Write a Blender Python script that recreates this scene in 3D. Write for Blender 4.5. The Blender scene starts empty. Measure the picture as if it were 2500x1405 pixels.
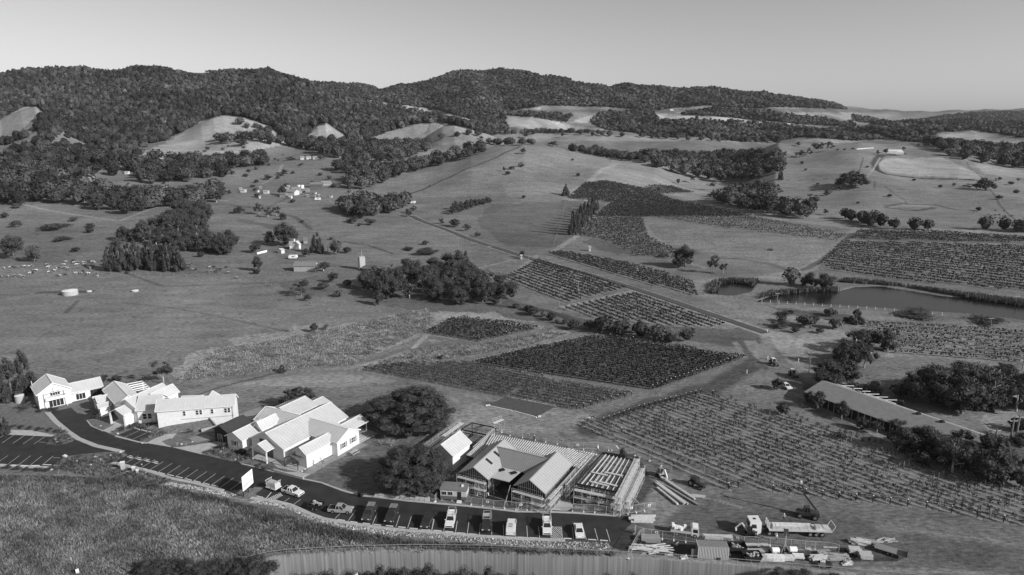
import bpy, math, random
import numpy as np
from mathutils import Vector, Matrix
# ------------------------------------------------------------------ camera, sky, sun, exposure
SC = bpy.context.scene
COL = SC.collection
F, PX, PY, PITCH, HC = 1667.0, 1250.0, 702.5, math.radians(13.9), 83.0
cam_d = bpy.data.cameras.new('camera'); cam = bpy.data.objects.new('camera', cam_d); COL.objects.link(cam)
cam.location = (0, 0, HC); cam.rotation_euler = (math.pi/2 - PITCH, 0, 0)
cam_d.sensor_width = 36.0; cam_d.lens = 36.0*F/2500.0; cam_d.clip_start = 1.0; cam_d.clip_end = 30000.0
SC.camera = cam
SUN_AZ = math.radians(-29.0)      # direction towards the sun, measured from +X (right of the view)
SUN_EL = math.radians(27.0)
W = bpy.data.worlds.new('World'); SC.world = W; W.use_nodes = True
nt = W.node_tree; nt.nodes.clear()
sky = nt.nodes.new('ShaderNodeTexSky'); sky.sky_type = 'NISHITA'; sky.sun_disc = False
sky.sun_elevation = SUN_EL; sky.sun_rotation = math.pi/2 - SUN_AZ
sky.air_density = 1.0; sky.dust_density = 0.8; sky.ozone_density = 1.0; sky.altitude = 100
bw = nt.nodes.new('ShaderNodeRGBToBW'); bg = nt.nodes.new('ShaderNodeBackground'); wo = nt.nodes.new('ShaderNodeOutputWorld')
nt.links.new(sky.outputs[0], bw.inputs[0]); nt.links.new(bw.outputs[0], bg.inputs[0]); nt.links.new(bg.outputs[0], wo.inputs[0])
bg.inputs[1].default_value = 0.108
sl = bpy.data.lights.new('sun', 'SUN'); sl.energy = 4.7; sl.angle = math.radians(0.5); sl.color = (1, 1, 1)
so = bpy.data.objects.new('sun', sl); COL.objects.link(so)
sd = Vector((math.cos(SUN_EL)*math.cos(SUN_AZ), math.cos(SUN_EL)*math.sin(SUN_AZ), math.sin(SUN_EL)))
so.rotation_euler = sd.to_track_quat('Z', 'Y').to_euler(); so.location = sd*300
SC.view_settings.view_transform = 'Standard'; SC.view_settings.look = 'None'; SC.view_settings.gamma = 1.0
SC.view_settings.exposure = 0.0
try:
    SC.cycles.max_bounces = 5; SC.cycles.diffuse_bounces = 2; SC.cycles.glossy_bounces = 2
    SC.cycles.transparent_max_bounces = 8; SC.cycles.volume_bounces = 0
except Exception: pass

rng = np.random.default_rng(7); random.seed(7)
CP, SP = math.cos(PITCH), math.sin(PITCH)
def proj(X, Y, Z):
    z = Z - HC; zc = Y*CP - z*SP; yu = Y*SP + z*CP
    zc = np.maximum(zc, 1e-3)
    return PX + F*X/zc, PY - F*yu/zc
def ray(px, py):
    dx = (np.asarray(px, float) - PX)/F; du = -(np.asarray(py, float) - PY)/F
    return dx, CP + du*SP, -SP + du*CP
def atz(px, py, z=0.0):
    d = ray(px, py); t = (z - HC)/d[2]
    return Vector((float(d[0]*t), float(d[1]*t), z))

# ------------------------------------------------------------------ shape of the land
def crom(xs, ys, x):          # smooth 1-D interpolation (monotone-ish Hermite), clamped
    xs = np.asarray(xs, float); ys = np.asarray(ys, float)
    m = np.gradient(ys, xs); x = np.clip(x, xs[0], xs[-1])
    i = np.clip(np.searchsorted(xs, x) - 1, 0, len(xs) - 2)
    h = xs[i+1] - xs[i]; t = (x - xs[i])/h
    return (2*t**3-3*t**2+1)*ys[i] + (t**3-2*t**2+t)*h*m[i] + (-2*t**3+3*t**2)*ys[i+1] + (t**3-t**2)*h*m[i+1]
BY = [0, 300, 420, 550, 700, 900, 1200, 1700, 2500, 4000, 7000]
BA = [-1.2, -0.75, -0.5, -0.3, 0.0, 0.3, 0.6, 1.2]
BT = np.array([[0, 0, 2, 10, 24, 42, 66, 85, 90, 90, 60],
               [0, 0, 2, 10, 24, 42, 66, 85, 90, 90, 60],
               [0, 0, 1, 7, 19, 35, 56, 74, 85, 85, 60],
               [0, 0, 0, 4, 14, 30, 46, 60, 75, 80, 60],
               [0, 0, 0, 0, 2, 8, 24, 40, 60, 70, 60],
               [0, 0, 0, 0, 0, 3, 14, 32, 55, 70, 60],
               [0, 0, 0, 0, 2, 8, 20, 36, 55, 70, 60],
               [0, 0, 0, 1, 4, 12, 24, 40, 55, 70, 60]], float)
def base_h(a, Y):
    rows = np.stack([crom(BY, BT[k], Y) for k in range(len(BA))])
    a = np.clip(a, BA[0], BA[-1]); i = np.clip(np.searchsorted(BA, a) - 1, 0, len(BA) - 2)
    ba = np.asarray(BA); t = (a - ba[i])/(ba[i+1] - ba[i]); t = t*t*(3 - 2*t)
    r0 = np.take_along_axis(rows, i[None], 0)[0]; r1 = np.take_along_axis(rows, (i+1)[None], 0)[0]
    return r0*(1 - t) + r1*t
# each hill: crest distance, front width, back width, front power, skyline (pixels of the crest)
HILLS = [
 (1750, 850, 700, 1.15, [(-900,190),(-300,186),(0,186),(150,181),(330,177),(400,174),(480,184),(560,188),(640,192),(700,198),(740,208),(800,232),(860,252),(950,270),(1050,292),(1130,306),(1200,322),(1300,350),(1400,400)]),
 (3300, 1200, 700, 1.2, [(200,220),(440,178),(500,172),(560,175),(600,174),(655,171),(668,179),(700,187),(720,191),(790,203),(860,207),(910,217),(960,240),(1010,270),(1060,320)]),
 (3000, 1700, 900, 1.7, [(700,290),(780,250),(850,230),(960,218),(1050,203),(1080,191),(1110,180),(1160,169),(1190,171),(1250,176),(1310,182),(1350,192),(1400,203),(1450,209),(1490,214),(1530,208),(1600,214),(1700,218),(1760,223),(1850,231),(1920,234),(1950,243),(2050,269),(2080,279),(2200,310),(2300,340)]),
 (4600, 2300, 1500, 1.3, [(1500,260),(1720,216),(1850,229),(1950,240),(2050,256),(2100,263),(2130,268),(2230,272),(2330,271),(2420,268),(2500,266),(2900,258),(3400,255)]),
 (1150, 420, 260, 1.0, [(250,440),(330,392),(400,352),(450,322),(490,298),(520,287),(545,284),(590,286),(640,300),(700,330),(740,350),(820,400)]),
 (1300, 330, 250, 1.0, [(980,368),(1020,345),(1045,326),(1080,308),(1110,300),(1135,306),(1180,325),(1240,345),(1320,372)]),
 (1480, 300, 250, 1.0, [(840,365),(900,338),(950,322),(1010,302),(1050,297),(1080,305),(1120,330),(1180,360)]),
 (1300, 250, 250, 1.0, [(725,360),(750,335),(775,309),(795,303),(830,325),(860,350),(900,380)]),
 (1020, 330, 300, 1.0, [(-900,360),(-300,330),(0,298),(50,268),(85,256),(110,266),(150,300),(220,350),(300,400)]),
 (960, 500, 330, 0.85, [(700,600),(780,530),(850,480),(930,440),(1000,408),(1080,380),(1150,363),(1230,356),(1280,355),(1400,369),(1500,385),(1600,402),(1700,430),(1780,462),(1830,492),(1900,545),(1960,600)]),
 (1520, 420, 300, 0.9, [(1080,365),(1130,342),(1180,327),(1300,322),(1400,328),(1650,335),(1800,340),(1900,345),(2000,352),(2100,368),(2200,400)]),
 (1120, 600, 320, 0.85, [(1700,500),(1780,430),(1850,380),(1900,354),(2000,350),(2100,348),(2200,352),(2290,358),(2350,366),(2420,385),(2500,402),(2700,435),(2900,450),(3600,470)]),
 (2250, 450, 300, 1.0, [(1480,330),(1560,300),(1620,284),(1700,290),(1800,297),(1930,303),(2000,315),(2100,338),(2200,360)]),
 (1850, 260, 250, 1.0, [(1860,365),(1900,345),(1950,316),(1990,308),(2030,316),(2090,338),(2140,360)]),
 (1750, 300, 250, 1.0, [(2180,365),(2220,350),(2290,326),(2380,323),(2450,334),(2550,352),(2650,380)]),
]
HP = []
for Yr, wf, wb, pw, pts in HILLS:
    p = np.array(pts, float); d = ray(p[:, 0], p[:, 1]); t = Yr/d[1]
    HP.append((Yr, wf, wb, pw, d[0]/d[1], HC + d[2]*t))
POND = [(1735,708),(1745,694),(1790,688),(1850,690),(1835,712),(1790,722),(1750,720)]
LAKE = [(1838,737),(1880,722),(1950,712),(2045,710),(2085,700),(2150,698),(2300,722),(2600,745),(2600,795),(2400,768),(2150,752),(1960,741)]
WALL_PX = [(640,1362),(700,1358),(860,1350),(1000,1347),(1200,1350),(1400,1358),(1600,1368),(1800,1383),(1900,1391),(2100,1409),(2400,1436),(2800,1475)]
WALL = [atz(x, y, 0) for x, y in WALL_PX]
def pip(poly, x, y):
    poly = np.asarray(poly, float); r = np.zeros(x.shape, bool)
    bb = (x >= poly[:, 0].min()) & (x <= poly[:, 0].max()) & (y >= poly[:, 1].min()) & (y <= poly[:, 1].max())
    if not bb.any(): return r
    xs, ys = x[bb], y[bb]; ins = np.zeros(xs.shape, bool); n = len(poly)
    for i in range(n):
        x0, y0 = poly[i]; x1, y1 = poly[(i+1) % n]
        if y0 == y1: continue
        ins ^= ((y0 > ys) != (y1 > ys)) & (xs < (x1-x0)*(ys-y0)/(y1-y0) + x0)
    r[bb] = ins
    return r
def pdist(poly, x, y, closed=True):     # distance to a polyline
    d = np.full(x.shape, 1e9); n = len(poly)
    for i in range(n if closed else n-1):
        ax, ay = poly[i][0], poly[i][1]; bx, by = poly[(i+1) % n][0], poly[(i+1) % n][1]
        vx, vy = bx-ax, by-ay; t = np.clip(((x-ax)*vx + (y-ay)*vy)/(vx*vx+vy*vy+1e-9), 0, 1)
        d = np.minimum(d, np.hypot(x-ax-t*vx, y-ay-t*vy))
    return d
PONDW = [tuple(atz(x, y, 0))[:2] for x, y in POND]; LAKEW = [tuple(atz(x, y, 0))[:2] for x, y in LAKE]
def hgt(X, Y, fine=True):
    X = np.asarray(X, float); Y = np.asarray(Y, float); sh = X.shape; X = np.atleast_1d(X).ravel(); Y = np.atleast_1d(Y).ravel()
    Ys = np.maximum(Y, 1.0); a = X/Ys
    z = base_h(a, Ys); K = 0.18
    ls = [z]
    for Yr, wf, wb, pw, aa, zz in HP:
        c = np.interp(a, aa, zz, left=-60, right=-60)
        t = np.clip(1 - (Yr - Ys)/wf, 0, 1); s = t**pw; s = np.where(Ys > Yr, 0, s)
        s = s*(1 + 0.5*(1-s)*s*(2 - s)*0)
        u = np.clip((Ys - Yr)/wb, 0, 1); s = np.where(Ys >= Yr, 1 - u*u*(3-2*u)*1.0, s)
        ls.append(np.where(s > 0, -25 + (c + 25)*s, -60))
    L = np.stack(ls); m = L.max(0); z = m + np.log(np.exp(-(m[None] - L)*K).sum(0))/K - 0.0
    far = np.clip((Ys - 330)/500, 0, 1)
    z = np.where(Ys < 330, 0, z*np.clip((Ys-330)/90, 0, 1))
    und = (np.sin(X*0.013 + 1.3)*np.sin(Y*0.011) + 0.6*np.sin(X*0.029 - Y*0.021 + 2) + 0.35*np.sin(X*0.07+Y*0.05)*np.sin(Y*0.061-X*.02))
    z = z + und*2.8*far*np.clip(Ys/1200, .4, 1.5)
    rel = np.clip((Ys - 500)/350, 0, 1)*np.clip((1500 - Ys)/300, 0, 1)
    z = z + rel*(4.2*np.sin(X*.019 + 1.5*np.sin(Y*.008))*np.sin(Y*.014 + X*.006 + 1) + 1.8*np.sin(X*.043 - Y*.02))
    if Ys.max() > 1300:
        f2 = np.clip((Ys - 1300)/800, 0, 1)
        z = z + f2*(9*np.sin(X*0.011 + 2*np.sin(Y*.004)) + 6*np.sin(X*0.023 - Y*0.006 + 1) + 4*np.sin(X*.045+Y*.01))*np.clip(1 - (Ys-2600)/900, .15, 1)
    if fine:
        dd = pdist(PONDW, X, Y); ins = pip(PONDW, X, Y); z = z - np.where(ins, np.clip(dd*0.5, 0, 1.5), 0) - np.where(~ins, np.clip(1 - dd/6, 0, 1)*0, 0)
        near = (Y < 420) & (X > 80)
        if near.any():
            dl = pdist(LAKEW, X[near], Y[near]); il = pip(LAKEW, X[near], Y[near])
            z[near] -= np.where(il, np.clip(dl*0.5, 0, 1.5), 0)
        nw = Y < 122
        if nw.any():
            wx = [w[0] for w in WALL]; wy = [w[1] for w in WALL]
            yy = np.interp(X[nw], wx, wy, left=0, right=wy[-1]); ok = X[nw] > wx[0]
            dp = np.clip((yy - Y[nw] + 1.0)/.6, 0, 1)*7.5*ok*np.clip((X[nw]-wx[0])/6, 0, 1)
            z[nw] -= dp
    return z.reshape(sh)
YS = np.concatenate([np.geomspace(90, 1500, 500), np.geomspace(1510, 6500, 260)])
def land(pxs, pys):                       # where the sight lines through these pixels meet the land
    pxs = np.atleast_1d(np.asarray(pxs, float)); pys = np.atleast_1d(np.asarray(pys, float))
    dx, dy, dz = ray(pxs, pys); out = np.zeros((len(pxs), 3))
    for k in range(0, len(pxs), 2000):
        s = slice(k, k+2000); YY = YS[None, :]; XX = (dx[s]/dy[s])[:, None]*YY; ZZ = HC + (dz[s]/dy[s])[:, None]*YY
        hh = hgt(XX, np.broadcast_to(YY, XX.shape), False); below = ZZ < hh
        i = np.where(below.any(1), below.argmax(1), len(YS)-1); i = np.maximum(i, 1); r = np.arange(len(i))
        g0 = ZZ[r, i-1] - hh[r, i-1]; g1 = ZZ[r, i] - hh[r, i]; t = np.clip(g0/(g0 - g1 + 1e-9), 0, 1)
        Yv = YS[i-1]*(1-t) + YS[i]*t; X = (dx[s]/dy[s])*Yv
        out[s] = np.stack([X, Yv, hgt(X, Yv, False)], 1)
    return out
def L1(px, py): return Vector(land([px], [py])[0])

# ------------------------------------------------------------------ materials (all greys: the photograph is black and white)
MATS = {}
def grey(name, v, rough=0.8, var=0.0, scale=3.0, metal=0.0, spec=0.3, bump=0.0, stretch=None, attr=None):
    if name in MATS: return MATS[name]
    m = bpy.data.materials.new(name); m.use_nodes = True; n = m.node_tree; b = n.nodes['Principled BSDF']
    b.inputs['Base Color'].default_value = (v, v, v, 1); b.inputs['Roughness'].default_value = rough
    b.inputs['Metallic'].default_value = metal; b.inputs['Specular IOR Level'].default_value = spec
    if var > 0 or attr or bump > 0:
        g = n.nodes.new('ShaderNodeNewGeometry'); mp = n.nodes.new('ShaderNodeMapping'); n.links.new(g.outputs['Position'], mp.inputs[0])
        if stretch: mp.inputs['Scale'].default_value = stretch
        nz = n.nodes.new('ShaderNodeTexNoise'); nz.inputs['Scale'].default_value = scale; nz.inputs['Detail'].default_value = 4
        n.links.new(mp.outputs[0], nz.inputs['Vector'])
        mr = n.nodes.new('ShaderNodeMapRange'); mr.inputs['From Min'].default_value = .25; mr.inputs['From Max'].default_value = .75
        mr.inputs['To Min'].default_value = v*(1-var); mr.inputs['To Max'].default_value = v*(1+var)
        n.links.new(nz.outputs['Fac'], mr.inputs['Value']); out = mr.outputs[0]
        if attr:
            at = n.nodes.new('ShaderNodeAttribute'); at.attribute_name = attr
            mu = n.nodes.new('ShaderNodeMath'); mu.operation = 'MULTIPLY'; n.links.new(out, mu.inputs[0]); n.links.new(at.outputs['Fac'], mu.inputs[1]); out = mu.outputs[0]
        cb = n.nodes.new('ShaderNodeCombineColor')
        for k in range(3): n.links.new(out, cb.inputs[k])
        n.links.new(cb.outputs[0], b.inputs['Base Color'])
        if bump > 0:
            bp = n.nodes.new('ShaderNodeBump'); bp.inputs['Strength'].default_value = bump; bp.inputs['Distance'].default_value = .2
            n.links.new(nz.outputs['Fac'], bp.inputs['Height']); n.links.new(bp.outputs[0], b.inputs['Normal'])
    MATS[name] = m
    return m

# ------------------------------------------------------------------ building meshes and objects
class MB:
    def __init__(s): s.v = []; s.f = []; s.n = 0; s.mi = []; s.cur = 0; s.tone = []; s.t = 1.0
    def add(s, V, Fc):
        s.v.append(np.asarray(V, float).reshape(-1, 3)); k = s.n
        for f in Fc: s.f.append([i + k for i in f]); s.mi.append(s.cur)
        s.tone.append(np.full(len(s.v[-1]), s.t)); s.n += len(s.v[-1])
    def box(s, c, d, rz=0.0, ax=None):             # centre, full dimensions
        x, y, z = d[0]/2, d[1]/2, d[2]/2
        V = np.array([[sx*x, sy*y, sz*z] for sz in (-1, 1) for sy in (-1, 1) for sx in (-1, 1)])
        if ax is not None: V = V @ np.array(ax)    # rows: local axes in world
        elif rz: V = V @ np.array([[math.cos(rz), math.sin(rz), 0], [-math.sin(rz), math.cos(rz), 0], [0, 0, 1]])
        s.add(V + np.array(c), [(0,2,3,1),(4,5,7,6),(0,1,5,4),(2,6,7,3),(0,4,6,2),(1,3,7,5)])
    def bar(s, a, b, w, h=None, n=4):             # a straight bar between two points
        a = Vector(a); b = Vector(b); d = b - a
        if d.length < 1e-6: return
        d.normalize(); up = Vector((0, 0, 1)) if abs(d.z) < .95 else Vector((1, 0, 0))
        r = d.cross(up).normalized(); u = r.cross(d); h = h or w; V = []
        if n == 4: offs = [(-.5, -.5), (.5, -.5), (.5, .5), (-.5, .5)]
        else: offs = [(.5*math.cos(2*math.pi*k/n), .5*math.sin(2*math.pi*k/n)) for k in range(n)]
        for p in (a, b):
            for ox, oy in offs: V.append(p + r*(ox*w) + u*(oy*h))
        n = len(offs); Fc = [(i, (i+1) % n, n+(i+1) % n, n+i) for i in range(n)] + [tuple(range(n))[::-1], tuple(range(n, 2*n))]
        s.add([tuple(q) for q in V], Fc)
    def cone(s, a, b, r0, r1, n=8):
        a = Vector(a); b = Vector(b); d = (b - a).normalized(); up = Vector((0, 0, 1)) if abs(d.z) < .95 else Vector((1, 0, 0))
        r = d.cross(up).normalized(); u = r.cross(d); V = []
        for p, q in ((a, r0), (b, r1)):
            for k in range(n): t = 2*math.pi*k/n; V.append(tuple(p + r*(q*math.cos(t)) + u*(q*math.sin(t))))
        s.add(V, [(i, (i+1) % n, n+(i+1) % n, n+i) for i in range(n)] + [tuple(range(n))[::-1], tuple(range(n, 2*n))])
    def poly(s, P): s.add(P, [tuple(range(len(P)))])
    def slab(s, P, th):                            # polygon thickened downward
        P = [Vector(p) for p in P]; n = len(P); V = [tuple(p) for p in P] + [tuple(p - Vector((0, 0, th))) for p in P]
        s.add(V, [tuple(range(n)), tuple(range(2*n-1, n-1, -1))] + [(i, n+i, n+(i+1) % n, (i+1) % n) for i in range(n)])
    def prism(s, P, y0, y1, fr):                   # side outline (x,z) extruded across y, in frame fr(x,y,z)
        n = len(P); V = [fr(x, y0, z) for x, z in P] + [fr(x, y1, z) for x, z in P]
        s.add(V, [tuple(range(n)), tuple(range(2*n-1, n-1, -1))] + [(i, n+i, n+(i+1) % n, (i+1) % n) for i in range(n)])
    def build(s, name, mat, parent=None, smooth=False):
        me = bpy.data.meshes.new(name); V = np.concatenate(s.v) if s.v else np.zeros((0, 3))
        lens = np.array([len(f) for f in s.f], np.int32); idx = np.array([i for f in s.f for i in f], np.int32)
        return mesh_obj(name, V, idx, lens, mat, parent, smooth, s.mi if s.cur or any(s.mi) else None, np.concatenate(s.tone) if s.tone and any((t != 1).any() for t in s.tone) else None)
def mesh_data(name, V, idx, lens, mat, smooth=False, mi=None, tone=None):
    me = bpy.data.meshes.new(name); V = np.asarray(V, np.float32)
    me.vertices.add(len(V)); me.vertices.foreach_set('co', V.ravel())
    me.loops.add(len(idx)); me.loops.foreach_set('vertex_index', np.asarray(idx, np.int32))
    me.polygons.add(len(lens)); st = np.zeros(len(lens), np.int32); st[1:] = np.cumsum(lens)[:-1]
    me.polygons.foreach_set('loop_start', st); me.polygons.foreach_set('loop_total', np.asarray(lens, np.int32))
    me.polygons.foreach_set('use_smooth', np.full(len(lens), bool(smooth)))
    for m in (mat if isinstance(mat, (list, tuple)) else [mat]): me.materials.append(m)
    if mi is not None: me.polygons.foreach_set('material_index', np.asarray(mi, np.int32))
    if tone is not None:
        at = me.attributes.new('tone', 'FLOAT', 'POINT'); at.data.foreach_set('value', np.asarray(tone, np.float32))
    me.update(calc_edges=True); me.validate()
    return me
def link(name, me, parent=None):
    o = bpy.data.objects.new(name, me); COL.objects.link(o)
    if parent is not None: o.parent = parent
    return o
def mesh_obj(name, V, idx, lens, mat, parent=None, smooth=False, mi=None, tone=None):
    loc = None
    V = np.asarray(V, float)
    if parent is None and len(V):
        loc = np.array([V[:, 0].mean(), V[:, 1].mean(), V[:, 2].min()]); V = V - loc
    elif parent is not None and len(V):
        V = V - np.array(parent['_loc'] if '_loc' in parent else (0, 0, 0))
    o = link(name, mesh_data(name, V, idx, lens, mat, smooth, mi, tone), parent)
    if loc is not None: o.location = tuple(loc)
    return o
def tag(o, label=None, cat=None, group=None, kind=None):
    if label: o['label'] = label
    if cat: o['category'] = cat
    if group: o['group'] = group
    if kind: o['kind'] = kind
    return o
def thing(name, label, cat, loc, group=None):     # Empty; parts are built in world coordinates and re-based on it
    o = bpy.data.objects.new(name, None); COL.objects.link(o); o.location = tuple(loc); o['_loc'] = [float(q) for q in loc]
    o.empty_display_size = .5
    return tag(o, label, cat, group)
# ------------------------------------------------------------------ vineyard blocks (outlines, row direction, spacing, look)
FIELDS = [
 # name, outline, two points along a row, spacing m, vine height, fullness, ground tone
 ('A1', [(1418,1043),(1448,1026),(1812,1197),(1765,1195)], (1424,1043,1767,1193), 2.2, 1.5, .6, .13),
 ('A2', [(1470,1035),(1560,1003),(1715,962),(1765,970),(2000,1040),(2300,1135),(2560,1225),(2560,1296),(2250,1240),(1873,1200),(1700,1130)], (1475,1037,1870,1198), 2.0, 1.5, .8, .155),
 ('B', [(888,905),(985,893),(1150,890),(1545,967),(1400,1003)], (890,906,1400,1003), 2.1, 1.5, .95, .115),
 ('C', [(1160,889),(1330,850),(1450,826),(1500,826),(1815,874),(1590,953)], (1170,890,1590,953), 1.9, 1.5, .95, .10),
 ('D', [(1040,815),(1105,782),(1140,780),(1315,803),(1165,835)], (1040,815,1165,835), 2.2, 1.6, .9, .11),
 ('E1', [(1231,682),(1315,638),(1530,704),(1386,740)], (1231,682,1397,746), 3.6, 1.6, 1.0, .20),
 ('E2', [(1376,757),(1555,718),(1775,790),(1745,800),(1640,797),(1480,782)], (1545,714,1775,790), 3.6, 1.6, 1.0, .20),
 ('E3', [(1338,622),(1375,616),(1560,650),(1685,690),(1702,728)], (1345,623,1700,729), 3.2, 1.6, 1.0, .18),
 ('F', [(1386,486),(1432,447),(1480,443),(1580,463),(1700,500),(1835,528),(1452,529),(1495,495)], (1400,480,1600,486), 4.2, 1.6, 1.0, .10),
 ('G1', [(1408,574),(1450,532),(1565,532),(1580,580),(1650,612),(1640,634),(1560,628),(1480,590)], (1430,560,1560,562), 6.0, 1.5, .8, .15),
 ('G2', [(1600,532),(1840,530),(2065,573),(2035,590),(1760,556)], (1700,533,2040,586), 6.0, 1.3, .35, .165),
 ('H', [(2058,592),(2250,596),(2560,606),(2560,716),(2430,708),(2215,688),(1995,655)], (2010,650,2430,706), 7.2, 1.5, 1.15, .15),
 ('I', [(2105,562),(2300,568),(2560,583),(2560,597),(2250,590),(2075,585)], (2105,575,2500,592), 6.0, 1.6, .9, .12),
 ('J', [(2118,783),(2300,796),(2560,822),(2560,886),(2420,885),(2170,866),(2195,838),(2130,812)], (2170,866,2420,885), 5.4, 1.5, .8, .17),
 ('K', [(1575,457),(1640,455),(1695,470),(1610,477)], (1590,462,1690,472), 5.5, 1.5, .7, .14),
]
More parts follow.
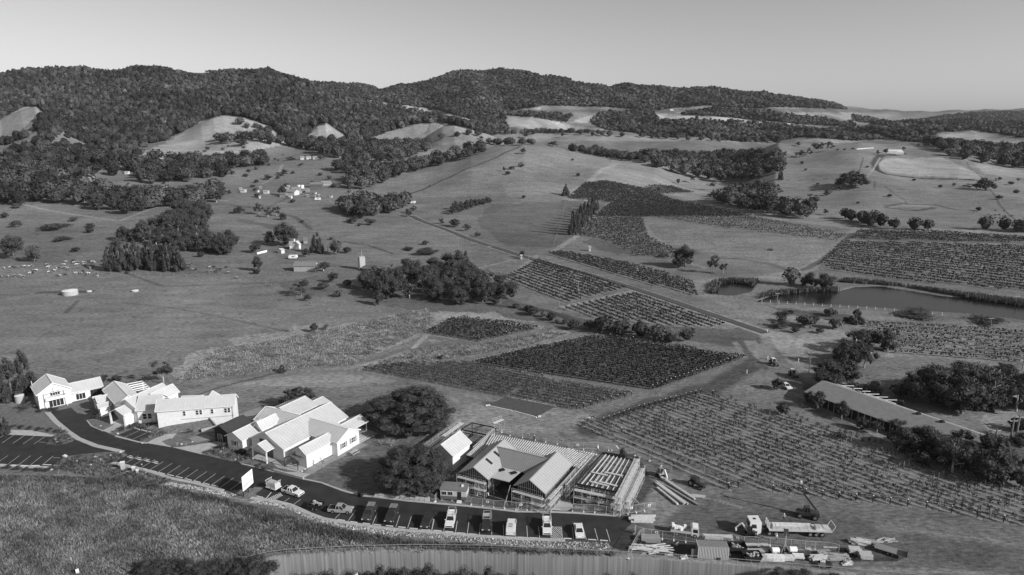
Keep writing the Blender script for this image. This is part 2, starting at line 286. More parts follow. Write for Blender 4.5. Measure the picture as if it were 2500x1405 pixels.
# ------------------------------------------------------------------ what grows where, with one slope lightened as sunlit (pixel outline, tone, softness m)
PAINT = [
 # bright dry slopes
 ([(-100,300),(0,296),(50,266),(90,256),(95,275),(40,330),(0,345),(-100,360)], .26),
 ([(400,352),(450,322),(490,298),(545,283),(600,288),(660,312),(710,350),(600,372),(480,380),(400,420),(310,400),(350,370)], .27),
 ([(740,345),(775,309),(800,303),(835,325),(850,350)], .27),
 ([(1035,345),(1080,306),(1115,300),(1180,325),(1250,350),(1150,362),(1050,352)], .25),
 ([(880,345),(950,322),(1010,302),(1050,297),(1040,320),(1000,345)], .25),
 ([(870,240),(960,252),(1060,268),(1130,285),(1200,312),(1140,300),(1060,280),(940,262)], .34),
 ([(1055,245),(1080,238),(1095,250),(1060,250)], .34), ([(1090,255),(1105,235),(1125,252)], .34), ([(1090,275),(1110,258),(1170,275),(1120,278)], .3),
 ([(1180,205),(1200,190),(1240,202),(1215,208)], .42),
 ([(1215,285),(1300,285),(1400,308),(1500,318),(1430,320),(1280,315),(1210,305)], .28),
 ([(1265,270),(1320,262),(1320,275),(1270,277)], .32), ([(1390,300),(1455,278),(1440,300)], .3), ([(1400,295),(1450,280),(1430,300)], .28),
 ([(1600,278),(1720,284),(1930,298),(1930,308),(1800,302),(1620,292)], .34),
 ([(1640,268),(1700,262),(1760,262),(1750,272),(1660,278)], .28), ([(1820,268),(1930,262),(2060,270),(2180,285),(2150,300),(2000,290),(1900,275)], .22),
 ([(2080,275),(2200,282),(2250,300),(2170,300)], .22), ([(1940,345),(1990,307),(2040,325),(2110,345),(2050,350)], .24),
 ([(2060,305),(2160,325),(2240,345),(2180,345)], .22), ([(2290,330),(2380,322),(2500,345),(2500,360),(2300,350)], .24),
 ([(1050,270),(2560,262),(2560,275),(1050,275)], .12),
 ([(1000,330),(1400,325),(1900,345),(1900,352),(1700,345),(1400,345),(1100,352)], .22),
 # far lower slopes, mid tone
 ([(1050,355),(1280,352),(1480,385),(1500,400),(1390,470),(1280,480),(980,480),(900,470),(1000,400)], .19),  # central hill slope: tone raised so the pasture looks sunlit
 ([(1500,388),(1650,405),(1760,445),(1740,470),(1830,500),(2050,545),(2090,560),(1840,530),(1560,455),(1480,440),(1430,445),(1385,487),(1370,485),(1470,415)], .21),
 ([(1380,490),(1495,494),(1445,530),(1405,580),(1360,600),(1340,605),(1230,600),(1160,540),(1200,500)], .115),
 ([(1340,605),(1410,575),(1410,600),(1340,625),(1300,622)], .16),
 ([(1570,535),(1680,545),(1860,575),(2050,592),(2040,600),(1980,640),(1930,655),(1850,630),(1700,612),(1600,590)], .19),
 ([(1480,580),(1560,625),(1470,615),(1420,590)], .10),
 ([(1910,352),(2130,350),(2290,358),(2500,402),(2560,420),(2560,560),(2100,545),(1900,500),(1880,420)], .17),
 ([(2145,405),(2160,388),(2300,385),(2400,430),(2390,440),(2200,425),(2155,418)], .27), ([(2380,400),(2560,425),(2560,440),(2400,425)], .24),
 ([(1750,450),(1900,500),(2050,540),(2100,555),(2560,565),(2560,582),(2100,562),(1900,535),(1700,490),(1650,440)], .22),
 # left paddocks
 ([(0,500),(300,540),(400,505),(560,500),(640,560),(460,590),(450,640),(200,640),(0,600)], .15),
 ([(0,610),(300,560),(300,600),(230,650),(0,650)], .135),
 ([(-50,650),(260,665),(700,690),(750,720),(850,740),(1000,730),(1060,760),(950,800),(600,830),(400,870),(380,900),(90,910),(0,870),(-50,870)], .165),
 ([(400,905),(520,850),(640,835),(850,790),(1060,750),(1200,760),(1330,780),(1400,800),(1390,820),(1250,850),(1150,870),(900,895),(650,912),(430,935)], .245),
 ([(560,830),(800,790),(860,830),(600,870)], .25),
 ([(840,900),(1020,850),(1150,842),(1340,808),(1385,815),(1280,848),(1120,875),(1000,890),(880,905)], .25),
 ([(1195,755),(1300,755),(1395,790),(1410,815),(1330,790),(1220,775)], .12),
 ([(1230,745),(1330,765),(1440,800),(1650,830),(1820,850),(1880,830),(1870,800),(1640,800),(1460,790),(1350,760),(1240,730)], .09),
 ([(680,690),(860,700),(1200,740),(1250,760),(1060,765),(880,740),(720,720)], .12),
 ([(380,935),(560,905),(880,905),(1160,985),(1100,1010),(930,960),(560,985),(470,960)], .165),
 ([(560,940),(700,915),(870,905),(1000,925),(940,940),(720,945)], .22),
 ([(1090,1000),(1200,985),(1440,1010),(1470,1030),(1420,1060),(1250,1060),(1120,1040)], .20),
 ([(1185,990),(1237,967),(1360,992),(1310,1020)], .10),
 ([(1130,830),(1310,808),(1310,800),(1350,795),(1330,812),(1170,845),(1020,850),(860,890),(1020,835)], .17),
 # between the lake and the shed
 ([(1700,690),(1750,720),(1850,740),(2000,750),(2150,760),(2300,770),(2560,790),(2560,810),(2300,790),(2110,780),(1900,760),(1790,745),(1700,730)], .18),
 ([(1780,735),(2070,765),(2080,790),(1900,790),(1800,770)], .17),
 ([(1885,750),(2000,760),(2080,770),(2070,785),(1950,775)], .09),
 ([(1940,830),(1980,805),(2050,803),(2075,820),(2040,850),(2000,870),(1950,860)], .2),
 ([(1780,835),(1840,830),(1880,860),(1860,880),(1800,870)], .2),
 ([(1860,815),(1920,810),(2010,880),(2060,950),(1990,950),(1930,880)], .21),
 ([(2130,870),(2170,860),(2420,890),(2440,910),(2330,930),(2160,935),(2090,930)], .145),
 ([(1810,900),(1890,880),(1960,900),(1900,940),(1870,960),(1800,950)], .17),
 ([(1740,960),(1850,950),(1960,970),(2100,1040),(2300,1110),(2500,1210),(2500,1220),(2250,1120),(2000,1035),(1760,968)], .15),
 ([(1960,935),(2150,970),(2400,1060),(2500,1080),(2560,1180),(2400,1160),(2150,1080),(1960,1000)], .11),
 ([(2400,1005),(2480,1005),(2500,1040),(2420,1060),(2395,1030)], .2),
 # building site and yard
 ([(1560,1120),(1640,1120),(1760,1190),(1850,1215),(2300,1250),(2560,1300),(2560,1440),(2000,1400),(1500,1360),(1500,1300),(1540,1250)], .135),
 ([(1530,1165),(1600,1160),(1640,1180),(1600,1240),(1520,1245)], .10),
 ([(1700,1205),(1850,1225),(1900,1250),(1830,1262),(1730,1240)], .11),
 ([(1650,1195),(1800,1240),(1950,1300),(2300,1330),(2560,1360),(2560,1330),(2200,1290),(1900,1260)], .17),
 ([(1440,1300),(1560,1290),(1900,1330),(2220,1360),(2200,1375),(1900,1365),(1560,1355),(1490,1340)], .05),
 ([(740,1165),(900,1060),(1060,1060),(1110,1120),(1080,1230),(900,1215)], .11),
 ([(1100,1100),(1560,1110),(1600,1250),(1400,1255),(1150,1230)], .07),
 # foreground bank
 ([(-100,1160),(0,1160),(300,1150),(640,1230),(1000,1310),(1500,1345),(1500,1362),(1300,1350),(860,1345),(640,1362),(640,1440),(-100,1440)], .15),
 ([(-60,1155),(300,1158),(600,1215),(1000,1300),(1490,1350),(1490,1358),(1000,1310),(600,1228),(300,1170),(-60,1170)], .12),
 ([(-100,1165),(60,1180),(90,1250),(60,1405),(-100,1440)], .11),
 ([(0,995),(130,1010),(150,1050),(0,1050)], .19), ([(0,1140),(130,1145),(300,1160),(0,1165)], .13),
 ([(120,1110),(270,1105),(300,1110),(270,1140),(400,1170),(300,1160),(130,1145)], .12),
]
# tracks and drives: points, width m, tone
TRACKS = [
 ([(1440,1050),(1500,1022),(1600,985),(1700,955),(1760,938),(1810,905),(1840,885)], 7.5, .075),
 ([(1455,1040),(1560,1075),(1700,1150),(1830,1215),(1900,1240)], 5.5, .115),
 ([(520,930),(700,903),(860,890),(950,865),(1020,835)], 4, .13),
 ([(700,912),(880,898),(1000,890),(1170,860),(1400,822),(1480,815),(1600,822),(1820,862)], 5, .165),
 ([(1120,778),(1250,785),(1330,792),(1345,800),(1320,812),(1180,842),(1040,822),(860,890),(560,915)], 3, .15),
 ([(850,905),(1010,930),(1200,975),(1400,1008)], 4, .17),
 ([(1870,815),(1910,850),(1960,905),(2010,950),(2100,975)], 4, .23), ([(1868,820),(1880,860),(1860,890)], 4, .18),
 ([(1805,830),(1830,870),(1870,900)], 2.5, .09), ([(1010,850),(1060,800),(1120,775)], 2.2, .3),
 ([(2092,560),(2075,585),(2045,607),(2000,640),(1960,662),(1905,672),(1885,680)], 9, .21),
 ([(2080,570),(2045,607),(2000,640),(1960,660)], 4, .10),
 ([(1935,665),(1880,645),(1800,632),(1740,630)], 3, .10), ([(1700,690),(1760,682),(1850,680),(1900,672)], 7, .21), ([(1700,690),(1720,720),(1790,750)], 6, .2),
 ([(1560,535),(1590,575),(1640,612),(1680,640),(1720,655)], 5, .22), ([(1395,487),(1440,445),(1500,402)], 6, .26), ([(1390,488),(1495,494),(1450,530),(1405,580),(1350,615)], 4, .24),
 ([(1452,530),(1840,530),(2090,560)], 3, .2), ([(1378,750),(1550,711)], 4, .25), ([(1560,535),(1565,575)], 4, .2),
 ([(2200,375),(2150,380),(2135,400),(2140,415),(2160,425),(2220,433),(2300,438),(2380,440)], 8, .035), ([(2205,375),(2150,380),(2133,400)], 9, .06),
 ([(2150,385),(2112,440)], 2, .24), ([(2108,385),(2092,430),(2135,445),(2135,460)], 1.5, .07), ([(2160,455),(2210,490),(2215,500)], 1.5, .09), ([(1910,440),(2060,435)], 1.2, .08),
 ([(2360,395),(2400,440),(2440,500),(2500,555)], 1.6, .08), ([(2160,505),(2200,498),(2280,500),(2330,512)], 4, .08), ([(2165,508),(2230,515),(2280,508)], 6, .07), ([(2190,503),(2260,503)], 3, .25),
 ([(1270,358),(1200,390),(1100,432),(1040,460),(975,482)], 3.2, .05), ([(1430,350),(1360,352),(1345,358)], 3, .08),
 ([(560,500),(640,510),(720,530),(760,560)], 4, .085), ([(655,505),(740,470),(790,485)], 3, .1), ([(0,495),(60,500),(290,540),(400,500),(560,490)], 2.5, .24), ([(690,400),(680,425),(640,450)], 2.5, .22),
 ([(590,540),(650,550),(700,570)], 9, .1), ([(1200,745),(1330,760),(1420,790),(1520,815)], 4, .055), ([(840,590),(900,600),(960,620)], 2, .06),
 ([(260,650),(400,700),(700,690),(800,670)], 2, .11), ([(300,740),(420,752),(520,770),(700,810)], 1, .1), ([(100,715),(220,712)], 5, .08), ([(160,765),(190,735)], 2, .1),
 ([(1310,625),(1235,683),(1170,715)], 3.5, .22), ([(1040,690),(1150,660),(1265,632)], 1.5, .24),
 ([(480,965),(540,945),(620,925),(700,905)], 1, .07), ([(2170,870),(2185,850),(2160,830)], 3, .2), ([(1905,775),(2050,785)], 2, .2),
 ([(1950,965),(2000,990),(2100,1040),(2300,1130),(2500,1225)], 3, .2),
 ([(1555,1268),(1650,1268),(1760,1300),(1900,1312),(2040,1316),(2250,1335),(2400,1352),(2560,1385)], 9, .105), ([(1600,1245),(1680,1262),(1800,1268),(1990,1272),(2100,1290)], 7, .105), ([(2040,1310),(2200,1322),(2350,1340),(2560,1362)], 1.0, .12), ([(2100,1390),(2300,1395),(2560,1420)], 1.5, .2), ([(1640,1180),(1620,1240),(1600,1260)], 7, .2),
 ([(-60,1163),(300,1163),(450,1195),(600,1222),(1000,1305),(1490,1352),(1700,1368)], 1.6, .19),
]
ROAD = [(1005,528),(1030,540),(1085,560),(1150,586),(1230,611),(1285,629),(1400,660),(1500,690),(1600,722),(1700,756),(1800,790),(1872,814)]
FOREST = [   # far woods that read as one mass: outline, spacing m, crown radius m, crown height m
 ([(-300,150),(0,160),(420,150),(560,165),(760,185),(860,220),(950,238),(1060,260),(1200,300),(1240,316),(1180,325),(1080,300),(1020,302),(940,325),(860,350),(840,328),(795,302),(770,310),(735,350),(700,345),(660,310),(590,284),(545,282),(490,297),(450,320),(400,345),(360,352),(280,354),(200,347),(130,332),(70,322),(110,300),(95,262),(60,260),(0,290),(-300,330)], 8.4, 5.4, 11),
 ([(120,310),(360,360),(300,420),(220,425),(120,400),(40,400),(-200,420),(-200,345),(0,350)], 10, 5.0, 8),
 ([(300,150),(1200,140),(1240,322),(1060,295),(960,268),(870,252),(780,215)], 13, 7.5, 10),
 ([(840,150),(1160,150),(1500,190),(1950,205),(2070,268),(1900,262),(1820,266),(1720,258),(1640,265),(1590,272),(1480,262),(1330,258),(1240,272),(1180,272),(1140,250),(1100,232),(1050,240),(1040,268),(960,252),(860,238)], 13, 7.5, 10),
 ([(1240,276),(1320,277),(1400,280),(1380,300),(1290,285),(1200,280),(1140,285),(1090,278),(1050,262),(1050,252),(1130,256),(1180,270)], 12, 6.5, 9),
 ([(1460,275),(1590,270),(1610,295),(1700,292),(1930,308),(2080,330),(2090,345),(1960,335),(1900,345),(1650,332),(1480,318),(1440,300)], 12, 6.5, 9),
 ([(1750,262),(1840,270),(1960,283),(2080,300),(2090,310),(1960,305),(1740,284),(1660,280)], 13, 6.5, 9),
 ([(2090,315),(2210,320),(2310,345),(2300,352),(2200,345),(2110,322)], 12, 6.5, 9), ([(1995,322),(2060,310),(2160,340),(2080,345)], 12, 6, 8),
 ([(2160,305),(2240,295),(2330,280),(2420,275),(2600,270),(2600,345),(2480,335),(2380,318),(2290,325),(2250,345),(2200,330)], 13, 7, 10),
 ([(2080,280),(2180,300),(2160,308),(2080,295)], 13, 6.5, 8),
]
WOODS = []   # filled further down (trees one can tell apart)

def paint_ground(X, Y, Z):
    u, v = proj(X, Y, Z)
    n1 = np.sin(X*.11 + 2*np.sin(Y*.05)) * np.sin(Y*.13 + 1.7*np.sin(X*.06)); n2 = np.sin(X*.37+Y*.11)*np.sin(Y*.31-X*.2)
    s = F/np.maximum(Y, 60)
    up = u + (n1*2.2 + n2*.8)*np.minimum(s, 6); vp = v + (n2*1.0 + n1*.8)*np.minimum(s, 6)*.45
    tone = np.full(X.shape, .15) + np.where(Y > 2200, .02, 0); tuss = np.zeros(X.shape)
    for poly, t in PAINT:
        m = pip(poly, up, vp); tone[m] = t
        if t in (.245, .25, .19): tuss[m] = 1
    tone[pip([(-100,1165),(640,1230),(1500,1345),(1500,1362),(640,1362),(640,1500),(-100,1500)], u, v)] *= 1
    for pts, w, t in TRACKS:
        q = land([p[0] for p in pts], [p[1] for p in pts]); x0, x1 = q[:, 0].min()-w-4, q[:, 0].max()+w+4; y0, y1 = q[:, 1].min()-w-4, q[:, 1].max()+w+4
        k = np.where((X > x0) & (X < x1) & (Y > y0) & (Y < y1))[0]
        if len(k) == 0: continue
        d = pdist(q[:, :2], X[k], Y[k], False) + n2[k]*min(w*.12, .8)
        e = .25*w + Y[k]*.0012
        f = np.clip((w/2 + e/2 - d)/e, 0, 1); tone[k] = tone[k]*(1-f) + t*f; tuss[k] *= 1-f
    q = ROADW; k = np.where((X > q[:, 0].min()-20) & (X < q[:, 0].max()+20) & (Y > q[:, 1].min()-20) & (Y < q[:, 1].max()+20))[0]
    d = pdist(q[:, :2], X[k], Y[k], False); f = np.clip((4.6 - d)/1.4, 0, 1); tone[k] = tone[k]*(1-f) + .22*f
    for fd in FIELDS:
        m = pip(fd[1], u + n2*.5, v); tone[m] = fd[6]; tuss[m] = 0
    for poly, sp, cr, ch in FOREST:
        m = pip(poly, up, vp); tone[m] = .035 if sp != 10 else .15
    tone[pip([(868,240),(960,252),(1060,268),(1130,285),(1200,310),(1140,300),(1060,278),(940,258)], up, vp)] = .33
    return tone, tuss
q = land([p[0] for p in ROAD], [p[1] for p in ROAD]); ROADW = q

def make_land():
    aa = np.concatenate([np.linspace(-1.9, -.84, 40)[:-1], np.linspace(-.84, .84, 1150), np.linspace(.84, 1.9, 40)[1:]])
    yy = np.concatenate([np.linspace(-60, 76, 6), np.linspace(80, 130, 260), np.geomspace(130.25, 420, 330)[1:], np.geomspace(422, 6500, 480), [6950]])
    A, YY = np.meshgrid(aa, yy); X = A*np.maximum(YY, 90); Z = hgt(X, YY)
    Z[yy < 80] = Z[np.searchsorted(yy, 80)][None]*0 + hgt(X[yy < 80], np.full(X[yy < 80].shape, 80.0))
    nr, nc = X.shape; V = np.stack([X.ravel(), YY.ravel(), Z.ravel()], 1)
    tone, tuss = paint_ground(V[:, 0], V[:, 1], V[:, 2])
    i = np.arange(nr*nc).reshape(nr, nc); q = np.stack([i[:-1, :-1], i[:-1, 1:], i[1:, 1:], i[1:, :-1]], -1).reshape(-1, 4)
    m = bpy.data.materials.new('pasture'); m.use_nodes = True; n = m.node_tree; b = n.nodes['Principled BSDF']; N = n.nodes.new; Lk = n.links.new
    b.inputs['Roughness'].default_value = .95; b.inputs['Specular IOR Level'].default_value = .1
    at = N('ShaderNodeAttribute'); at.attribute_name = 'tone'; at2 = N('ShaderNodeAttribute'); at2.attribute_name = 'tuss'
    g = N('ShaderNodeNewGeometry')
    def noise(scale, det, stretch=(1, 1, 1), rot=0, dist=0.0):
        mp = N('ShaderNodeMapping'); mp.inputs['Scale'].default_value = stretch; mp.inputs['Rotation'].default_value = (0, 0, rot); Lk(g.outputs['Position'], mp.inputs[0])
        z = N('ShaderNodeTexNoise'); z.inputs['Scale'].default_value = scale; z.inputs['Detail'].default_value = det; z.inputs['Distortion'].default_value = dist; Lk(mp.outputs[0], z.inputs['Vector']); return z.outputs['Fac']
    def rng_(x, a, bb, c, d):
        r = N('ShaderNodeMapRange'); r.inputs['From Min'].default_value = a; r.inputs['From Max'].default_value = bb; r.inputs['To Min'].default_value = c; r.inputs['To Max'].default_value = d; Lk(x, r.inputs['Value']); return r.outputs[0]
    def mul(x, y):
        r = N('ShaderNodeMath'); r.operation = 'MULTIPLY'; Lk(x, r.inputs[0]); Lk(y, r.inputs[1]); return r.outputs[0]
    big = rng_(noise(.012, 5, (1, 1, 1), 0, 1.0), .3, .7, .8, 1.2)
    med = rng_(noise(.09, 6, (.55, 1.6, 1), .3, .6), .32, .68, .84, 1.16)
    fin = rng_(noise(1.1, 7, (.5, 1.3, 1), -.2), .30, .70, .62, 1.38)
    vfine = rng_(noise(5, 4), .3, .7, .72, 1.28)
    dark = rng_(noise(.28, 6, (1, 1, 1), .5, .8), .58, .70, 1.0, .68)
    x = mul(mul(mul(mul(at.outputs['Fac'], big), med), fin), mul(vfine, dark))
    tn = rng_(noise(.8, 4, (1, 1, 1), 0, 1.5), .35, .65, .62, 1.25)
    mx = N('ShaderNodeMix'); mx.data_type = 'FLOAT'; mx.inputs['A'].default_value = 1.0; Lk(at2.outputs['Fac'], mx.inputs['Factor']); Lk(tn, mx.inputs['B'])
    x = mul(x, mx.outputs[0]); gn = N('ShaderNodeMath'); gn.operation = 'MULTIPLY'; gn.inputs[1].default_value = 1.2; Lk(x, gn.inputs[0]); x = gn.outputs[0]; cb = N('ShaderNodeCombineColor')
    for k in range(3): Lk(x, cb.inputs[k])
    Lk(cb.outputs[0], b.inputs['Base Color'])
    bp = N('ShaderNodeBump'); bp.inputs['Strength'].default_value = .5; bp.inputs['Distance'].default_value = .35; Lk(noise(.7, 6, (1, 1, 1), 0, .5), bp.inputs['Height']); 
    bp2 = N('ShaderNodeBump'); bp2.inputs['Strength'].default_value = .35; bp2.inputs['Distance'].default_value = 3.0; Lk(noise(.05, 4), bp2.inputs['Height']); Lk(bp2.outputs[0], bp.inputs['Normal']); Lk(bp.outputs[0], b.inputs['Normal'])
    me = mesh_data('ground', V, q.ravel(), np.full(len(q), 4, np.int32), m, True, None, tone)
    at = me.attributes.new('tuss', 'FLOAT', 'POINT'); at.data.foreach_set('value', tuss.astype(np.float32))
    return tag(link('ground', me), kind='structure')
make_land()
def strip(name, pts, w, mat, lift, step=4.0, kind='structure'):
    P = land([p[0] for p in pts], [p[1] for p in pts])[:, :2]; d = np.concatenate([[0], np.cumsum(np.hypot(*np.diff(P, axis=0).T))])
    s = np.linspace(0, d[-1], max(3, int(d[-1]/step))); x = crom(d, P[:, 0], s); y = crom(d, P[:, 1], s)
    tx, ty = np.gradient(x), np.gradient(y); l = np.hypot(tx, ty); nx, ny = -ty/l, tx/l; V = []
    offs = np.linspace(-w/2, w/2, 5)
    for o in offs: X, Y = x+nx*o, y+ny*o; V.append(np.stack([X, Y, hgt(X, Y, False) + lift + .0004*Y], 1))
    V = np.stack(V, 1).reshape(-1, 3); n = len(s); i = np.arange(n*5).reshape(n, 5)
    q = np.stack([i[:-1, :-1], i[:-1, 1:], i[1:, 1:], i[1:, :-1]], -1).reshape(-1, 4)
    o = mesh_obj(name, V, q.ravel(), np.full(len(q), 4), mat); return tag(o, kind=kind)
m_oldroad = grey('worn_asphalt', .085, .85, .2, .5)
strip('country_road', ROAD, 4.2, m_oldroad, .06)
# water
def water(name, px, z):
    mb = MB(); P = [atz(x, y, 0) for x, y in px]; mb.poly([(p.x, p.y, z) for p in P]); m = grey('water', .012, .2, 0, 1, 0, .32)
    return tag(mb.build(name, m), kind='structure')
water('pond', POND, -.22); water('lake', LAKE, -.22)
# ------------------------------------------------------------------ foliage
def ico(sub):
    import bmesh
    b = bmesh.new(); bmesh.ops.create_icosphere(b, subdivisions=sub, radius=1.0)
    V = np.array([v.co[:] for v in b.verts]); Fc = np.array([[v.index for v in f.verts] for f in b.faces]); b.free(); return V, Fc
ICO1, ICO2 = ico(1), ico(2)
m_leaf = grey('foliage', .062, .7, .35, .9, 0, .25, attr='tone')
m_leaf_pale = grey('foliage_pale', .11, .7, .35, .9, 0, .25, attr='tone')
m_bark = grey('bark', .14, .9, .3, 3)
m_bark_pale = grey('pale_bark', .38, .8, .25, 3)
def leaves(cen, rad, n, size, r, up=.35, flat=1.0):
    """n leaf faces spread over the surface of lobes cen with radii rad"""
    p = rad**2/(rad**2).sum(); k = r.choice(len(cen), n, p=p)
    d = r.normal(size=(n, 3)); d[:, 2] = np.where(d[:, 2] < -up, -d[:, 2], d[:, 2]); d /= np.linalg.norm(d, axis=1)[:, None]
    rr = rad[k]*(0.72 + .4*r.random(n)**.7); P = cen[k] + d*rr[:, None]*np.array([1, 1, flat])
    nrm = d + r.normal(size=(n, 3))*.55; nrm /= np.linalg.norm(nrm, axis=1)[:, None]
    t = np.cross(nrm, r.normal(size=(n, 3))); t /= np.linalg.norm(t, axis=1)[:, None]; b = np.cross(nrm, t)
    s = size*(.6 + .8*r.random(n))[:, None]
    V = np.stack([P - t*s, P - b*s*.55, P + t*s, P + b*s*.55], 1).reshape(-1, 3)
    tone = np.repeat((.75 + .5*r.random(n))*(.78 + .44*((k*7919) % 13)/12), 4)
    return V, np.arange(n*4).reshape(-1, 4), tone
def lobes(kind, nc, r):
    C = []
    while len(C) < nc:
        d = r.normal(size=3); d /= np.linalg.norm(d); q = r.random()**.5
        if kind == 'round': p = np.array([0, 0, .50]) + d*q*np.array([.37, .37, .40]); s = .10 + .08*r.random()
        elif kind == 'broad':
            d[2] = abs(d[2])*1.1 - .2; d /= np.linalg.norm(d); q = .55 + .45*r.random(); p = np.array([0, 0, .38]) + d*q*np.array([.45, .45, .52]); s = .055 + .055*r.random()
        elif kind == 'gum': p = np.array([0, 0, .60]) + d*q*np.array([.38, .38, .33]); s = .07 + .08*r.random()
        elif kind == 'cone':
            z = r.random()**1.2; w = .36*(1-z)**.65; t = r.random()*6.28; p = np.array([w*math.cos(t), w*math.sin(t), .06+.86*z]); s = .08 + .09*(1-z)
        elif kind == 'shrub':
            d[2] = abs(d[2]); p = np.array([0, 0, .22]) + d*q*np.array([.36, .36, .5]); s = .13 + .10*r.random()
        else: p = np.array([0, 0, .6]) + d*q*.3; s = .1
        C.append((p, s))
    return np.array([c[0] for c in C]), np.array([c[1] for c in C])
def crown_mesh(kind, nc, nl, size, seed, mat, core=.56):
    r = np.random.default_rng(seed); cen, rad = lobes(kind, nc, r)
    V, Q, T = leaves(cen, rad, nl, size, r, up=.35 if kind != 'shrub' else .1)
    Vs, Is, Ls, Ts = [V], [Q.ravel()], [np.full(len(Q), 4)], [T]; n = len(V)
    iv, jf = ICO2 if nl > 3000 else ICO1
    for c, s in zip(cen, rad):
        w = iv*(1 + .25*r.normal(size=(len(iv), 1)))*s*core + c; Vs.append(w); Is.append((jf + n).ravel()); Ls.append(np.full(len(jf), 3)); Ts.append(np.full(len(w), .55 + .25*r.random())); n += len(w)  # darkened core added inside each lobe to block light through the leaves
    return mesh_data('crown', np.concatenate(Vs), np.concatenate(Is), np.concatenate(Ls), mat, False, None, np.concatenate(Ts))
def trunk_mesh(kind, seed, mat, tw=.03, n=5):
    r = random.Random(seed); mb = MB(); top = {'round': .5, 'broad': .35, 'gum': .62, 'cone': .8, 'shrub': .3, 'bare': .5}[kind]
    p = Vector((0, 0, -.02)); q = Vector((r.uniform(-.03, .03), r.uniform(-.03, .03), top*.5)); e = Vector((q.x*1.5, q.y*1.5, top))
    mb.cone(p, q, tw*1.3, tw, 7); mb.cone(q, e, tw, tw*.6, 6)
    def limb(a, d, l, w, k):
        b = a + d*l; mb.cone(a, b, w, w*.6, 5)
        if k > 0:
            for _ in range(3 if kind == 'bare' else 2):
                nd = (d + Vector((r.uniform(-.8, .8), r.uniform(-.8, .8), r.uniform(-.2, .6)))).normalized(); limb(a + d*l*r.uniform(.55, 1), nd, l*r.uniform(.5, .8), w*.55, k-1)
    for _ in range(n + (3 if kind == 'bare' else 0)):
        a = r.uniform(0, 6.28); s = r.uniform(.3, 1.0) if kind != 'cone' else .15
        limb(q.lerp(e, r.random()), Vector((math.cos(a)*s, math.sin(a)*s, r.uniform(.3, .9))).normalized(), {'bare': .22, 'shrub': .15, 'cone': .08}.get(kind, .24), tw*.6, 3 if kind == 'bare' else 1)
    return mb.build_mesh('trunk', mat)
def _bm(s, name, mat):
    V = np.concatenate(s.v); lens = np.array([len(f) for f in s.f]); idx = np.array([i for f in s.f for i in f]); return mesh_data(name, V, idx, lens, mat, True, s.mi if any(s.mi) else None)
MB.build_mesh = _bm
TREES = {}
def tree_meshes(kind, lod, var):
    k = (kind, lod, var)
    if k not in TREES:
        nc = {'round': 34, 'broad': 95, 'gum': 22, 'cone': 40, 'shrub': 18}.get(kind.split('_')[0], 10); kk = kind.split('_')[0]
        nl, sz = {'hi': (26000, .0075), 'mid': (3800, .016), 'lo': (800, .032)}[lod]
        if lod == 'hi': nc = int(nc*1.8)
        if lod == 'lo': nc = max(6, nc//2)
        if kk == 'gum': nl = int(nl*.7)
        mat = m_leaf_pale if 'pale' in kind else m_leaf
        cm = crown_mesh(kk, nc, nl, sz, hash((kk, var)) % 1000 if False else sum(map(ord, kind))*7+var*31, mat) if kk != 'bare' else None
        tm = trunk_mesh(kk, var+5, m_bark_pale if kk in ('gum', 'bare') else m_bark, {'broad': .045, 'cone': .03, 'bare': .02}.get(kk, .022))
        TREES[k] = (cm, tm)
    return TREES[k]
def place_tree(x, y, z, w, h, kind, lod, label, group=None, cat='tree', name=None, var=None, rot=None):
    var = random.randrange(5) if var is None else var; cm, tm = tree_meshes(kind, lod, var)
    kk = kind.split('_')[0]
    nm = name or {'round': 'round_tree', 'broad': 'fig_tree', 'gum': 'gum_tree', 'cone': 'conifer_tree', 'shrub': 'shrub', 'bare': 'bare_tree'}[kk]
    if kk == 'shrub' and cat == 'tree': cat = 'shrub'
    e = bpy.data.objects.new(nm, None); COL.objects.link(e); e.location = (x, y, z); e.scale = (w, w, h); e.rotation_euler = (0, 0, random.uniform(0, 6.28) if rot is None else rot)
    if cm: link('crown' if kk != 'shrub' else 'foliage', cm, e)
    link('trunk' if kk != 'shrub' else 'stem', tm, e)
    return tag(e, label, cat, group)
FAR = []; CAND = []
def tree_px(bx, by, wpx, hpx, kind, label, group=None, cat='tree', must=True, lod=None, name=None):
    p = L1(bx, by); s = F/(p.y*CP - (p.z-HC)*SP); w = wpx/s; h = hpx/s/ (.97)
    CAND.append([must, wpx*hpx, p.x, p.y, p.z, w, h, kind, label, group, cat, lod, name])
def wood(poly, sp, h0, h1, kinds, label, group, wr=(.9, 1.25), cat='tree'):
    q = land([p[0] for p in poly], [p[1] for p in poly]); x0, x1, y0, y1 = q[:, 0].min(), q[:, 0].max(), q[:, 1].min(), q[:, 1].max()
    n = int((x1-x0)*(y1-y0)/(sp*sp)*6)+20; X = rng.uniform(x0, x1, n); Y = rng.uniform(y0, y1, n); Z = hgt(X, Y, False); u, v = proj(X, Y, Z)
    ok = pip(poly, u, v); X, Y, Z = X[ok], Y[ok], Z[ok]; kept = []
    for i in range(len(X)):
        if all((X[i]-a)**2 + (Y[i]-b)**2 > sp*sp for a, b in kept):
            kept.append((X[i], Y[i])); h = rng.uniform(h0, h1); w = h*rng.uniform(*wr); s = F/max(Y[i], 50)
            CAND.append([False, w*h*s*s, X[i], Y[i], Z[i], w, h, kinds[rng.integers(len(kinds))], label, group, cat, None, None])
R_, G_ = 'round', 'gum'
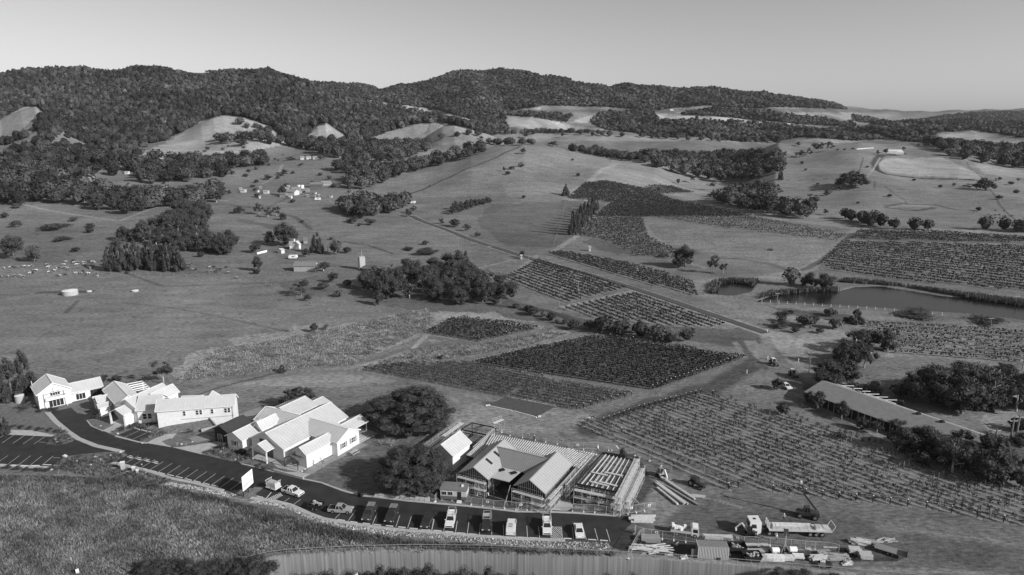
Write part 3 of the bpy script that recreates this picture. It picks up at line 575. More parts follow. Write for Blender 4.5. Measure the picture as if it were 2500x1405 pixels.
WD = [
 ([(885,705),(940,685),(1000,668),(1130,660),(1160,690),(1225,728),(1215,746),(1100,742),(1000,736),(900,735)], 8.5, 10, 15, [R_,R_,G_], 'tall dark tree in the dense copse', 'trees of the middle copse'),
 ([(300,588),(400,562),(460,520),(505,520),(505,595),(440,622),(400,610),(320,597)], 9.5, 12, 18, [R_,R_,G_], 'big rounded tree in the paddock clump', 'trees of the left paddock clump'),
 ([(450,608),(520,622),(585,622),(575,608),(480,600)], 8, 12, 16, [R_,G_], 'rounded tree in the short belt right of the paddock clump', 'trees of the short belt'),
 ([(-60,450),(100,452),(200,462),(300,478),(400,488),(480,482),(530,478),(530,495),(430,505),(330,522),(300,525),(230,510),(150,500),(-60,505)], 12, 11, 16, [R_,R_,G_], 'tree in the thick wood left of the farm sheds', 'trees of the left wood'),
 ([(-60,400),(80,412),(180,425),(235,448),(150,452),(-60,440)], 14, 10, 14, [R_,G_], 'tree around the white homestead at the far left', 'trees round the left homestead'),
 ([(100,375),(200,385),(330,405),(420,385),(330,425),(300,432),(200,425),(110,405)], 15, 10, 14, [R_], 'tree on the wooded foot of the left mountain', 'trees at the mountain foot'),
 ([(340,435),(400,400),(470,392),(560,395),(640,388),(650,405),(570,415),(560,432),(480,445),(400,452),(340,445)], 13, 10, 14, [R_,G_], 'tree in the wooded gully above the farm sheds', 'trees of the upper gully'),
 ([(510,348),(560,338),(620,332),(690,348),(690,356),(640,353),(560,351)], 14, 10, 13, [R_], 'tree in the band across the grassy cone hill', 'trees across the cone hill'),
 ([(577,302),(600,305),(640,318),(668,330),(650,330),(600,316)], 14, 8, 11, [R_], 'tree on the right shoulder of the cone hill', 'trees on the cone hill shoulder'),
 ([(700,358),(800,348),(900,358),(1000,355),(1045,352),(1060,368),(1000,388),(900,402),(870,424),(820,424),(850,395),(770,372)], 14, 11, 15, [R_,G_], 'tree in the broad wood between the two grassy cone hills', 'trees between the cone hills'),
 ([(850,445),(900,420),(960,412),(1050,398),(1110,382),(1178,362),(1180,378),(1100,398),(1040,414),(950,444),(900,464),(860,468)], 12, 10, 14, [R_,R_,G_], 'tree in the long wood along the far side of the central hill', 'trees along the central hill'),
 ([(830,510),(900,496),(1005,496),(1012,503),(950,524),(900,538),(860,532)], 9, 9, 13, [R_,G_], 'tree in the grove round the small cottage left of the road', 'trees of the cottage grove'),
 ([(1560,385),(1640,380),(1700,388),(1760,382),(1840,378),(1900,388),(1905,422),(1860,442),(1750,447),(1680,432),(1600,412)], 13, 11, 15, [R_,R_,G_], 'tree in the large valley wood left of the hilltop house', 'trees of the large valley wood'),
 ([(1390,370),(1450,368),(1550,388),(1600,404),(1560,399),(1470,385)], 13, 8, 11, [R_], 'tree in the thin strip leading to the large valley wood', 'trees of the thin strip'),
 ([(1750,494),(1800,474),(1860,458),(1890,468),(1880,502),(1990,527),(1960,536),(1850,522),(1780,508)], 10, 9, 13, [R_,R_,G_], 'tree in the winding belt above the upper vineyard', 'trees of the winding belt'),
 ([(2045,532),(2100,537),(2180,557),(2295,563),(2200,567),(2110,555)], 9, 7, 10, [R_,'shrub'], 'low rounded tree in the dark belt on the right hill foot', 'trees of the right belt'),
 ([(2240,352),(2350,358),(2500,368),(2600,372),(2600,408),(2480,412),(2400,400),(2330,388),(2290,366)], 14, 11, 15, [R_,R_,G_], 'tree in the wood right of the hilltop house', 'trees right of the hilltop house'),
 ([(2400,562),(2500,570),(2600,572),(2600,562)], 8, 7, 10, [R_], 'tree at the right edge below the grazing cattle', 'trees at the right edge'),
 ([(1912,692),(1990,697),(2040,702),(2035,710),(1960,706)], 7, 7, 10, [R_], 'dense dark tree at the near end of the lake', 'lakeside trees'),
 ([(2060,860),(2130,838),(2172,845),(2150,872),(2100,905),(2050,960),(2010,952),(2050,905)], 5.5, 7, 11, [R_,G_,'shrub'], 'dark tree in the thicket beside the mown lawn', 'trees of the lawn thicket'),
 ([(2215,965),(2330,950),(2430,980),(2460,1030),(2400,1035),(2290,995)], 5.5, 10, 15, [G_,R_], 'leafy tree in the wood behind the long shed', 'trees behind the long shed'),
 ([(2340,965),(2430,935),(2500,962),(2600,1000),(2500,1012),(2400,995)], 5.5, 8, 13, [R_,G_], 'tree in the creek wood at the right edge', 'trees of the right creek wood'),
 ([(2175,1082),(2260,1100),(2360,1120),(2450,1148),(2510,1190),(2400,1176),(2250,1132)], 5.0, 7, 11, [R_,G_], 'tree in the dark belt before the right end of the shed', 'trees of the shed belt'),
 ([(1455,812),(1520,805),(1600,815),(1700,835),(1730,845),(1600,838),(1470,822)], 5, 3, 6, ['shrub',R_], 'scrubby bush in the creek hollow below the country road', 'creek scrub'),
 ([(1070,336),(1180,325),(1330,322),(1330,328),(1180,334),(1080,342)], 16, 8, 11, [R_], 'tree in the far line along the ridge track', 'trees of the far ridge line'),
 ([(1330,322),(1500,330),(1700,340),(1900,347),(1900,351),(1700,345),(1500,336),(1330,328)], 16, 8, 11, [R_], 'tree in the long dark line above the central paddock', 'trees of the long dark line'),
 ([(1190,352),(1300,355),(1300,358),(1190,356)], 12, 8, 11, [R_], 'tree in the short row behind the central hill', 'trees of the short hill row'),
 ([(2230,650),(2330,662)], 99, 1, 2, [R_], 'x', 'x'),
]
for w_ in WD[:-1]: wood(*w_)
for poly_, sp_ in (([(400,560),(1000,520),(1050,600),(900,700),(700,740),(560,660),(300,680)], 44), ([(560,400),(900,440),(860,500),(620,520),(540,470)], 34), ([(-40,500),(280,530),(280,620),(-40,620)], 36), ([(880,480),(1400,390),(1500,420),(1200,520)], 70), ([(1920,370),(2300,440),(2500,440),(2500,530),(2000,500)], 60), ([(380,400),(560,350),(700,380),(640,430),(400,470)], 24), ([(1300,770),(1480,800),(1460,815),(1340,800)], 8), ([(1880,760),(2060,770),(2100,800),(2000,815),(1890,820)], 9), ([(1190,740),(1320,762),(1420,800),(1400,808),(1300,780)], 7), ([(1780,980),(1950,1010),(2150,1090),(2350,1180),(2300,1170),(1950,1040)], 16), ([(2400,960),(2500,990),(2500,1160),(2420,1140),(2420,1060),(2480,1010)], 9), ([(690,690),(860,700),(870,730),(760,740)], 14), ([(2100,940),(2250,960),(2330,985),(2200,1010),(2080,985)], 8)):
    wood(poly_, sp_, 1.6, 4.2, ['shrub', 'shrub', R_], 'low bush dotted over the pasture', 'bushes dotted over the pastures', (1.1, 1.8), 'bush')
SING = [
 (995,1037,238,106,'broad','huge spreading fig tree behind the restaurant','hi'), (1010,1184,200,112,'broad','huge dense fig tree beside the white gabled shed under construction','hi'),
 (730,1000,104,66,'broad','dome shaped fig tree just behind the restaurant roofs','mid'),
 (400,938,62,62,'gum','leaning gum tree with bare pale trunk behind the guest house','mid'),
 (30,975,75,108,'cone','broad dark conifer left of the white gabled house','mid'), (66,965,62,118,'cone','tallest dark conifer beside the white gabled house','mid'), (-8,985,70,105,'cone','dark conifer cut off by the left edge of the view','mid'), (10,1060,30,55,'cone','small dark conifer at the far left above the car park','mid'),
 (255,932,20,20,'round','small round bush behind the guest house, left one','mid'), (287,932,30,20,'round','wider round bush behind the guest house pergola','mid'),
 (689,909,24,20,'cone','lone small dark bush on the pale grass bank','mid'), (1078,876,16,14,'shrub','tiny dark bush on the pale bank left of the small vineyard','lo'),
 (766,812,26,24,'round','small dark tree by the dead white tree in the big paddock','mid'), (795,806,22,18,'shrub_pale','pale thin bush right of the small dark tree in the paddock','lo'),
 (632,662,32,38,'round','lone round tree left of the timber barn','mid'), (735,722,60,38,'gum','low spreading tree on the slope above the tall grass','mid'), (752,735,26,24,'shrub','small dark bush at the foot of the low spreading tree','lo'),
 (815,690,34,28,'round','round bushy tree right of the timber barn','mid'), (790,664,50,28,'gum','flat topped tree behind the timber barn','mid'), (925,745,34,38,'round','pale round tree at the left front of the middle copse','mid'),
 (700,600,70,60,'round','tall tree behind the white cottage with the round bush','mid'), (775,618,40,56,'cone','tall dark tree to the right of the white cottage','mid'), (820,622,44,40,'round_pale','pale leafy tree at the right of the white cottage garden','mid'), (660,600,30,34,'round','dark tree at the left of the white cottage','mid'),
 (625,618,36,26,'round','low tree left of the white cottage fence','mid'), (748,628,22,22,'round','garden tree in front of the white cottage','mid'),
 (35,632,64,62,'round','large dark tree at the left edge above the cattle','mid'), (85,640,50,46,'round_pale','pale willow beside the large dark tree at the left edge','mid'), (40,556,36,24,'shrub','dark bush in the upper left paddock','lo'), (130,560,110,16,'shrub','long low scrub in the upper left paddock','lo'), (150,588,60,12,'shrub','low scrub streak in the left paddock','lo'), (290,597,44,20,'shrub_pale','pale bushes at the left foot of the paddock clump','lo'),
 (220,555,36,14,'shrub','small bush by the pale track in the left paddock','lo'),
 (585,522,32,18,'round','small round tree in the paddock behind the clump','mid'), (515,535,24,26,'gum','thin pale tree right of the paddock clump','mid'), (632,525,30,28,'gum','thin tree at the left end of the orchard row','mid'), (655,532,28,26,'gum','second thin tree of the orchard row','mid'), (675,528,28,24,'gum','third tree of the orchard row','mid'), (692,538,24,20,'round','dark round tree at the right end of the orchard row','mid'),
 (1381,479,22,30,'cone','lone egg shaped tree beside the upper vineyard corner','mid'), (1278,377,18,16,'round','lone round tree on the crest of the central hill','lo'), (1250,415,22,12,'shrub','left clump of the small row on the central hill','lo'), (1272,408,20,12,'shrub','right clump of the small row on the central hill','lo'), (1232,420,14,14,'round','round bush left of the small row on the central hill','lo'),
 (1282,338,22,16,'round','umbrella shaped tree behind the central hill crest','lo'), (1176,343,14,12,'round','small tree right of the right cone hill','lo'), (1372,336,16,14,'round','dark tree where the ridge track ends','lo'), (1350,358,34,14,'round','low bushy tree at the top of the ditch line','lo'),
 (1672,652,68,58,'round','large dark tree standing in the pasture above the pond','mid'), (1740,668,38,46,'gum','gum tree right of the large pasture tree','mid'), (1765,670,26,30,'gum','slender smaller gum tree nearest the pond track','mid'), (1655,655,40,30,'round','low crown at the left foot of the large pasture tree','mid'),
 (1275,630,16,20,'round','round tree by the farm gate on the country road','mid'), (1137,640,18,30,'cone','upright dark tree right of the copse by the pale track','mid'), (1045,622,60,22,'shrub','scrub above the middle copse','mid'), (1110,650,40,18,'shrub_pale','pale scrub above the right end of the middle copse','lo'), (1000,612,40,14,'shrub','scrub by the pole above the middle copse','lo'),
 (2080,458,82,50,'broad','big spreading fig tree on the right hill','mid'), (2405,465,54,36,'broad','spreading tree on the right hill near the long drive end','mid'), (2365,458,34,10,'shrub','low scrub left of the spreading tree near the drive end','lo'), (1905,440,15,32,'cone','tall narrow tree beside the right end of the valley wood','mid'), (1984,505,38,32,'gum','gum tree above the winding belt','mid'), (1900,478,26,22,'gum','small gum tree left of the winding belt','mid'), (2018,478,26,14,'round','bush below the big spreading fig tree','lo'), (2045,465,14,14,'gum','thin sapling in front of the big spreading fig','lo'), (2328,455,12,9,'round','tiny tree by the drive on the right hill','lo'), (2437,442,18,10,'round','tiny tree right of the drive end','lo'), (2015,525,18,16,'round','round bush at the right end of the winding belt','lo'), (1970,530,20,18,'round','bush below the gum tree of the winding belt','lo'),
 (1950,358,18,12,'round','small round tree on the far crest of the right hill','lo'), (2000,372,44,26,'gum','spreading gum on the crest of the right hill','mid'), (2025,370,30,24,'gum','second spreading gum on the crest of the right hill','mid'), (1952,385,28,18,'round','round tree left of the crest gums','lo'), (1975,383,18,22,'gum','thin gum just left of the crest gums','lo'), (1912,385,22,16,'round','tree at the edge of the valley wood on the crest','lo'), (2142,378,14,12,'round','dark tree left of the hilltop house','lo'), (2162,376,18,14,'round','dark tree touching the hilltop house','lo'), (2205,368,12,10,'round','little tree behind the hilltop house','lo'), (2045,368,10,6,'shrub','first bush of the crest hedge','lo'), (2062,368,10,8,'shrub','second bush of the crest hedge','lo'), (2082,366,10,7,'shrub','third bush of the crest hedge','lo'),
 (1420,560,1,1,'x','x','x'),
 (1995,1000,44,52,'gum','bushy tree at the left corner of the long shed','mid'), (2052,1018,40,46,'round','tree behind the roof end of the long shed','mid'), (1898,952,36,34,'round','round dark tree beside the parked white car','mid'), (1860,950,14,14,'shrub','small bush left of the round dark tree','lo'),
 (1975,985,30,32,'round','bushy tree at the left wall of the long shed','mid'), (2000,998,36,36,'gum','thick tree against the near wall of the long shed','mid'), (2055,1025,40,40,'gum','tree along the near wall of the long shed by the opening','mid'), (2105,1050,40,36,'round','tree midway along the near wall of the long shed','mid'), (2140,1058,44,38,'gum','leafy tree in the row before the long shed','mid'), (2230,1095,80,62,'round','big dark tree in front of the long shed','mid'), (2290,1120,70,50,'round','dark tree right of the big one before the long shed','mid'), (2340,1110,70,66,'gum','tall tree at the right end of the long shed','mid'), (2380,1150,60,46,'round','dark tree below the right end of the long shed','mid'), (2440,1150,60,40,'round','low dark tree right of the shed end','mid'), (2490,1190,60,50,'round','dark tree at the right edge beyond the vineyard','mid'), (2350,1140,44,42,'gum_pale','pale bushy tree before the right end of the shed','mid'),
 (2090,790,44,38,'cone','dark tree below the lake bank','mid'), (2195,1060,50,44,'gum','tree hiding the middle of the long shed wall','mid'),
 (1650,830,40,36,'bare','leafless pale tree in the creek hollow','mid'), (1690,820,24,22,'round','round bush right of the leafless tree','lo'), (1463,812,14,16,'round','small round tree in the creek hollow','lo'),
 (2240,770,130,14,'shrub','reedy scrub along the near shore of the lake','lo'), (2400,785,120,16,'shrub','reedy scrub at the right of the near lake shore','lo'),
 (1905,800,60,22,'shrub','scrub mound right of the road end','lo'), (1915,770,50,14,'shrub','scrub behind the mound by the road end','lo'), (1965,785,40,14,'shrub','scrub left of the dark tree below the lake bank','lo'), (2025,690,40,22,'shrub_pale','pale willow bush behind the lakeside trees','lo'),
 (2450,920,80,34,'round','tree at the right edge above the creek wood','mid'), (2060,870,50,26,'shrub_pale','pale bush left of the lawn thicket','lo'), (2130,960,60,30,'shrub_pale','pale bushes before the lawn thicket','lo'), (2190,1000,60,26,'shrub','bush at the left of the trees behind the shed','lo'), (2080,960,50,34,'gum','gum in front of the lawn thicket','mid'),
 (865,545,40,24,'shrub','grey scrub below the cottage grove','lo'), (905,550,36,22,'shrub','dark scrub below the cottage grove','lo'), (1078,548,20,16,'round','bush left of the country road bend','lo'), (1110,555,36,22,'round','round tree on the verge of the country road','mid'), (1140,565,26,20,'round','second tree on the verge of the country road','lo'), (1165,578,20,16,'shrub','third bush on the verge of the country road','lo'), (1010,515,20,14,'shrub','dark bush beside the white caravan','lo'), (1000,530,20,18,'round','tree above the start of the country road','lo'),
 (1112,512,24,22,'round','tree at the left of the sloping hedge trees','lo'),
 (545,478,30,24,'round','dark tree over the long farm roof','lo'), (690,478,26,26,'round','dark round tree among the farm sheds','mid'), (560,475,16,12,'round','dark bush left of the farm sheds','lo'), (655,440,30,14,'round','bush by the curved farm drive','lo'), (690,430,34,16,'round','dark bush on the drive bend','lo'), (618,458,18,10,'shrub','small bush on the slope above the sheds','lo'), (870,440,22,16,'round','tree at the left tip of the long wood','lo'), (785,392,20,14,'round','dark bush right of the ridge farm','lo'), (710,392,30,10,'shrub','hedge below the ridge farm','lo'), (735,405,14,8,'shrub','small bush below the ridge farm','lo'),
 (600,400,60,34,'round','dark tree clump right of the upper gully','mid'), (590,358,40,22,'round','dark tree on the lower slope of the cone hill','lo'), (1610,470,16,14,'round','small tree beyond the upper vineyard','lo'), (1690,448,20,22,'gum','small gum at the edge of the dry slope','lo'), (1735,465,30,24,'gum','bushy gum on the dry slope','lo'), (1655,450,12,16,'round','dark little tree on the dry slope','lo'), (1735,480,26,10,'shrub','dark scrub below the bushy gum','lo'),
 (1620,628,30,12,'shrub','scrub below the curved vine block','lo'), (1880,612,18,6,'shrub','dark weed patch in the dry pasture','lo'),
 (955,1090,50,26,'bare','low leafless shrub on the lawn by the picnic table','mid'), (790,1142,28,40,'bare','leafless climber against the white restaurant wall','mid'),
]
for bx, by, w, h, k, lb, lod in SING:
    if k != 'x': tree_px(bx, by, w, h, k, lb, None, 'tree', True, lod)
for i in range(14):      # cypress row
    t = i/13; tree_px(268+t*172, 662-6*math.sin(t*3)+(i % 3)*2, 34, 66-16*abs(t-.2) + (i % 3)*8, 'cone', 'dark cypress in the row beside the grazing cows', 'cypress row beside the cows', 'tree', True, 'mid')
for i in range(12):
    t = i/11; tree_px(1398+t*52+(i % 2)*6, 574-t*60, 26-8*t, 62-22*t, 'cone', 'dark pine in the dense windbreak row on the central paddock', 'windbreak pines', 'tree', True, 'mid')
for i in range(9):
    t = i/8; tree_px(1106+t*86, 524-t*28, 22, 22+6*math.sin(t*5), 'round', 'tree in the sloping hedge row left of the windbreak', 'sloping hedge row trees', 'tree', True, 'mid')
CAND.sort(key=lambda c: (not c[0], -c[1]))
NT = 300
for i, c in enumerate(CAND):
    must, ar, x, y, z, w, h, k, lb, gp, cat, lod, nm = c
    if i < NT or must: place_tree(x, y, z - (.15 if must and k != 'broad' else .12*h), w, h, k, lod or ('mid' if ar > 700 else 'lo'), lb, gp, cat, nm)
    else: FAR.append(c)
print('trees', len(CAND), 'things', len(CAND)-len(FAR), 'far', len(FAR))
# woods merged as stuff: many irregular crowns
def crowns_stuff(name, X, Y, Z, R, H, label, mat, leafy=0, seed=3, geo=None):
    r = np.random.default_rng(seed); iv, jf = geo or ICO1; n = len(X); nv = len(iv)
    j = 1 + .22*r.normal(size=(n, nv, 1)); S = np.stack([R, R, H*.5], 1)[:, None, :]*(.82 if leafy > 50 else 1.0)
    j = np.where(r.random((n, 1, 1)) > .0, j, j); V = iv[None]*j*S + np.stack([X, Y, Z + H*.55], 1)[:, None, :]
    T = np.repeat(((.45 + 1.05*r.random(n)**1.6)*(1 + .34*np.sin(X*.013+2*np.sin(Y*.009))*np.sin(Y*.017+X*.006) + .9*(r.random(n) > .985)))[:, None]*(np.ones(nv)), 1, 1); T = T*(.8+.4*r.random((n, nv)))
    I = (jf[None] + (np.arange(n)*nv)[:, None, None]).reshape(-1, 3)
    Vs, Is, Ls, Ts = [V.reshape(-1, 3)], [I.ravel()], [np.full(len(I), 3)], [T.ravel()]
    if leafy:
        k = np.repeat(np.arange(n), leafy); m = len(k); d = r.normal(size=(m, 3)); d[:, 2] = np.abs(d[:, 2])*.9 - .2; d /= np.linalg.norm(d, axis=1)[:, None]
        C = np.stack([X[k], Y[k], Z[k] + H[k]*.55], 1) + d*np.stack([R[k], R[k], H[k]*.5], 1)*(1 + .18*r.random((m, 1)))
        nn = d + r.normal(size=(m, 3))*.5; t = np.cross(nn, r.normal(size=(m, 3))); t /= np.linalg.norm(t, axis=1)[:, None]; b = np.cross(nn, t); b /= np.linalg.norm(b, axis=1)[:, None]
        s = (R[k]*(.24 if leafy < 50 else .15)*(.5 + r.random(m)))[:, None]; Q = np.stack([C - t*s, C - b*s*.7, C + t*s, C + b*s*.7], 1).reshape(-1, 3)
        base = len(Vs[0]); Vs.append(Q); Is.append(np.arange(m*4) + base); Ls.append(np.full(m, 4)); Ts.append(np.repeat(T[k, 0]*(.7 + .7*r.random(m)), 4))
    o = mesh_obj(name, np.concatenate(Vs), np.concatenate(Is), np.concatenate(Ls), mat, None, False, None, np.concatenate(Ts))
    return tag(o, label, 'woodland', None, 'stuff')
m_forest = grey('forest_crowns', .052, .8, .35, .02, 0, .15, attr='tone')
FX = [[], [], []]
for poly, sp, cr, ch in FOREST:
    P = np.array(poly, float); a0, a1 = (P[:, 0].min()-PX)/F*1.02-.03, (P[:, 0].max()-PX)/F*1.06+.05; a0 = max(a0, -1.0); a1 = min(a1, 1.0)
    Y0, Y1 = (650, 2100) if sp < 9 else (600, 1500) if sp == 10 else (1500, 4700)
    gy = np.arange(Y0, Y1, sp*1.05); XX = []; YY_ = []
    for y in gy:
        x = np.arange(a0*y, a1*y, sp); XX.append(x + rng.uniform(-.5, .5, len(x))*sp); YY_.append(np.full(len(x), y) + rng.uniform(-.5, .5, len(x))*sp)
    X = np.concatenate(XX); Y = np.concatenate(YY_); Z = hgt(X, Y, False); u, v = proj(X, Y, Z); ok = pip(poly, u, v+ 0) & ~pip([(868,241),(960,253),(1060,269),(1130,286),(1200,311),(1140,300),(1060,277),(940,257)], u, v) & (rng.random(len(X)) < (.97 if sp != 10 else .9))
    if sp == 10: ok &= (np.sin(X*.028+2*np.sin(Y*.013))*np.sin(Y*.023+X*.009) + .5*np.sin(X*.07-Y*.05)) > -.25
    X, Y, Z, u, v = X[ok], Y[ok], Z[ok], u[ok], v[ok]
    # leave out what is hidden behind a nearer ridge
    vis = np.ones(len(X), bool)
    for t in (.55, .7, .8, .87, .92, .96):
        hz = hgt(X*t, Y*t, False); lz = HC + (Z + ch*1.3 - HC)*t; vis &= hz < lz + 14
    X, Y, Z = X[vis], Y[vis], Z[vis]; n = len(X); print('forest', sp, n)
    k = 0 if sp < 11 else 1
    clump = np.sin(X*.045 + 3*np.sin(Y*.021))*np.sin(Y*.05+X*.017)
    FX[min(k, 1)].append(np.stack([X, Y, Z - 1.0, cr*rng.uniform(.65, 1.25, n)*(1+.15*clump), ch*rng.uniform(.7, 1.35, n)*(1+.2*clump)], 1))
A = np.concatenate(FX[0]); crowns_stuff('mountain_forest', *A.T, 'continuous dark eucalypt forest covering the left mountain', m_forest, 16, 3, ICO2)
A = np.concatenate(FX[1]); crowns_stuff('distant_forest', *A.T, 'dark forest covering the central mountain and the far ridges', m_forest, 0, 5)
if FAR:
    A = np.array([[c[2], c[3], c[4], c[5]*.5, c[6]] for c in FAR]); crowns_stuff('distant_trees', *A.T, 'scattered small trees of the far woods below the ridges', m_leaf, 160, 9, ICO2)
# ------------------------------------------------------------------ vineyards: every row a thing
m_vine = grey('vine_leaves', .042, .7, .3, 1.2, 0, .2, attr='tone'); m_post = grey('vine_posts', .30, .8, .2, 2); m_endpost = grey('end_posts', .05, .8); m_guard = grey('post_caps', .75, .6); m_strip = grey('bare_strip', .24, .95, .3, .6)
FLBL = {'A1': 'sparse vine row beside the site track', 'A2': 'vine row in the large near vineyard', 'B': 'vine row in the long wedge vineyard', 'C': 'vine row in the dark diamond vineyard', 'D': 'vine row in the small round ended vineyard', 'E1': 'vine row just below the country road', 'E2': 'vine row in the lower roadside block', 'E3': 'vine row in the block above the road', 'F': 'vine row in the dark upper hillside vineyard', 'G1': 'vine row below the hillside vineyard', 'G2': 'vine row in the thin curved block', 'H': 'vine row in the large vineyard above the lake', 'I': 'vine row in the far right strip', 'J': 'vine row in the terraces below the lake', 'K': 'vine row in the tiny hillside block'}
ORD = 'first second third fourth fifth sixth seventh eighth ninth tenth eleventh twelfth thirteenth fourteenth fifteenth sixteenth seventeenth eighteenth nineteenth'.split()
def ordinal(i):
    if i < 19: return ORD[i]
    n = i + 1; t = ['twent', 'thirt', 'fort', 'fift', 'sixt'][n//10 - 2]; return t + ('ieth' if n % 10 == 0 else 'y-' + ORD[n % 10 - 1])
pm = MB(); pm.bar((0, 0, 0), (0, 0, 1), 1.0); POSTM = pm.build_mesh('post', m_post)
nrows = 0
def vineyard(nm, poly, dr, sp, vh, full, tone):
    global nrows
    q = land([p[0] for p in poly], [p[1] for p in poly])[:, :2]; e = land([dr[0], dr[2]], [dr[1], dr[3]])[:, :2]; d = e[1]-e[0]; d /= np.hypot(*d); nn = np.array([-d[1], d[0]])
    s = q @ d; t = q @ nn; near = q[:, 1].mean() < 230; r = np.random.default_rng(sum(map(ord, nm))); n = len(q); lines = []
    for tt in np.arange(t.min()+sp*.4, t.max(), sp):
        xs = []
        for i in range(n):
            t0, t1 = t[i], t[(i+1) % n]
            if (t0 > tt) != (t1 > tt): xs.append(s[i] + (s[(i+1) % n]-s[i])*(tt-t0)/(t1-t0))
        xs.sort()
        for a, b in zip(xs[::2], xs[1::2]):
            if b - a > 4: lines.append((tt, a, b))
    lines.sort(key=lambda l: (nn*l[0] + d*(l[1]+l[2])/2)[1])
    for li, (tt, a, b) in enumerate(lines):
        dist = (nn*tt + d*(a+b)/2)[1]; step = 1.5 if near else 1.6 + dist*.0012; nv = int((b-a)/step)+1; sv = np.linspace(a, b, nv)
        X = d[0]*sv + nn[0]*tt; Y = d[1]*sv + nn[1]*tt; sv = sv[Y < 5000]; X = d[0]*sv + nn[0]*tt; Y = d[1]*sv + nn[1]*tt; Z = hgt(X, Y, False)
        gap = r.random(len(X)) < (.34 if nm[0] == 'A' else .05)
        per = int((46 if near else 20)*full) + 3; k = np.repeat(np.where(~gap)[0], per); m = len(k)
        vig = ((.55 + .8*r.random(len(X))) if nm[0] == 'A' else (.8 + .4*r.random(len(X))))*(1 + .15*np.sin(X*.09+nn[1]*tt*.1)); sz = (.155 if near else .24 + dist*.0003); wd = .26 if near else .26
        along = r.normal(size=m)*step*(.20 if nm[0] == 'A' else .36); ac = r.normal(size=m)*wd; up = vh*(.42 + .62*r.random(m))*vig[k]
        C = np.stack([X[k] + d[0]*along + nn[0]*ac, Y[k] + d[1]*along + nn[1]*ac, Z[k] + up], 1)
        nr = r.normal(size=(m, 3)) + [0, 0, .4]; tg = np.cross(nr, r.normal(size=(m, 3))); tg /= np.linalg.norm(tg, axis=1)[:, None]; bt = np.cross(nr, tg); bt /= np.linalg.norm(bt, axis=1)[:, None]
        w = (sz*(.5 + r.random(m)))[:, None]; V = np.stack([C - tg*w, C - bt*w*.7, C + tg*w, C + bt*w*.7], 1).reshape(-1, 3); T = np.repeat(.6 + .9*r.random(m), 4)
        loc = Vector((float(X[0]), float(Y[0]), float(Z[0]))); root = thing('vine_row', ordinal(li) + ' row from the near edge: ' + FLBL[nm], 'vine row', loc, {'A1': 'rows beside the site track', 'A2': 'rows of the large near vineyard'}.get(nm, 'rows: ' + FLBL[nm].replace('vine row ', ''))); nrows += 1
        mesh_obj('vines', V, np.arange(m*4), np.full(m, 4), m_vine, root, False, None, T)
        if nm in ('A1', 'A2', 'B'):
            for q_ in np.arange(a, b, 7.5):
                x, y = d[0]*q_ + nn[0]*tt, d[1]*q_ + nn[1]*tt; po = link('post', POSTM, root); po.location = Vector((x, y, float(hgt(x, y, False).ravel()[0]))) - loc; po.scale = (.10, .10, vh+.3)
        mb = MB()
        if near:
            for hh in (.8, 1.35): 
                for i in range(0, len(X)-1, 4): j = min(i+4, len(X)-1); mb.bar((X[i], Y[i], Z[i]+hh), (X[j], Y[j], Z[j]+hh), .025)
            for i in np.where(~gap)[0]: mb.bar((X[i], Y[i], Z[i]), (X[i], Y[i], Z[i]+.9), .05)
        if mb.n: mb.build('trellis_wire', m_post, root)
        if nm in ('A1', 'A2', 'B', 'C', 'D'):
            for sgn, i in ((1, -1), (-1, 0)):
                eb = MB(); x, y, z = float(X[i]), float(Y[i]), float(Z[i]); eb.cone((x, y, z), (x, y, z+1.7), .11, .11, 6); eb.bar((x, y, z+1.4), (x-d[0]*sgn*2.2, y-d[1]*sgn*2.2, z+1.2), .12); eb.bar((x, y, z+1.3), (x+d[0]*sgn*1.3, y+d[1]*sgn*1.3, z), .04)
                eb.cur = 1; eb.box((x, y, z+1.72), (.24, .24, .12)); eb.build('end_post', [m_endpost, m_guard], root)
        if near or nm in ('D',):   # bare earth or straw strip under the vines
            n2 = max(2, int((b-a)/5)); s2 = np.linspace(a-1, b+1, n2); vv = []
            for q_ in s2:
                for o in (-.30-.22*r.random(), .30+.22*r.random()): x, y = d[0]*q_ + nn[0]*(tt+o), d[1]*q_ + nn[1]*(tt+o); vv.append((x, y, float(hgt(x, y, False).ravel()[0]) + .04))
            i = np.arange(n2-1)*2; qd = np.stack([i, i+1, i+3, i+2], 1); mesh_obj('soil_strip', vv, qd.ravel(), np.full(len(qd), 4), m_strip, root)
for fd in FIELDS: vineyard(fd[0], fd[1], fd[2], fd[3], fd[4], fd[5], fd[6]); print(fd[0], nrows)
# ------------------------------------------------------------------ site ground: asphalt, concrete, kerbs, markings (structure)
m_asph = grey('asphalt', .032, .75, .38, .35, 0, .35); m_conc = grey('concrete', .42, .85, .15, .8); m_conc2 = grey('grey_path', .26, .85, .15, 1.0); m_paint = grey('road_paint', .62, .7, .3, 5); m_mulch = grey('mulch_bed', .16, .95, .45, 1.3, bump=.6); m_lawn = grey('lawn', .15, .95, .3, .9, bump=.3); m_gravel = grey('pale_gravel', .45, .95, .3, 2)
def flat(name, px, z, mat, kind='structure'):
    mb = MB(); mb.poly([(*atz(x, y, 0)[:2], z) for x, y in px]); return tag(mb.build(name, mat), kind=kind)
def zz(L, ox, oy, s): return [(ox + x/s, oy + y/s) for x, y in L]
flat('garden_lawn', [(115,1005),(100,1005),(0,1000),(-60,1000),(-60,1052),(0,1050),(130,1062),(150,1056),(136,1030)], .012, m_lawn)
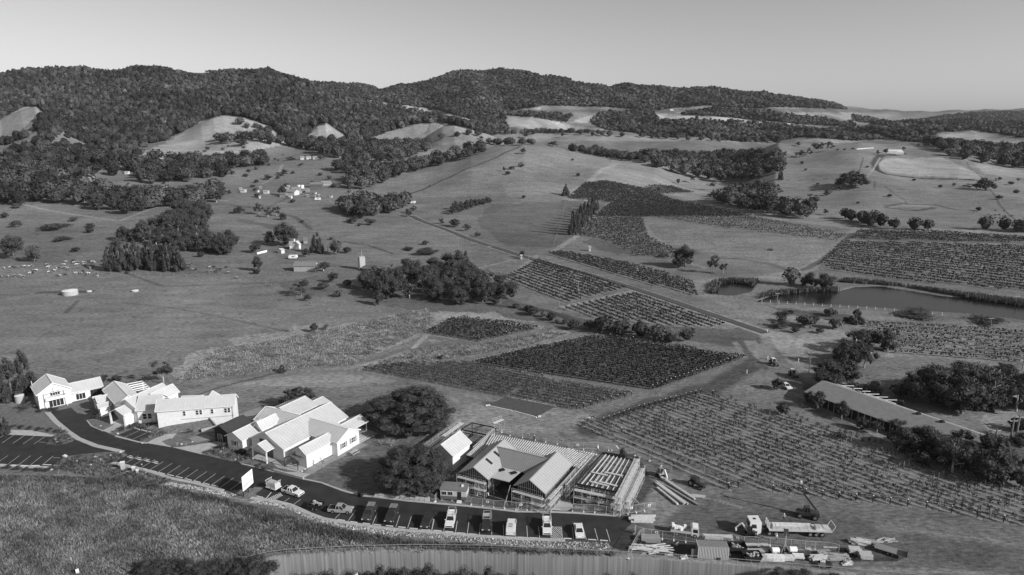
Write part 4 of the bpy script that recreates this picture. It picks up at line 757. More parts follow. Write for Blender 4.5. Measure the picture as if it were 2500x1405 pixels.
flat('driveway', [(123,1007),(150,1001),(174,996),(181,1003),(190,1010),(207,1012),(240,1010),(262,1004),(262,1012),(225,1022),(212,1027),(223,1041),(251,1052.6),(282,1065.5),(310,1073),(338,1079.5),(359,1082.5),(420,1092.5),(493,1110),(590,1132.5),(620,1139.6),(669,1152),(738,1169),(787,1179.5),(833,1197),(879,1210),(915,1213),(987,1222),(1076,1230),(1140,1235.5),(1260,1249),(1342,1250),(1399,1252),(1511,1260),(1560,1262),(1530,1290),(1500,1322),(1489,1323),(1347,1317),(1260,1313),(1173,1308),(1040,1296.5),(995,1294),(918,1286),(852,1276),(790,1265.7),(755,1253),(713.6,1233.7),(670,1223),(625,1208),(600,1196),(551,1199),(474,1178),(417,1166.5),(353.6,1146),(272,1129.5),(312.6,1111.6),(302,1104),(235,1087),(195,1070),(170,1054),(140,1028)], .02, m_asph)
flat('lower_car_park', [(297,1104),(256,1104),(200,1109),(159,1115),(142,1128),(120,1142),(60,1137),(0,1134.6),(-80,1133),(-80,1060),(0,1061),(60,1063),(135,1065.6),(124,1075),(113,1084.7),(143.5,1087),(160,1084),(179,1078),(183,1070),(200,1078),(232,1089),(265,1098)], .018, m_asph)
flat('parking_bays', zz([(1130,870),(1285,800),(1480,850),(1320,930)], 0, 840, 3.903), .024, m_asph)
flat('car_park_island', zz([(440,950),(540,870),(590,800),(640,850),(710,905),(690,930),(560,962)], 0, 840, 3.903), .04, m_mulch)
flat('planted_bed', zz([(620,1078),(850,1065),(1150,1040),(1210,1060),(1100,1120),(1020,1165),(1400,1250),(1640,1290),(1560,1350),(1300,1310),(500,1220),(470,1185),(560,1120)], 0, 840, 3.903), .022, m_mulch)
flat('planted_bed', zz([(830,725),(960,740),(1060,760),(1000,800),(980,828),(880,790)], 0, 840, 3.903), .022, m_lawn)
flat('planted_bed', zz([(1050,850),(1130,800),(1330,750),(1580,720),(1590,860),(1480,900),(1360,930),(1325,932),(1480,850),(1290,800)], 0, 840, 3.903), .021, m_mulch)
flat('planted_bed', zz([(1700,740),(1780,700),(1985,710),(1930,790),(1720,830)], 0, 840, 3.903), .022, m_mulch)
flat('planted_bed', zz([(1930,1040),(2160,950),(2330,1020),(2400,1090),(2300,1140)], 0, 840, 3.903), .034, m_mulch)
flat('planted_bed', zz([(1600,970),(1540,930),(1620,900),(1850,940),(1740,975)], 0, 840, 3.903), .03, m_mulch)
flat('path_steps', zz([(1640,800),(1700,800),(1690,850),(1570,860),(1590,810)], 0, 840, 3.903), .05, m_conc)
st_ = MB()
for k in range(9):
    t0, t1 = k/9, (k+1)/9; zt = .12 + 1.5*t1; a0, a1 = Vector(atz(404, 1052, 0)).lerp(atz(411, 1022, 1.5), t0), Vector(atz(404, 1052, 0)).lerp(atz(411, 1022, 1.5), t1); b0, b1 = Vector(atz(434, 1050, 0)).lerp(atz(440, 1024, 1.5), t0), Vector(atz(434, 1050, 0)).lerp(atz(440, 1024, 1.5), t1); st_.slab([(a0.x, a0.y, zt), (b0.x, b0.y, zt), (b1.x, b1.y, zt), (a1.x, a1.y, zt)], zt)
tag(st_.build('path_steps', m_conc), kind='structure')
flat('forecourt', zz([(1570,858),(1690,848),(1640,905),(1590,925),(1630,985),(1390,945)], 0, 840, 3.903), .026, m_conc)
flat('forecourt', zz([(1700,985),(1820,970),(2080,930),(2140,950),(1930,1040),(1925,1055),(1640,985)], 0, 840, 3.903), .026, m_conc)
flat('forecourt', zz([(1800,900),(1960,860),(2040,900),(1960,920),(1860,940)], 0, 840, 3.903), .024, m_conc2)
flat('entrance_path', zz([(975,828),(1110,760),(1170,785),(1045,852)], 0, 840, 3.903), .05, m_conc)
flat('terrace', zz([(430,850),(560,800),(900,880),(1000,940),(900,990),(700,950),(640,900)], 500, 900, 3.903), .06, m_conc)
flat('terrace', zz([(300,770),(440,790),(560,830),(500,880),(430,850),(380,840)], 500, 900, 3.903), .05, m_conc2)
flat('garden_path', zz([(945,1000),(1000,940),(1240,820),(1480,705),(1560,730),(1180,910),(1020,1010)], 500, 900, 3.903), .045, m_conc2)
flat('terrace', zz([(660,985),(900,990),(1010,1010),(930,1050)], 500, 900, 3.903), .055, m_conc)
flat('gravel_strip', zz([(0,818),(300,825),(520,870),(500,885),(0,862)], 0, 840, 3.903), .03, m_gravel)
flat('gravel_strip', zz([(-60,1140),(500,1170),(480,1200),(-60,1165)], 0, 840, 3.903), .03, m_gravel)
flat('sign_bed', [(560,1200),(622,1190),(645,1190),(612,1216),(600,1216)], .035, m_mulch)
flat('back_yard', zz([(330,440),(520,370),(560,400),(480,470),(400,520)], 500, 900, 3.903), .03, m_conc2)
flat('concrete_slab', [(1345,1246),(1356,1226),(1392,1222),(1400,1240),(1385,1248)], .03, m_conc)
flat('concrete_slab', [(1470,1107),(1548,1123),(1508,1250),(1400,1243)], .012, m_conc2)
flat('concrete_slab', [(1235,1245),(1320,1228),(1420,1120),(1470,1108),(1400,1190),(1385,1225),(1345,1246)], .010, m_conc2)
flat('mown_square', [(1190,990),(1237,968),(1358,992),(1312,1018)], .014, grey('dark_lawn', .085, .95, .3, 1.2))
def kerb(px, w=.3, h=.14, name='kerb', mat=None, zb=0.0):
    mb = MB(); P = [atz(x, y, 0) for x, y in px]; D = []
    for i in range(len(P)):
        a, b = P[max(i-1, 0)], P[min(i+1, len(P)-1)]; t = (b-a).normalized(); D.append(Vector((-t.y, t.x, 0)))
    V = []; n = len(P)
    for p, d in zip(P, D):
        for o, z in ((-w/2, zb-.05), (-w/2, zb+h), (w/2, zb+h), (w/2, zb-.05)): q = p + d*o; V.append((q.x, q.y, z))
    Fc = [(i*4+k, (i+1)*4+k, (i+1)*4+(k+1) % 4, i*4+(k+1) % 4) for i in range(n-1) for k in range(3)] + [(0,1,2,3), ((n-1)*4+3,(n-1)*4+2,(n-1)*4+1,(n-1)*4)]
    mb.add(V, Fc); return tag(mb.build(name, mat or m_conc), kind='structure')
kerb([(115,1006),(136,1030),(166,1055),(191,1072),(233,1089),(300,1104)], 1.3, .10, 'footpath')
kerb([(271,1130),(300,1137),(353.6,1148),(417,1168.5),(474,1180),(545,1199)], .9, .12)
kerb([(612,1217),(670,1224.5),(713.6,1235.5),(755,1255),(790,1267.7),(852,1278.5),(918,1288.5),(995,1296.5),(1040,1299),(1173,1310.5),(1260,1315.5),(1347,1319.5),(1380,1320)], .9, .14)
kerb([(1380,1320),(1440,1322),(1490,1326)], .5, .16, 'kerb', grey('dark_kerb', .07, .8))
kerb([(787,1180.5),(833,1198),(879,1211),(915,1214),(987,1223),(1076,1231),(1140,1236.5),(1200,1243),(1260,1250),(1342,1251),(1399,1253),(1511,1261)], .5, .14)
kerb([(738,1170),(787,1180)], .4, .14); kerb([(590,1133.5),(620,1140.6),(669,1153)], .3, .12); kerb([(282,1066),(338,1080),(359,1083)], .5, .1); kerb([(212,1027),(223,1041),(251,1053)], .3, .1)
kerb([(240,1115.5+0),(262,1138),(330,1156),(352,1160),(360,1152)], .7, .08, 'footpath')
def lines(name, segs, w=.10, ox=0, oy=0, s=1.0, z=.034):
    for (x0, y0), (x1, y1) in segs:
        a = atz(ox+x0/s, oy+y0/s, 0); b = atz(ox+x1/s, oy+y1/s, 0); d = (b-a).normalized(); n = Vector((-d.y, d.x, 0))*w/2; mb = MB()
        mb.poly([(*(a+n)[:2], z), (*(b+n)[:2], z), (*(b-n)[:2], z), (*(a-n)[:2], z)]); tag(mb.build(name, m_paint), kind='structure')
A_ = (.10, 0, 840, 3.903)
lines('bay_line', [((140,865),(20,945)),((45,865),(-80,945)),((240,870),(122,950)),((340,872),(220,955)),((435,880),(325,955)),((370,938),(435,938)),((77,1065),(-30,1135)),((187,1065),(60,1160)),((293,1067),(165,1162)),((398,1070),(280,1163)),((507,1070),(400,1158)),((510,1086),(575,1087)),
 ((1320,1067),(1190,1140)),((1397,1085),(1250,1170)),((1478,1103),(1340,1185)),((1557,1122),(1418,1208)),((1640,1140),(1500,1227)),((1720,1160),(1585,1247)),((1803,1178),(1668,1270)),((1888,1198),(1755,1287)),((1970,1218),(1838,1310)),((2055,1238),(1925,1332)),((2142,1260),(2010,1350)),((2228,1277),(2100,1370)),((2300,1310),(2195,1390)),((1340,820),(1190,890)),((1415,840),(1265,910))], *A_)
lines('bay_line', [((500,310),(430,360)),((575,338),(515,380)),((680,350),(610,402)),((1057,487),(1005,537)),((1203,455),(1130,560)),((1410,480),(1363,595)),((1625,505),(1588,612)),((1735,515),(1700,625)),((1845,525),(1818,635)),((1950,537),(1928,648))], .10, 560, 1130, 3.906)
lines('bay_line', [((235,540),(213,648)),((345,545),(325,658)),((455,557),(437,670)),((565,570),(550,680)),((675,580),(665,690)),((785,585),(783,703)),((895,595),(897,710)),((1010,598),(1012,715)),((1117,603),(1125,720)),((1230,610),(1240,725)),((1345,610),(1350,728)),((1445,612),(1460,728)),((1550,615),(1565,730)),((1655,625),(1685,738)),((1765,628),(1797,742)),((1877,635),(1912,753))], .10, 1000, 1130, 3.906)
lines("hatch_stripe", [((1345, 612+i*20), (1346+(116-i*20)*.95, 728)) for i in range(0, 6)] + [((1348+i*18, 611), (1454, 611+(106-i*18)*1.05)) for i in range(1, 6)], .13, 1000, 1130, 3.906)
lines('hatch_stripe', [((360+i*15,345-i*7),(385+i*15,360-i*7+ 14)) for i in range(0, 9)] + [((350,345),(400,283)),((415,358),(495,300))], .2, 560, 1130, 3.906)
for c in ((1240,1078),(1320,1095),(1400,1112),(1480,1130)): lines('bay_lettering', [((c[0]-28,c[1]-2),(c[0]+30,c[1]+10)),((c[0]-10,c[1]-12),(c[0]+25,c[1]-5)),((c[0]-5,c[1]+8),(c[0]+15,c[1]+12))], .28, 0, 840, 3.903)
# wheel stops
def stop(x, y, x2, y2, ox, oy, s):
    a = atz(ox+x/s, oy+y/s, 0); b = atz(ox+x2/s, oy+y2/s, 0); mb = MB(); m = (a+b)/2; d = b-a; L = max(1.6, d.length); t = d.normalized(); n = Vector((-t.y, t.x, 0)); P = [(-.11, 0), (.11, 0), (.07, .12), (-.07, .12)]
    V = [tuple(m + t*(sx*L/2) + n*p + Vector((0, 0, .03+q))) for sx in (-1, 1) for p, q in P]; mb.add(V, [(0,1,2,3),(7,6,5,4),(0,4,5,1),(1,5,6,2),(2,6,7,3),(3,7,4,0)])
    tag(mb.build('wheel_stop', grey('wheel_stops', .62, .8)), 'white concrete wheel stop at the head of a parking bay', 'wheel stop', 'wheel stops of the parking bays')
for t in [(75,1158,150,1160),(190,1161,262,1163),(300,1162,375,1162),(415,1153,488,1156),(1280,803,1330,820),(1345,822,1400,836),(1415,838,1475,852),(1100,1130,1155,1143),(1185,1150,1240,1163),(1265,1168,1320,1180),(1345,1185,1405,1200),(1430,1207,1490,1222),(1512,1227,1570,1242),(1597,1247,1655,1260),(1680,1267,1740,1280),(1765,1287,1825,1302),(1850,1308,1910,1322),(1937,1328,1995,1343),(2020,1348,2080,1362)]: stop(*t, 0, 840, 3.903)
for t in [(262,323,320,335),(440,364,500,378),(530,384,590,398),(1035,545,1100,555),(1155,565,1215,573),(1275,580,1340,588),(1380,592,1440,600),(1495,603,1560,610),(1610,615,1680,622),(1725,627,1795,633),(1840,640,1905,646)]: stop(*t, 560, 1130, 3.906)
for t in [(0,628,70,634),(115,640,195,645),(230,648,305,655),(340,658,415,665),(455,672,525,678),(565,682,638,688),(805,702,868,705),(1035,714,1105,718),(1145,719,1220,722),(1477,725,1540,728),(1703,735,1777,739),(1817,742,1890,748)]: stop(*t, 1000, 1130, 3.906)
# ------------------------------------------------------------------ buildings
m_white = grey('white_boards', .74, .6, .10, 1.2); m_roofw = grey('white_steel_roof', .54, .45, .07, .5, 0, .4); m_trim = grey('white_trim', .85, .5); m_glass = grey('window_glass', .03, .1, 0, 1, 0, .6); m_darkw = grey('dark_cladding', .022, .7, .2, 3); m_darkr = grey('dark_steel_roof', .055, .5, .1, 1); m_shut = grey('grey_shutters', .30, .7); m_greyr = grey('grey_steel_roof', .34, .45, .04, .5, 0, .4); m_dwall = grey('grey_wall', .45, .8, .1, 2); m_black = grey('black_steel', .02, .6); m_tim = grey('timber', .42, .8, .35, 2.5); m_steel = grey('galvanised_steel', .5, .5, .15, 3, .3)
m_new = grey('pale_new_roof', .40, .4, .03, .5, 0, .4);
class Gab:
    def __init__(s, p, ov=.4, z0=0.0): s.cx, s.cy, s.h, s.L, s.W, s.he, s.hr = p; s.ov = ov; s.z0 = z0
    def fr(s, u, v, z):
        c, n = math.cos(s.h), math.sin(s.h); return (s.cx + c*u + n*v, s.cy + n*u - c*v, s.z0 + z)
def gable(root, p, wall=None, roof=None, ov=.4, th=.12, walls=True, ribs=0.0, ribm=None, open_='', skip_gutter=False):
    g = Gab(p, ov); wall = wall or m_white; roof = roof or m_roofw; L, W, he, hr = g.L/2, g.W/2, g.he, g.hr; sl = (hr-he)/W
    if walls:
        mb = MB(); l, w = L-ov, W-ov; zt = he + sl*ov - .10; zr = hr - .10
        P = [(-w, 0), (w, 0), (w, zt), (0, zr), (-w, zt)]; V = [g.fr(-l, v, z) for v, z in P] + [g.fr(l, v, z) for v, z in P]
        mb.add(V, [(0,1,2,3,4), (9,8,7,6,5), (1,6,7,2), (0,4,9,5)]); o = mb.build('wall', wall, root); o['_loc'] = root['_loc']
    mb = MB()
    for sv in (-1, 1): mb.slab([g.fr(-L, 0, hr), g.fr(L, 0, hr), g.fr(L, sv*W, he), g.fr(-L, sv*W, he)][::sv], th)
    r = mb.build('roof', roof, root); r['_loc'] = root['_loc']
    mb = MB()
    for sv in (-1, 1):
        if not skip_gutter: mb.bar(g.fr(-L, sv*(W+.06), he-.06), g.fr(L, sv*(W+.06), he-.06), .13, .13)
        for su in (-1, 1): mb.bar(g.fr(su*(L+.03), 0, hr-.06), g.fr(su*(L+.03), sv*W, he-.06), .06, .22)
    mb.bar(g.fr(-L, 0, hr+.03), g.fr(L, 0, hr+.03), .3, .05); mb.build('gutter', m_trim if wall is m_white else roof, r)
    if not ribs and roof in (m_roofw, m_new): ribs = .85
    if ribs:
        mb = MB(); n = int(g.L/ribs)
        for sv in (-1, 1):
            for i in range(n): u = -L + (i+.5)*g.L/n; mb.bar(g.fr(u, sv*.15, hr - sl*.15+.02), g.fr(u, sv*W, he+.02), .05, .06)
        mb.build('rib', ribm or roof, r)['kind'] = 'stuff'
    return g
def sub(o, root): o['_loc'] = root['_loc']; return o
def window(root, g, side, t, zc, w, h, mull=1, trans=1, shutters=False, name='window', frame=None, off=0.0):
    """side F/B = gable ends (+u/-u), P/M = long sides (+v/-v); t = position along that side"""
    l, wd = g.L/2 - g.ov, g.W/2 - g.ov
    def q(a, b, o): return {'F': (l+o, a, b), 'B': (-l-o, a, b), 'P': (a, wd+o, b), 'M': (a, -wd-o, b)}[side]
    def bx(mb, a0, a1, z0, z1, o0, o1):
        V = [g.fr(*q(a, z, o)) for o in (o0, o1) for a, z in ((a0, z0), (a1, z0), (a1, z1), (a0, z1))]; mb.add(V, [(0,1,2,3),(7,6,5,4),(0,4,5,1),(1,5,6,2),(2,6,7,3),(3,7,4,0)])
    mb = MB(); f = .09
    bx(mb, t-w/2-f, t-w/2, zc-h/2-f, zc+h/2+f, -.02, .08); bx(mb, t+w/2, t+w/2+f, zc-h/2-f, zc+h/2+f, -.02, .08); bx(mb, t-w/2, t+w/2, zc-h/2-f, zc-h/2, -.02, .11); bx(mb, t-w/2, t+w/2, zc+h/2, zc+h/2+f, -.02, .08)
    for k in range(mull): a = t - w/2 + w*(k+1)/(mull+1); bx(mb, a-.04, a+.04, zc-h/2, zc+h/2, .03, .07)
    for k in range(trans): b = zc - h/2 + h*(k+1)/(trans+1); bx(mb, t-w/2, t+w/2, b-.03, b+.03, .032, .068)
    o = sub(mb.build(name, frame or m_trim, root), root); mb = MB(); bx(mb, t-w/2, t+w/2, zc-h/2, zc+h/2, -.01, .02); mb.build('pane', m_glass, o)
    if shutters:
        for s_ in (-1, 1):
            mb = MB(); c = t + s_*(w/2+.42); bx(mb, c-.3, c+.3, zc-h/2-.08, zc+h/2+.08, -.01, .05)
            for k in range(6): b = zc-h/2 + h*(k+.5)/6; bx(mb, c-.24, c+.24, b-.03, b+.03, .05, .07)
            mb.build('shutter', m_shut, root)
    return o
def part(root, name, mb, mat): return sub(mb.build(name, mat, root), root)
def loc0(p): return Vector((p[0], p[1], 0))
# white gabled house with balcony
P1 = (-138.34, 191.68, -.833, 10.0, 8.85, 4.82, 7.62); h1 = thing('gabled_house', 'white two storey gabled house with a balcony at the head of the driveway', 'house', loc0(P1))
g = gable(h1, P1); window(h1, g, 'F', -.2, 1.3, 3.6, 2.2, 3, 0); window(h1, g, 'F', -.2, 4.3, 2.4, 1.3, 3, 0); window(h1, g, 'P', 1.5, 3, .7, 1.6, 0, 1)
mb = MB(); mb.add([g.fr(g.L/2-.4, v, z) for v, z in ((-2.6,2.6),(2.3,2.6),(2.3,3.5),(-2.6,3.5))] + [g.fr(g.L/2+.7, v, z) for v, z in ((-2.6,2.6),(2.3,2.6),(2.3,3.5),(-2.6,3.5))], [(0,1,2,3),(7,6,5,4),(0,4,5,1),(1,5,6,2),(3,7,4,0)]); part(h1, 'balcony', mb, m_white)
mb = MB()
for v in (-2.7, 2.4): mb.bar(g.fr(g.L/2+.65, v, 0), g.fr(g.L/2+.65, v, 5.0), .16)
mb.bar(g.fr(g.L/2+.65, -2.8, 5.0), g.fr(g.L/2+.65, 2.5, 5.0), .16); mb.bar(g.fr(g.L/2+.65, -.15, 5.0), g.fr(g.L/2+.65, -.15, 6.6), .12); part(h1, 'balcony_frame', mb, m_trim)
mb = MB(); mb.cone(g.fr(-4.2, 4.1, 5), g.fr(-4.2, 4.1, 6.6), .15, .15, 8); part(h1, 'chimney_flue', mb, m_steel)
gable(h1, (-131.66, 196.56, .726, 9.2, 6.6, 2.98, 5.0)); g = gable(h1, (-133.3, 192.6, .726, 4.4, 3.2, 2.7, 3.3), walls=False)
g = Gab((-131.66, 196.56, .726, 9.2, 6.6, 2.98, 5.0), .4); window(h1, g, 'P', 2.6, 1.2, 3.0, 2.2, 3, 2, frame=m_darkr, name='garage_door'); window(h1, g, 'P', -1.6, 1.2, 2.4, 1.8, 2, 0)
# guest house
rt = thing('guest_house', 'long white guest house with many joined gables behind the planted beds', 'guest house', (-100, 180, 0))
g = gable(rt, (-114.5, 187.0, -.826, 15.3, 6.75, 4.4, 6.4)); window(rt, g, 'P', 1, 2, .8, 1.6, 0, 1)
gable(rt, (-119.6, 185.8, -2.40, 3.6, 3.6, 3.4, 4.6)); gable(rt, (-117.3, 182.4, -2.40, 3.4, 3.0, 3.0, 3.8)); gable(rt, (-122.3, 187.6, -2.4, 2.4, 2.6, 3.0, 3.7))
g = gable(rt, (-105.9, 183.7, -1.924, 12.9, 8.4, 4.3, 6.9))
def front_gable(root, a, b, depth, he, hr, ov=.4, **k):
    A, B = atz(*a, 0), atz(*b, 0); d = B-A; L = d.length; d.normalize(); n = Vector((-d.y, d.x, 0)); c = (A+B)/2 + n*depth/2; h = math.atan2(-d.y, -d.x)
    return gable(root, (c.x, c.y, h, L+2*ov, depth+2*ov, he, hr), ov=ov, **k)
g = front_gable(rt, (339,1036), (392,1032), 8.0, 4.2, 6.9); window(rt, g, 'M', g.L/2-1.8-.4, 2.2, .95, 1.5, 0, 1); window(rt, g, 'M', g.L/2-3.1-.4, 2.2, .95, 1.5, 0, 1)
g = gable(rt, (-87.77, 177.2, .198, 20.6, 5.9, 5.5, 7.8))
for t in (-3.0, .3, 1.25, 4.2, 7.7, 8.6): window(rt, g, 'P', t, 4.2, .66, 1.3, 0, 1)
mb = MB(); mb.add([g.fr(u, g.W/2-.38 + o, z) for o in (0, .06) for u, z in ((-4,2.45),(9.8,2.45),(9.8,2.55),(-4,2.55))], [(0,1,2,3),(7,6,5,4),(3,7,6,2)]); mb.bar(g.fr(9.5, g.W/2-.3, 1.8), g.fr(9.5, g.W/2-.3, 5.4), .09); part(rt, 'downpipe', mb, m_shut)
# raised planted ground and retaining wall before the long wing
Wd = [atz(*p) for p in ((384,1034,1.2),(512,1021,2.1),(528,1040,1.2),(470,1052,.5),(430,1058,.1),(395,1062,.0),(345,1050,.0))]; mb = MB(); c_ = sum(Wd, Vector())/len(Wd); V_ = [tuple(c_)] + [tuple(p) for p in Wd]; mb.add(V_, [(0, i+1, (i+1) % len(Wd)+1) for i in range(len(Wd))]); q_ = [Wd[1], Wd[2], Wd[3]]; mb.add([tuple(p) for p in q_] + [(p.x, p.y, -.1) for p in q_], [(0,1,4,3),(1,2,5,4)]); tag(mb.build('raised_bed', m_mulch), kind='structure')
for a_, b_ in (((512,1021,2.3),(529,1041,1.35)), ((529,1041,1.35),(492,1050,.8))): A_, B_ = atz(*a_), atz(*b_); mb = MB(); mb.bar(A_ - Vector((0,0,.5)), B_ - Vector((0,0,.5)), .3, 1.5); tag(mb.build('retaining_wall', m_conc), 'low concrete retaining wall of the raised bed, ' + ('upper run by the long wing' if a_[0] < 520 else 'lower run turning to the path'), 'retaining wall')
g = gable(rt, (-109.1, 177.0, -1.917, 3.9, 6.0, 3.5, 5.0), walls=False); mb = MB(); l, w = g.L/2-.4, g.W/2-.4
for v in (-w, w): mb.bar(g.fr(l, v, 0), g.fr(l, v, 3.6), .4)
mb.slab([g.fr(l, w, .5), g.fr(l, -w, .5), g.fr(-l, -w, .5), g.fr(-l, w, .5)], .5); part(rt, 'porch', mb, m_white); mb = MB(); mb.add([g.fr(u, -w-.02*k, z) for k in (0, 6) for u, z in ((-l,0),(l,0),(l,3.7),(-l,3.7))], [(0,1,2,3),(7,6,5,4),(0,4,5,1),(2,6,7,3),(1,5,6,2),(3,7,4,0)]); part(rt, 'wall', mb, m_white); window(rt, g, 'M', .5, 2.0, .8, 1.9, 0, 0)
mb = MB(); mb.add([g.fr(-l, v, z) for v, z in ((-w,0),(w,0),(w,3.7),(0,4.8),(-w,3.7))], [(0,1,2,3,4)]); part(rt, 'wall', mb, m_white)
gg = Gab((g.cx, g.cy, g.h, .8, g.W, 3.5, 5.0)); gg.cx, gg.cy, _ = g.fr(-l+.05, 0, 0); gg.L = .8; window(rt, gg, 'F', -1.2, 1.7, 1.3, 2.0, 1, 0); window(rt, gg, 'F', 1.3, 1.7, .8, 2.0, 0, 0)
g = gable(rt, (-96.2, 180.9, -1.337, 4.2, 4.6, 3.9, 5.3), walls=False); mb = MB()
for v in (-1.9, 0, 1.9): mb.bar(g.fr(1.7, v, 0), g.fr(1.7, v, 4.1 if v else 5.0), .18)
mb.bar(g.fr(1.7, -2, 4.0), g.fr(1.7, 2, 4.0), .2); part(rt, 'entrance_porch', mb, m_trim)
mb = MB(); mb.add([g.fr(-1.2, v, z) for v, z in ((-1.6,.6),(1.6,.6),(1.6,3.6),(-1.6,3.6))], [(0,1,2,3)]); part(rt, 'door', mb, m_glass)
mb = MB(); a = g.fr(2.2, 2.1, 1.6); mb.bar(g.fr(3.2, 4.2, 0), g.fr(3.2, 4.2, 2.5), .3); mb.bar(g.fr(3.4, 5.6, 2.2), g.fr(1.5, 1.6, 4.1), .12); part(rt, 'ramp_brace', mb, m_dwall)
gable(rt, (-102.3, 186.4, -1.924, 8.0, 5.0, 4.3, 6.5)); gable(rt, (-92.6, 184.2, .1, 5.6, 5.0, 4.2, 5.2)); gable(rt, (-86.8, 183.0, -1.4, 6.4, 4.6, 4.2, 6.0))
for u, v in ((1480-10, 560), (1655, 580)):      # roof lights
    a = atz(230 + u/9.365, 910 + v/9.365, 6.2); mb = MB(); mb.box((a.x, a.y, 5.75), (.9, 1.1, .5), -1.924); part(rt, 'skylight', mb, m_glass)
a = atz(230+950/9.365, 910+660/9.365, 5.2); mb = MB(); mb.cone((a.x, a.y, 4.6), (a.x, a.y, 6.4), .12, .12, 8); part(rt, 'chimney_flue', mb, m_shut)
Q = [atz(*p, 3.0) for p in ((309,938.3),(347.5,930.8),(365,947.4),(326,956))]; pg = thing('pergola', 'white open beam pergola over the courtyard behind the guest house', 'pergola', (Q[0].x, Q[0].y, 0)); mb = MB()
for i in range(4): mb.bar(Q[i], Q[(i+1) % 4], .2)
for t in (.27, .52, .78): mb.bar(Q[0].lerp(Q[3], t), Q[1].lerp(Q[2], t), .22, .3)
part(pg, 'beams', mb, m_trim)
for p in Q: mb = MB(); mb.bar((p.x, p.y, 0), p, .2); part(pg, 'post', mb, m_trim)
# restaurant
P3 = (-56.12, 166.84, -2.105, 22.4, 12.8, 3.64, 6.6); rs = thing('restaurant', 'large white restaurant of joined gabled halls beside the terrace', 'restaurant', loc0(P3))
g = gable(rs, P3); window(rs, g, 'F', 0.9, 3.6, 3.6, 1.3, 3, 0, frame=m_shut); window(rs, g, 'F', -.4, 1.4, 2.9, 2.5, 1, 0, name='door', frame=m_shut)
mb = MB(); mb.bar(g.fr(g.L/2-.3, -g.W/2+.3, 0), g.fr(g.L/2-.3, -g.W/2+.3, 3.4), .3); part(rs, 'post', mb, m_trim)
g = gable(rs, (-69.2, 164.6, -2.06, 9.4, 6.4, 3.5, 5.15)); window(rs, g, 'F', 0, 1.9, 1.1, 1.3, 1, 0, True)
gable(rs, (-61.92, 171.6, -.48, 13.5, 9.0, 3.9, 6.1), roof=m_roofw); gable(rs, (-65.0, 166.9, -2.1, 6.2, 3.4, 4.3, 6.3)); gable(rs, (-61.5, 178.0, -2.09, 9.5, 9.5, 4.2, 6.0)); gable(rs, (-56.5, 182.5, -2.09, 6, 7, 3.4, 4.6))
g = gable(rs, (-47.6, 164.1, -.513, 13.4, 8.8, 3.95, 6.0))
for t in (-1.75, 1.75): window(rs, g, 'F', t, 2.1, 1.15, 1.35, 1, 1, True)
g = gable(rs, (-49.4, 156.2, -2.12, 9.6, 4.6, 3.7, 5.2)); frl = g
mb = MB(); mb.bar(g.fr(-4.5, -2.1, 0), g.fr(-4.5, -2.1, 3.6), .12); part(rs, 'downpipe', mb, m_trim)
g = gable(rs, (-43.5, 168.4, -2.10, 8.6, 5.6, 3.5, 4.8), walls=False); mb = MB(); mb.bar(g.fr(-3.9, -2.4, 0), g.fr(-3.9, -2.4, 3.5), .2); mb.bar(g.fr(0, -2.4, 0), g.fr(0, -2.4, 3.5), .2); part(rs, 'veranda_post', mb, m_trim)
mb = MB()
for i in range(4): o = .5+i*.7; mb.slab([g.fr(-4.5-o*.3, 2, .75-.18*i), g.fr(4.4, 2, .75-.18*i), g.fr(4.4, -2.4-o, .75-.18*i), g.fr(-4.5-o*.3, -2.4-o, .75-.18*i)], .18)
part(rs, 'steps', mb, m_conc)
g = gable(rs, (-62.3, 155.8, -2.06, 2.6, 5.6, 3.4, 4.85), walls=False); 
for v in (-2.4, 2.4): mb = MB(); mb.bar(g.fr(1.0, v, 0), g.fr(1.0, v, 3.5), .26); part(rs, 'porch_post', mb, m_trim)
mb = MB(); mb.bar(g.fr(1.0, -2.5, 3.45), g.fr(1.0, 2.5, 3.45), .16, .22); part(rs, 'porch_beam', mb, m_trim)
for x, y in ((655,1020), (700,1045)): a = atz(x, y, 5.5); mb = MB(); mb.cone((a.x, a.y, 4), (a.x, a.y, 6.6), .1, .1, 6); part(rs, 'chimney_flue', mb, m_steel)
# dark barn
PB = (-74.7, 168.0, -2.04, 7.9, 5.9, 3.6, 5.0); br = thing('dark_shed', 'dark clad shed with ribbed black roof left of the restaurant', 'shed', loc0(PB)); g = gable(br, PB, m_darkw, m_darkr, ribs=.33, ribm=grey('roof_ribs', .11, .5)); window(br, g, 'F', .6, 1.2, 1.6, 2.2, 1, 0, name='door', frame=m_dwall)
mb = MB(); mb.bar(g.fr(g.L/2-.3, -g.W/2+.3, 0), g.fr(g.L/2-.3, -g.W/2+.3, 3.4), .2); part(br, 'post', mb, m_dwall)
mb = MB(); mb.slab([g.fr(3.4, -3.2, 3.5), g.fr(-4.6, -3.2, 3.5), g.fr(-4.6, -4.1, 3.4), g.fr(3.4, -4.1, 3.4)], .1); part(br, 'lean_to_roof', mb, m_roofw)
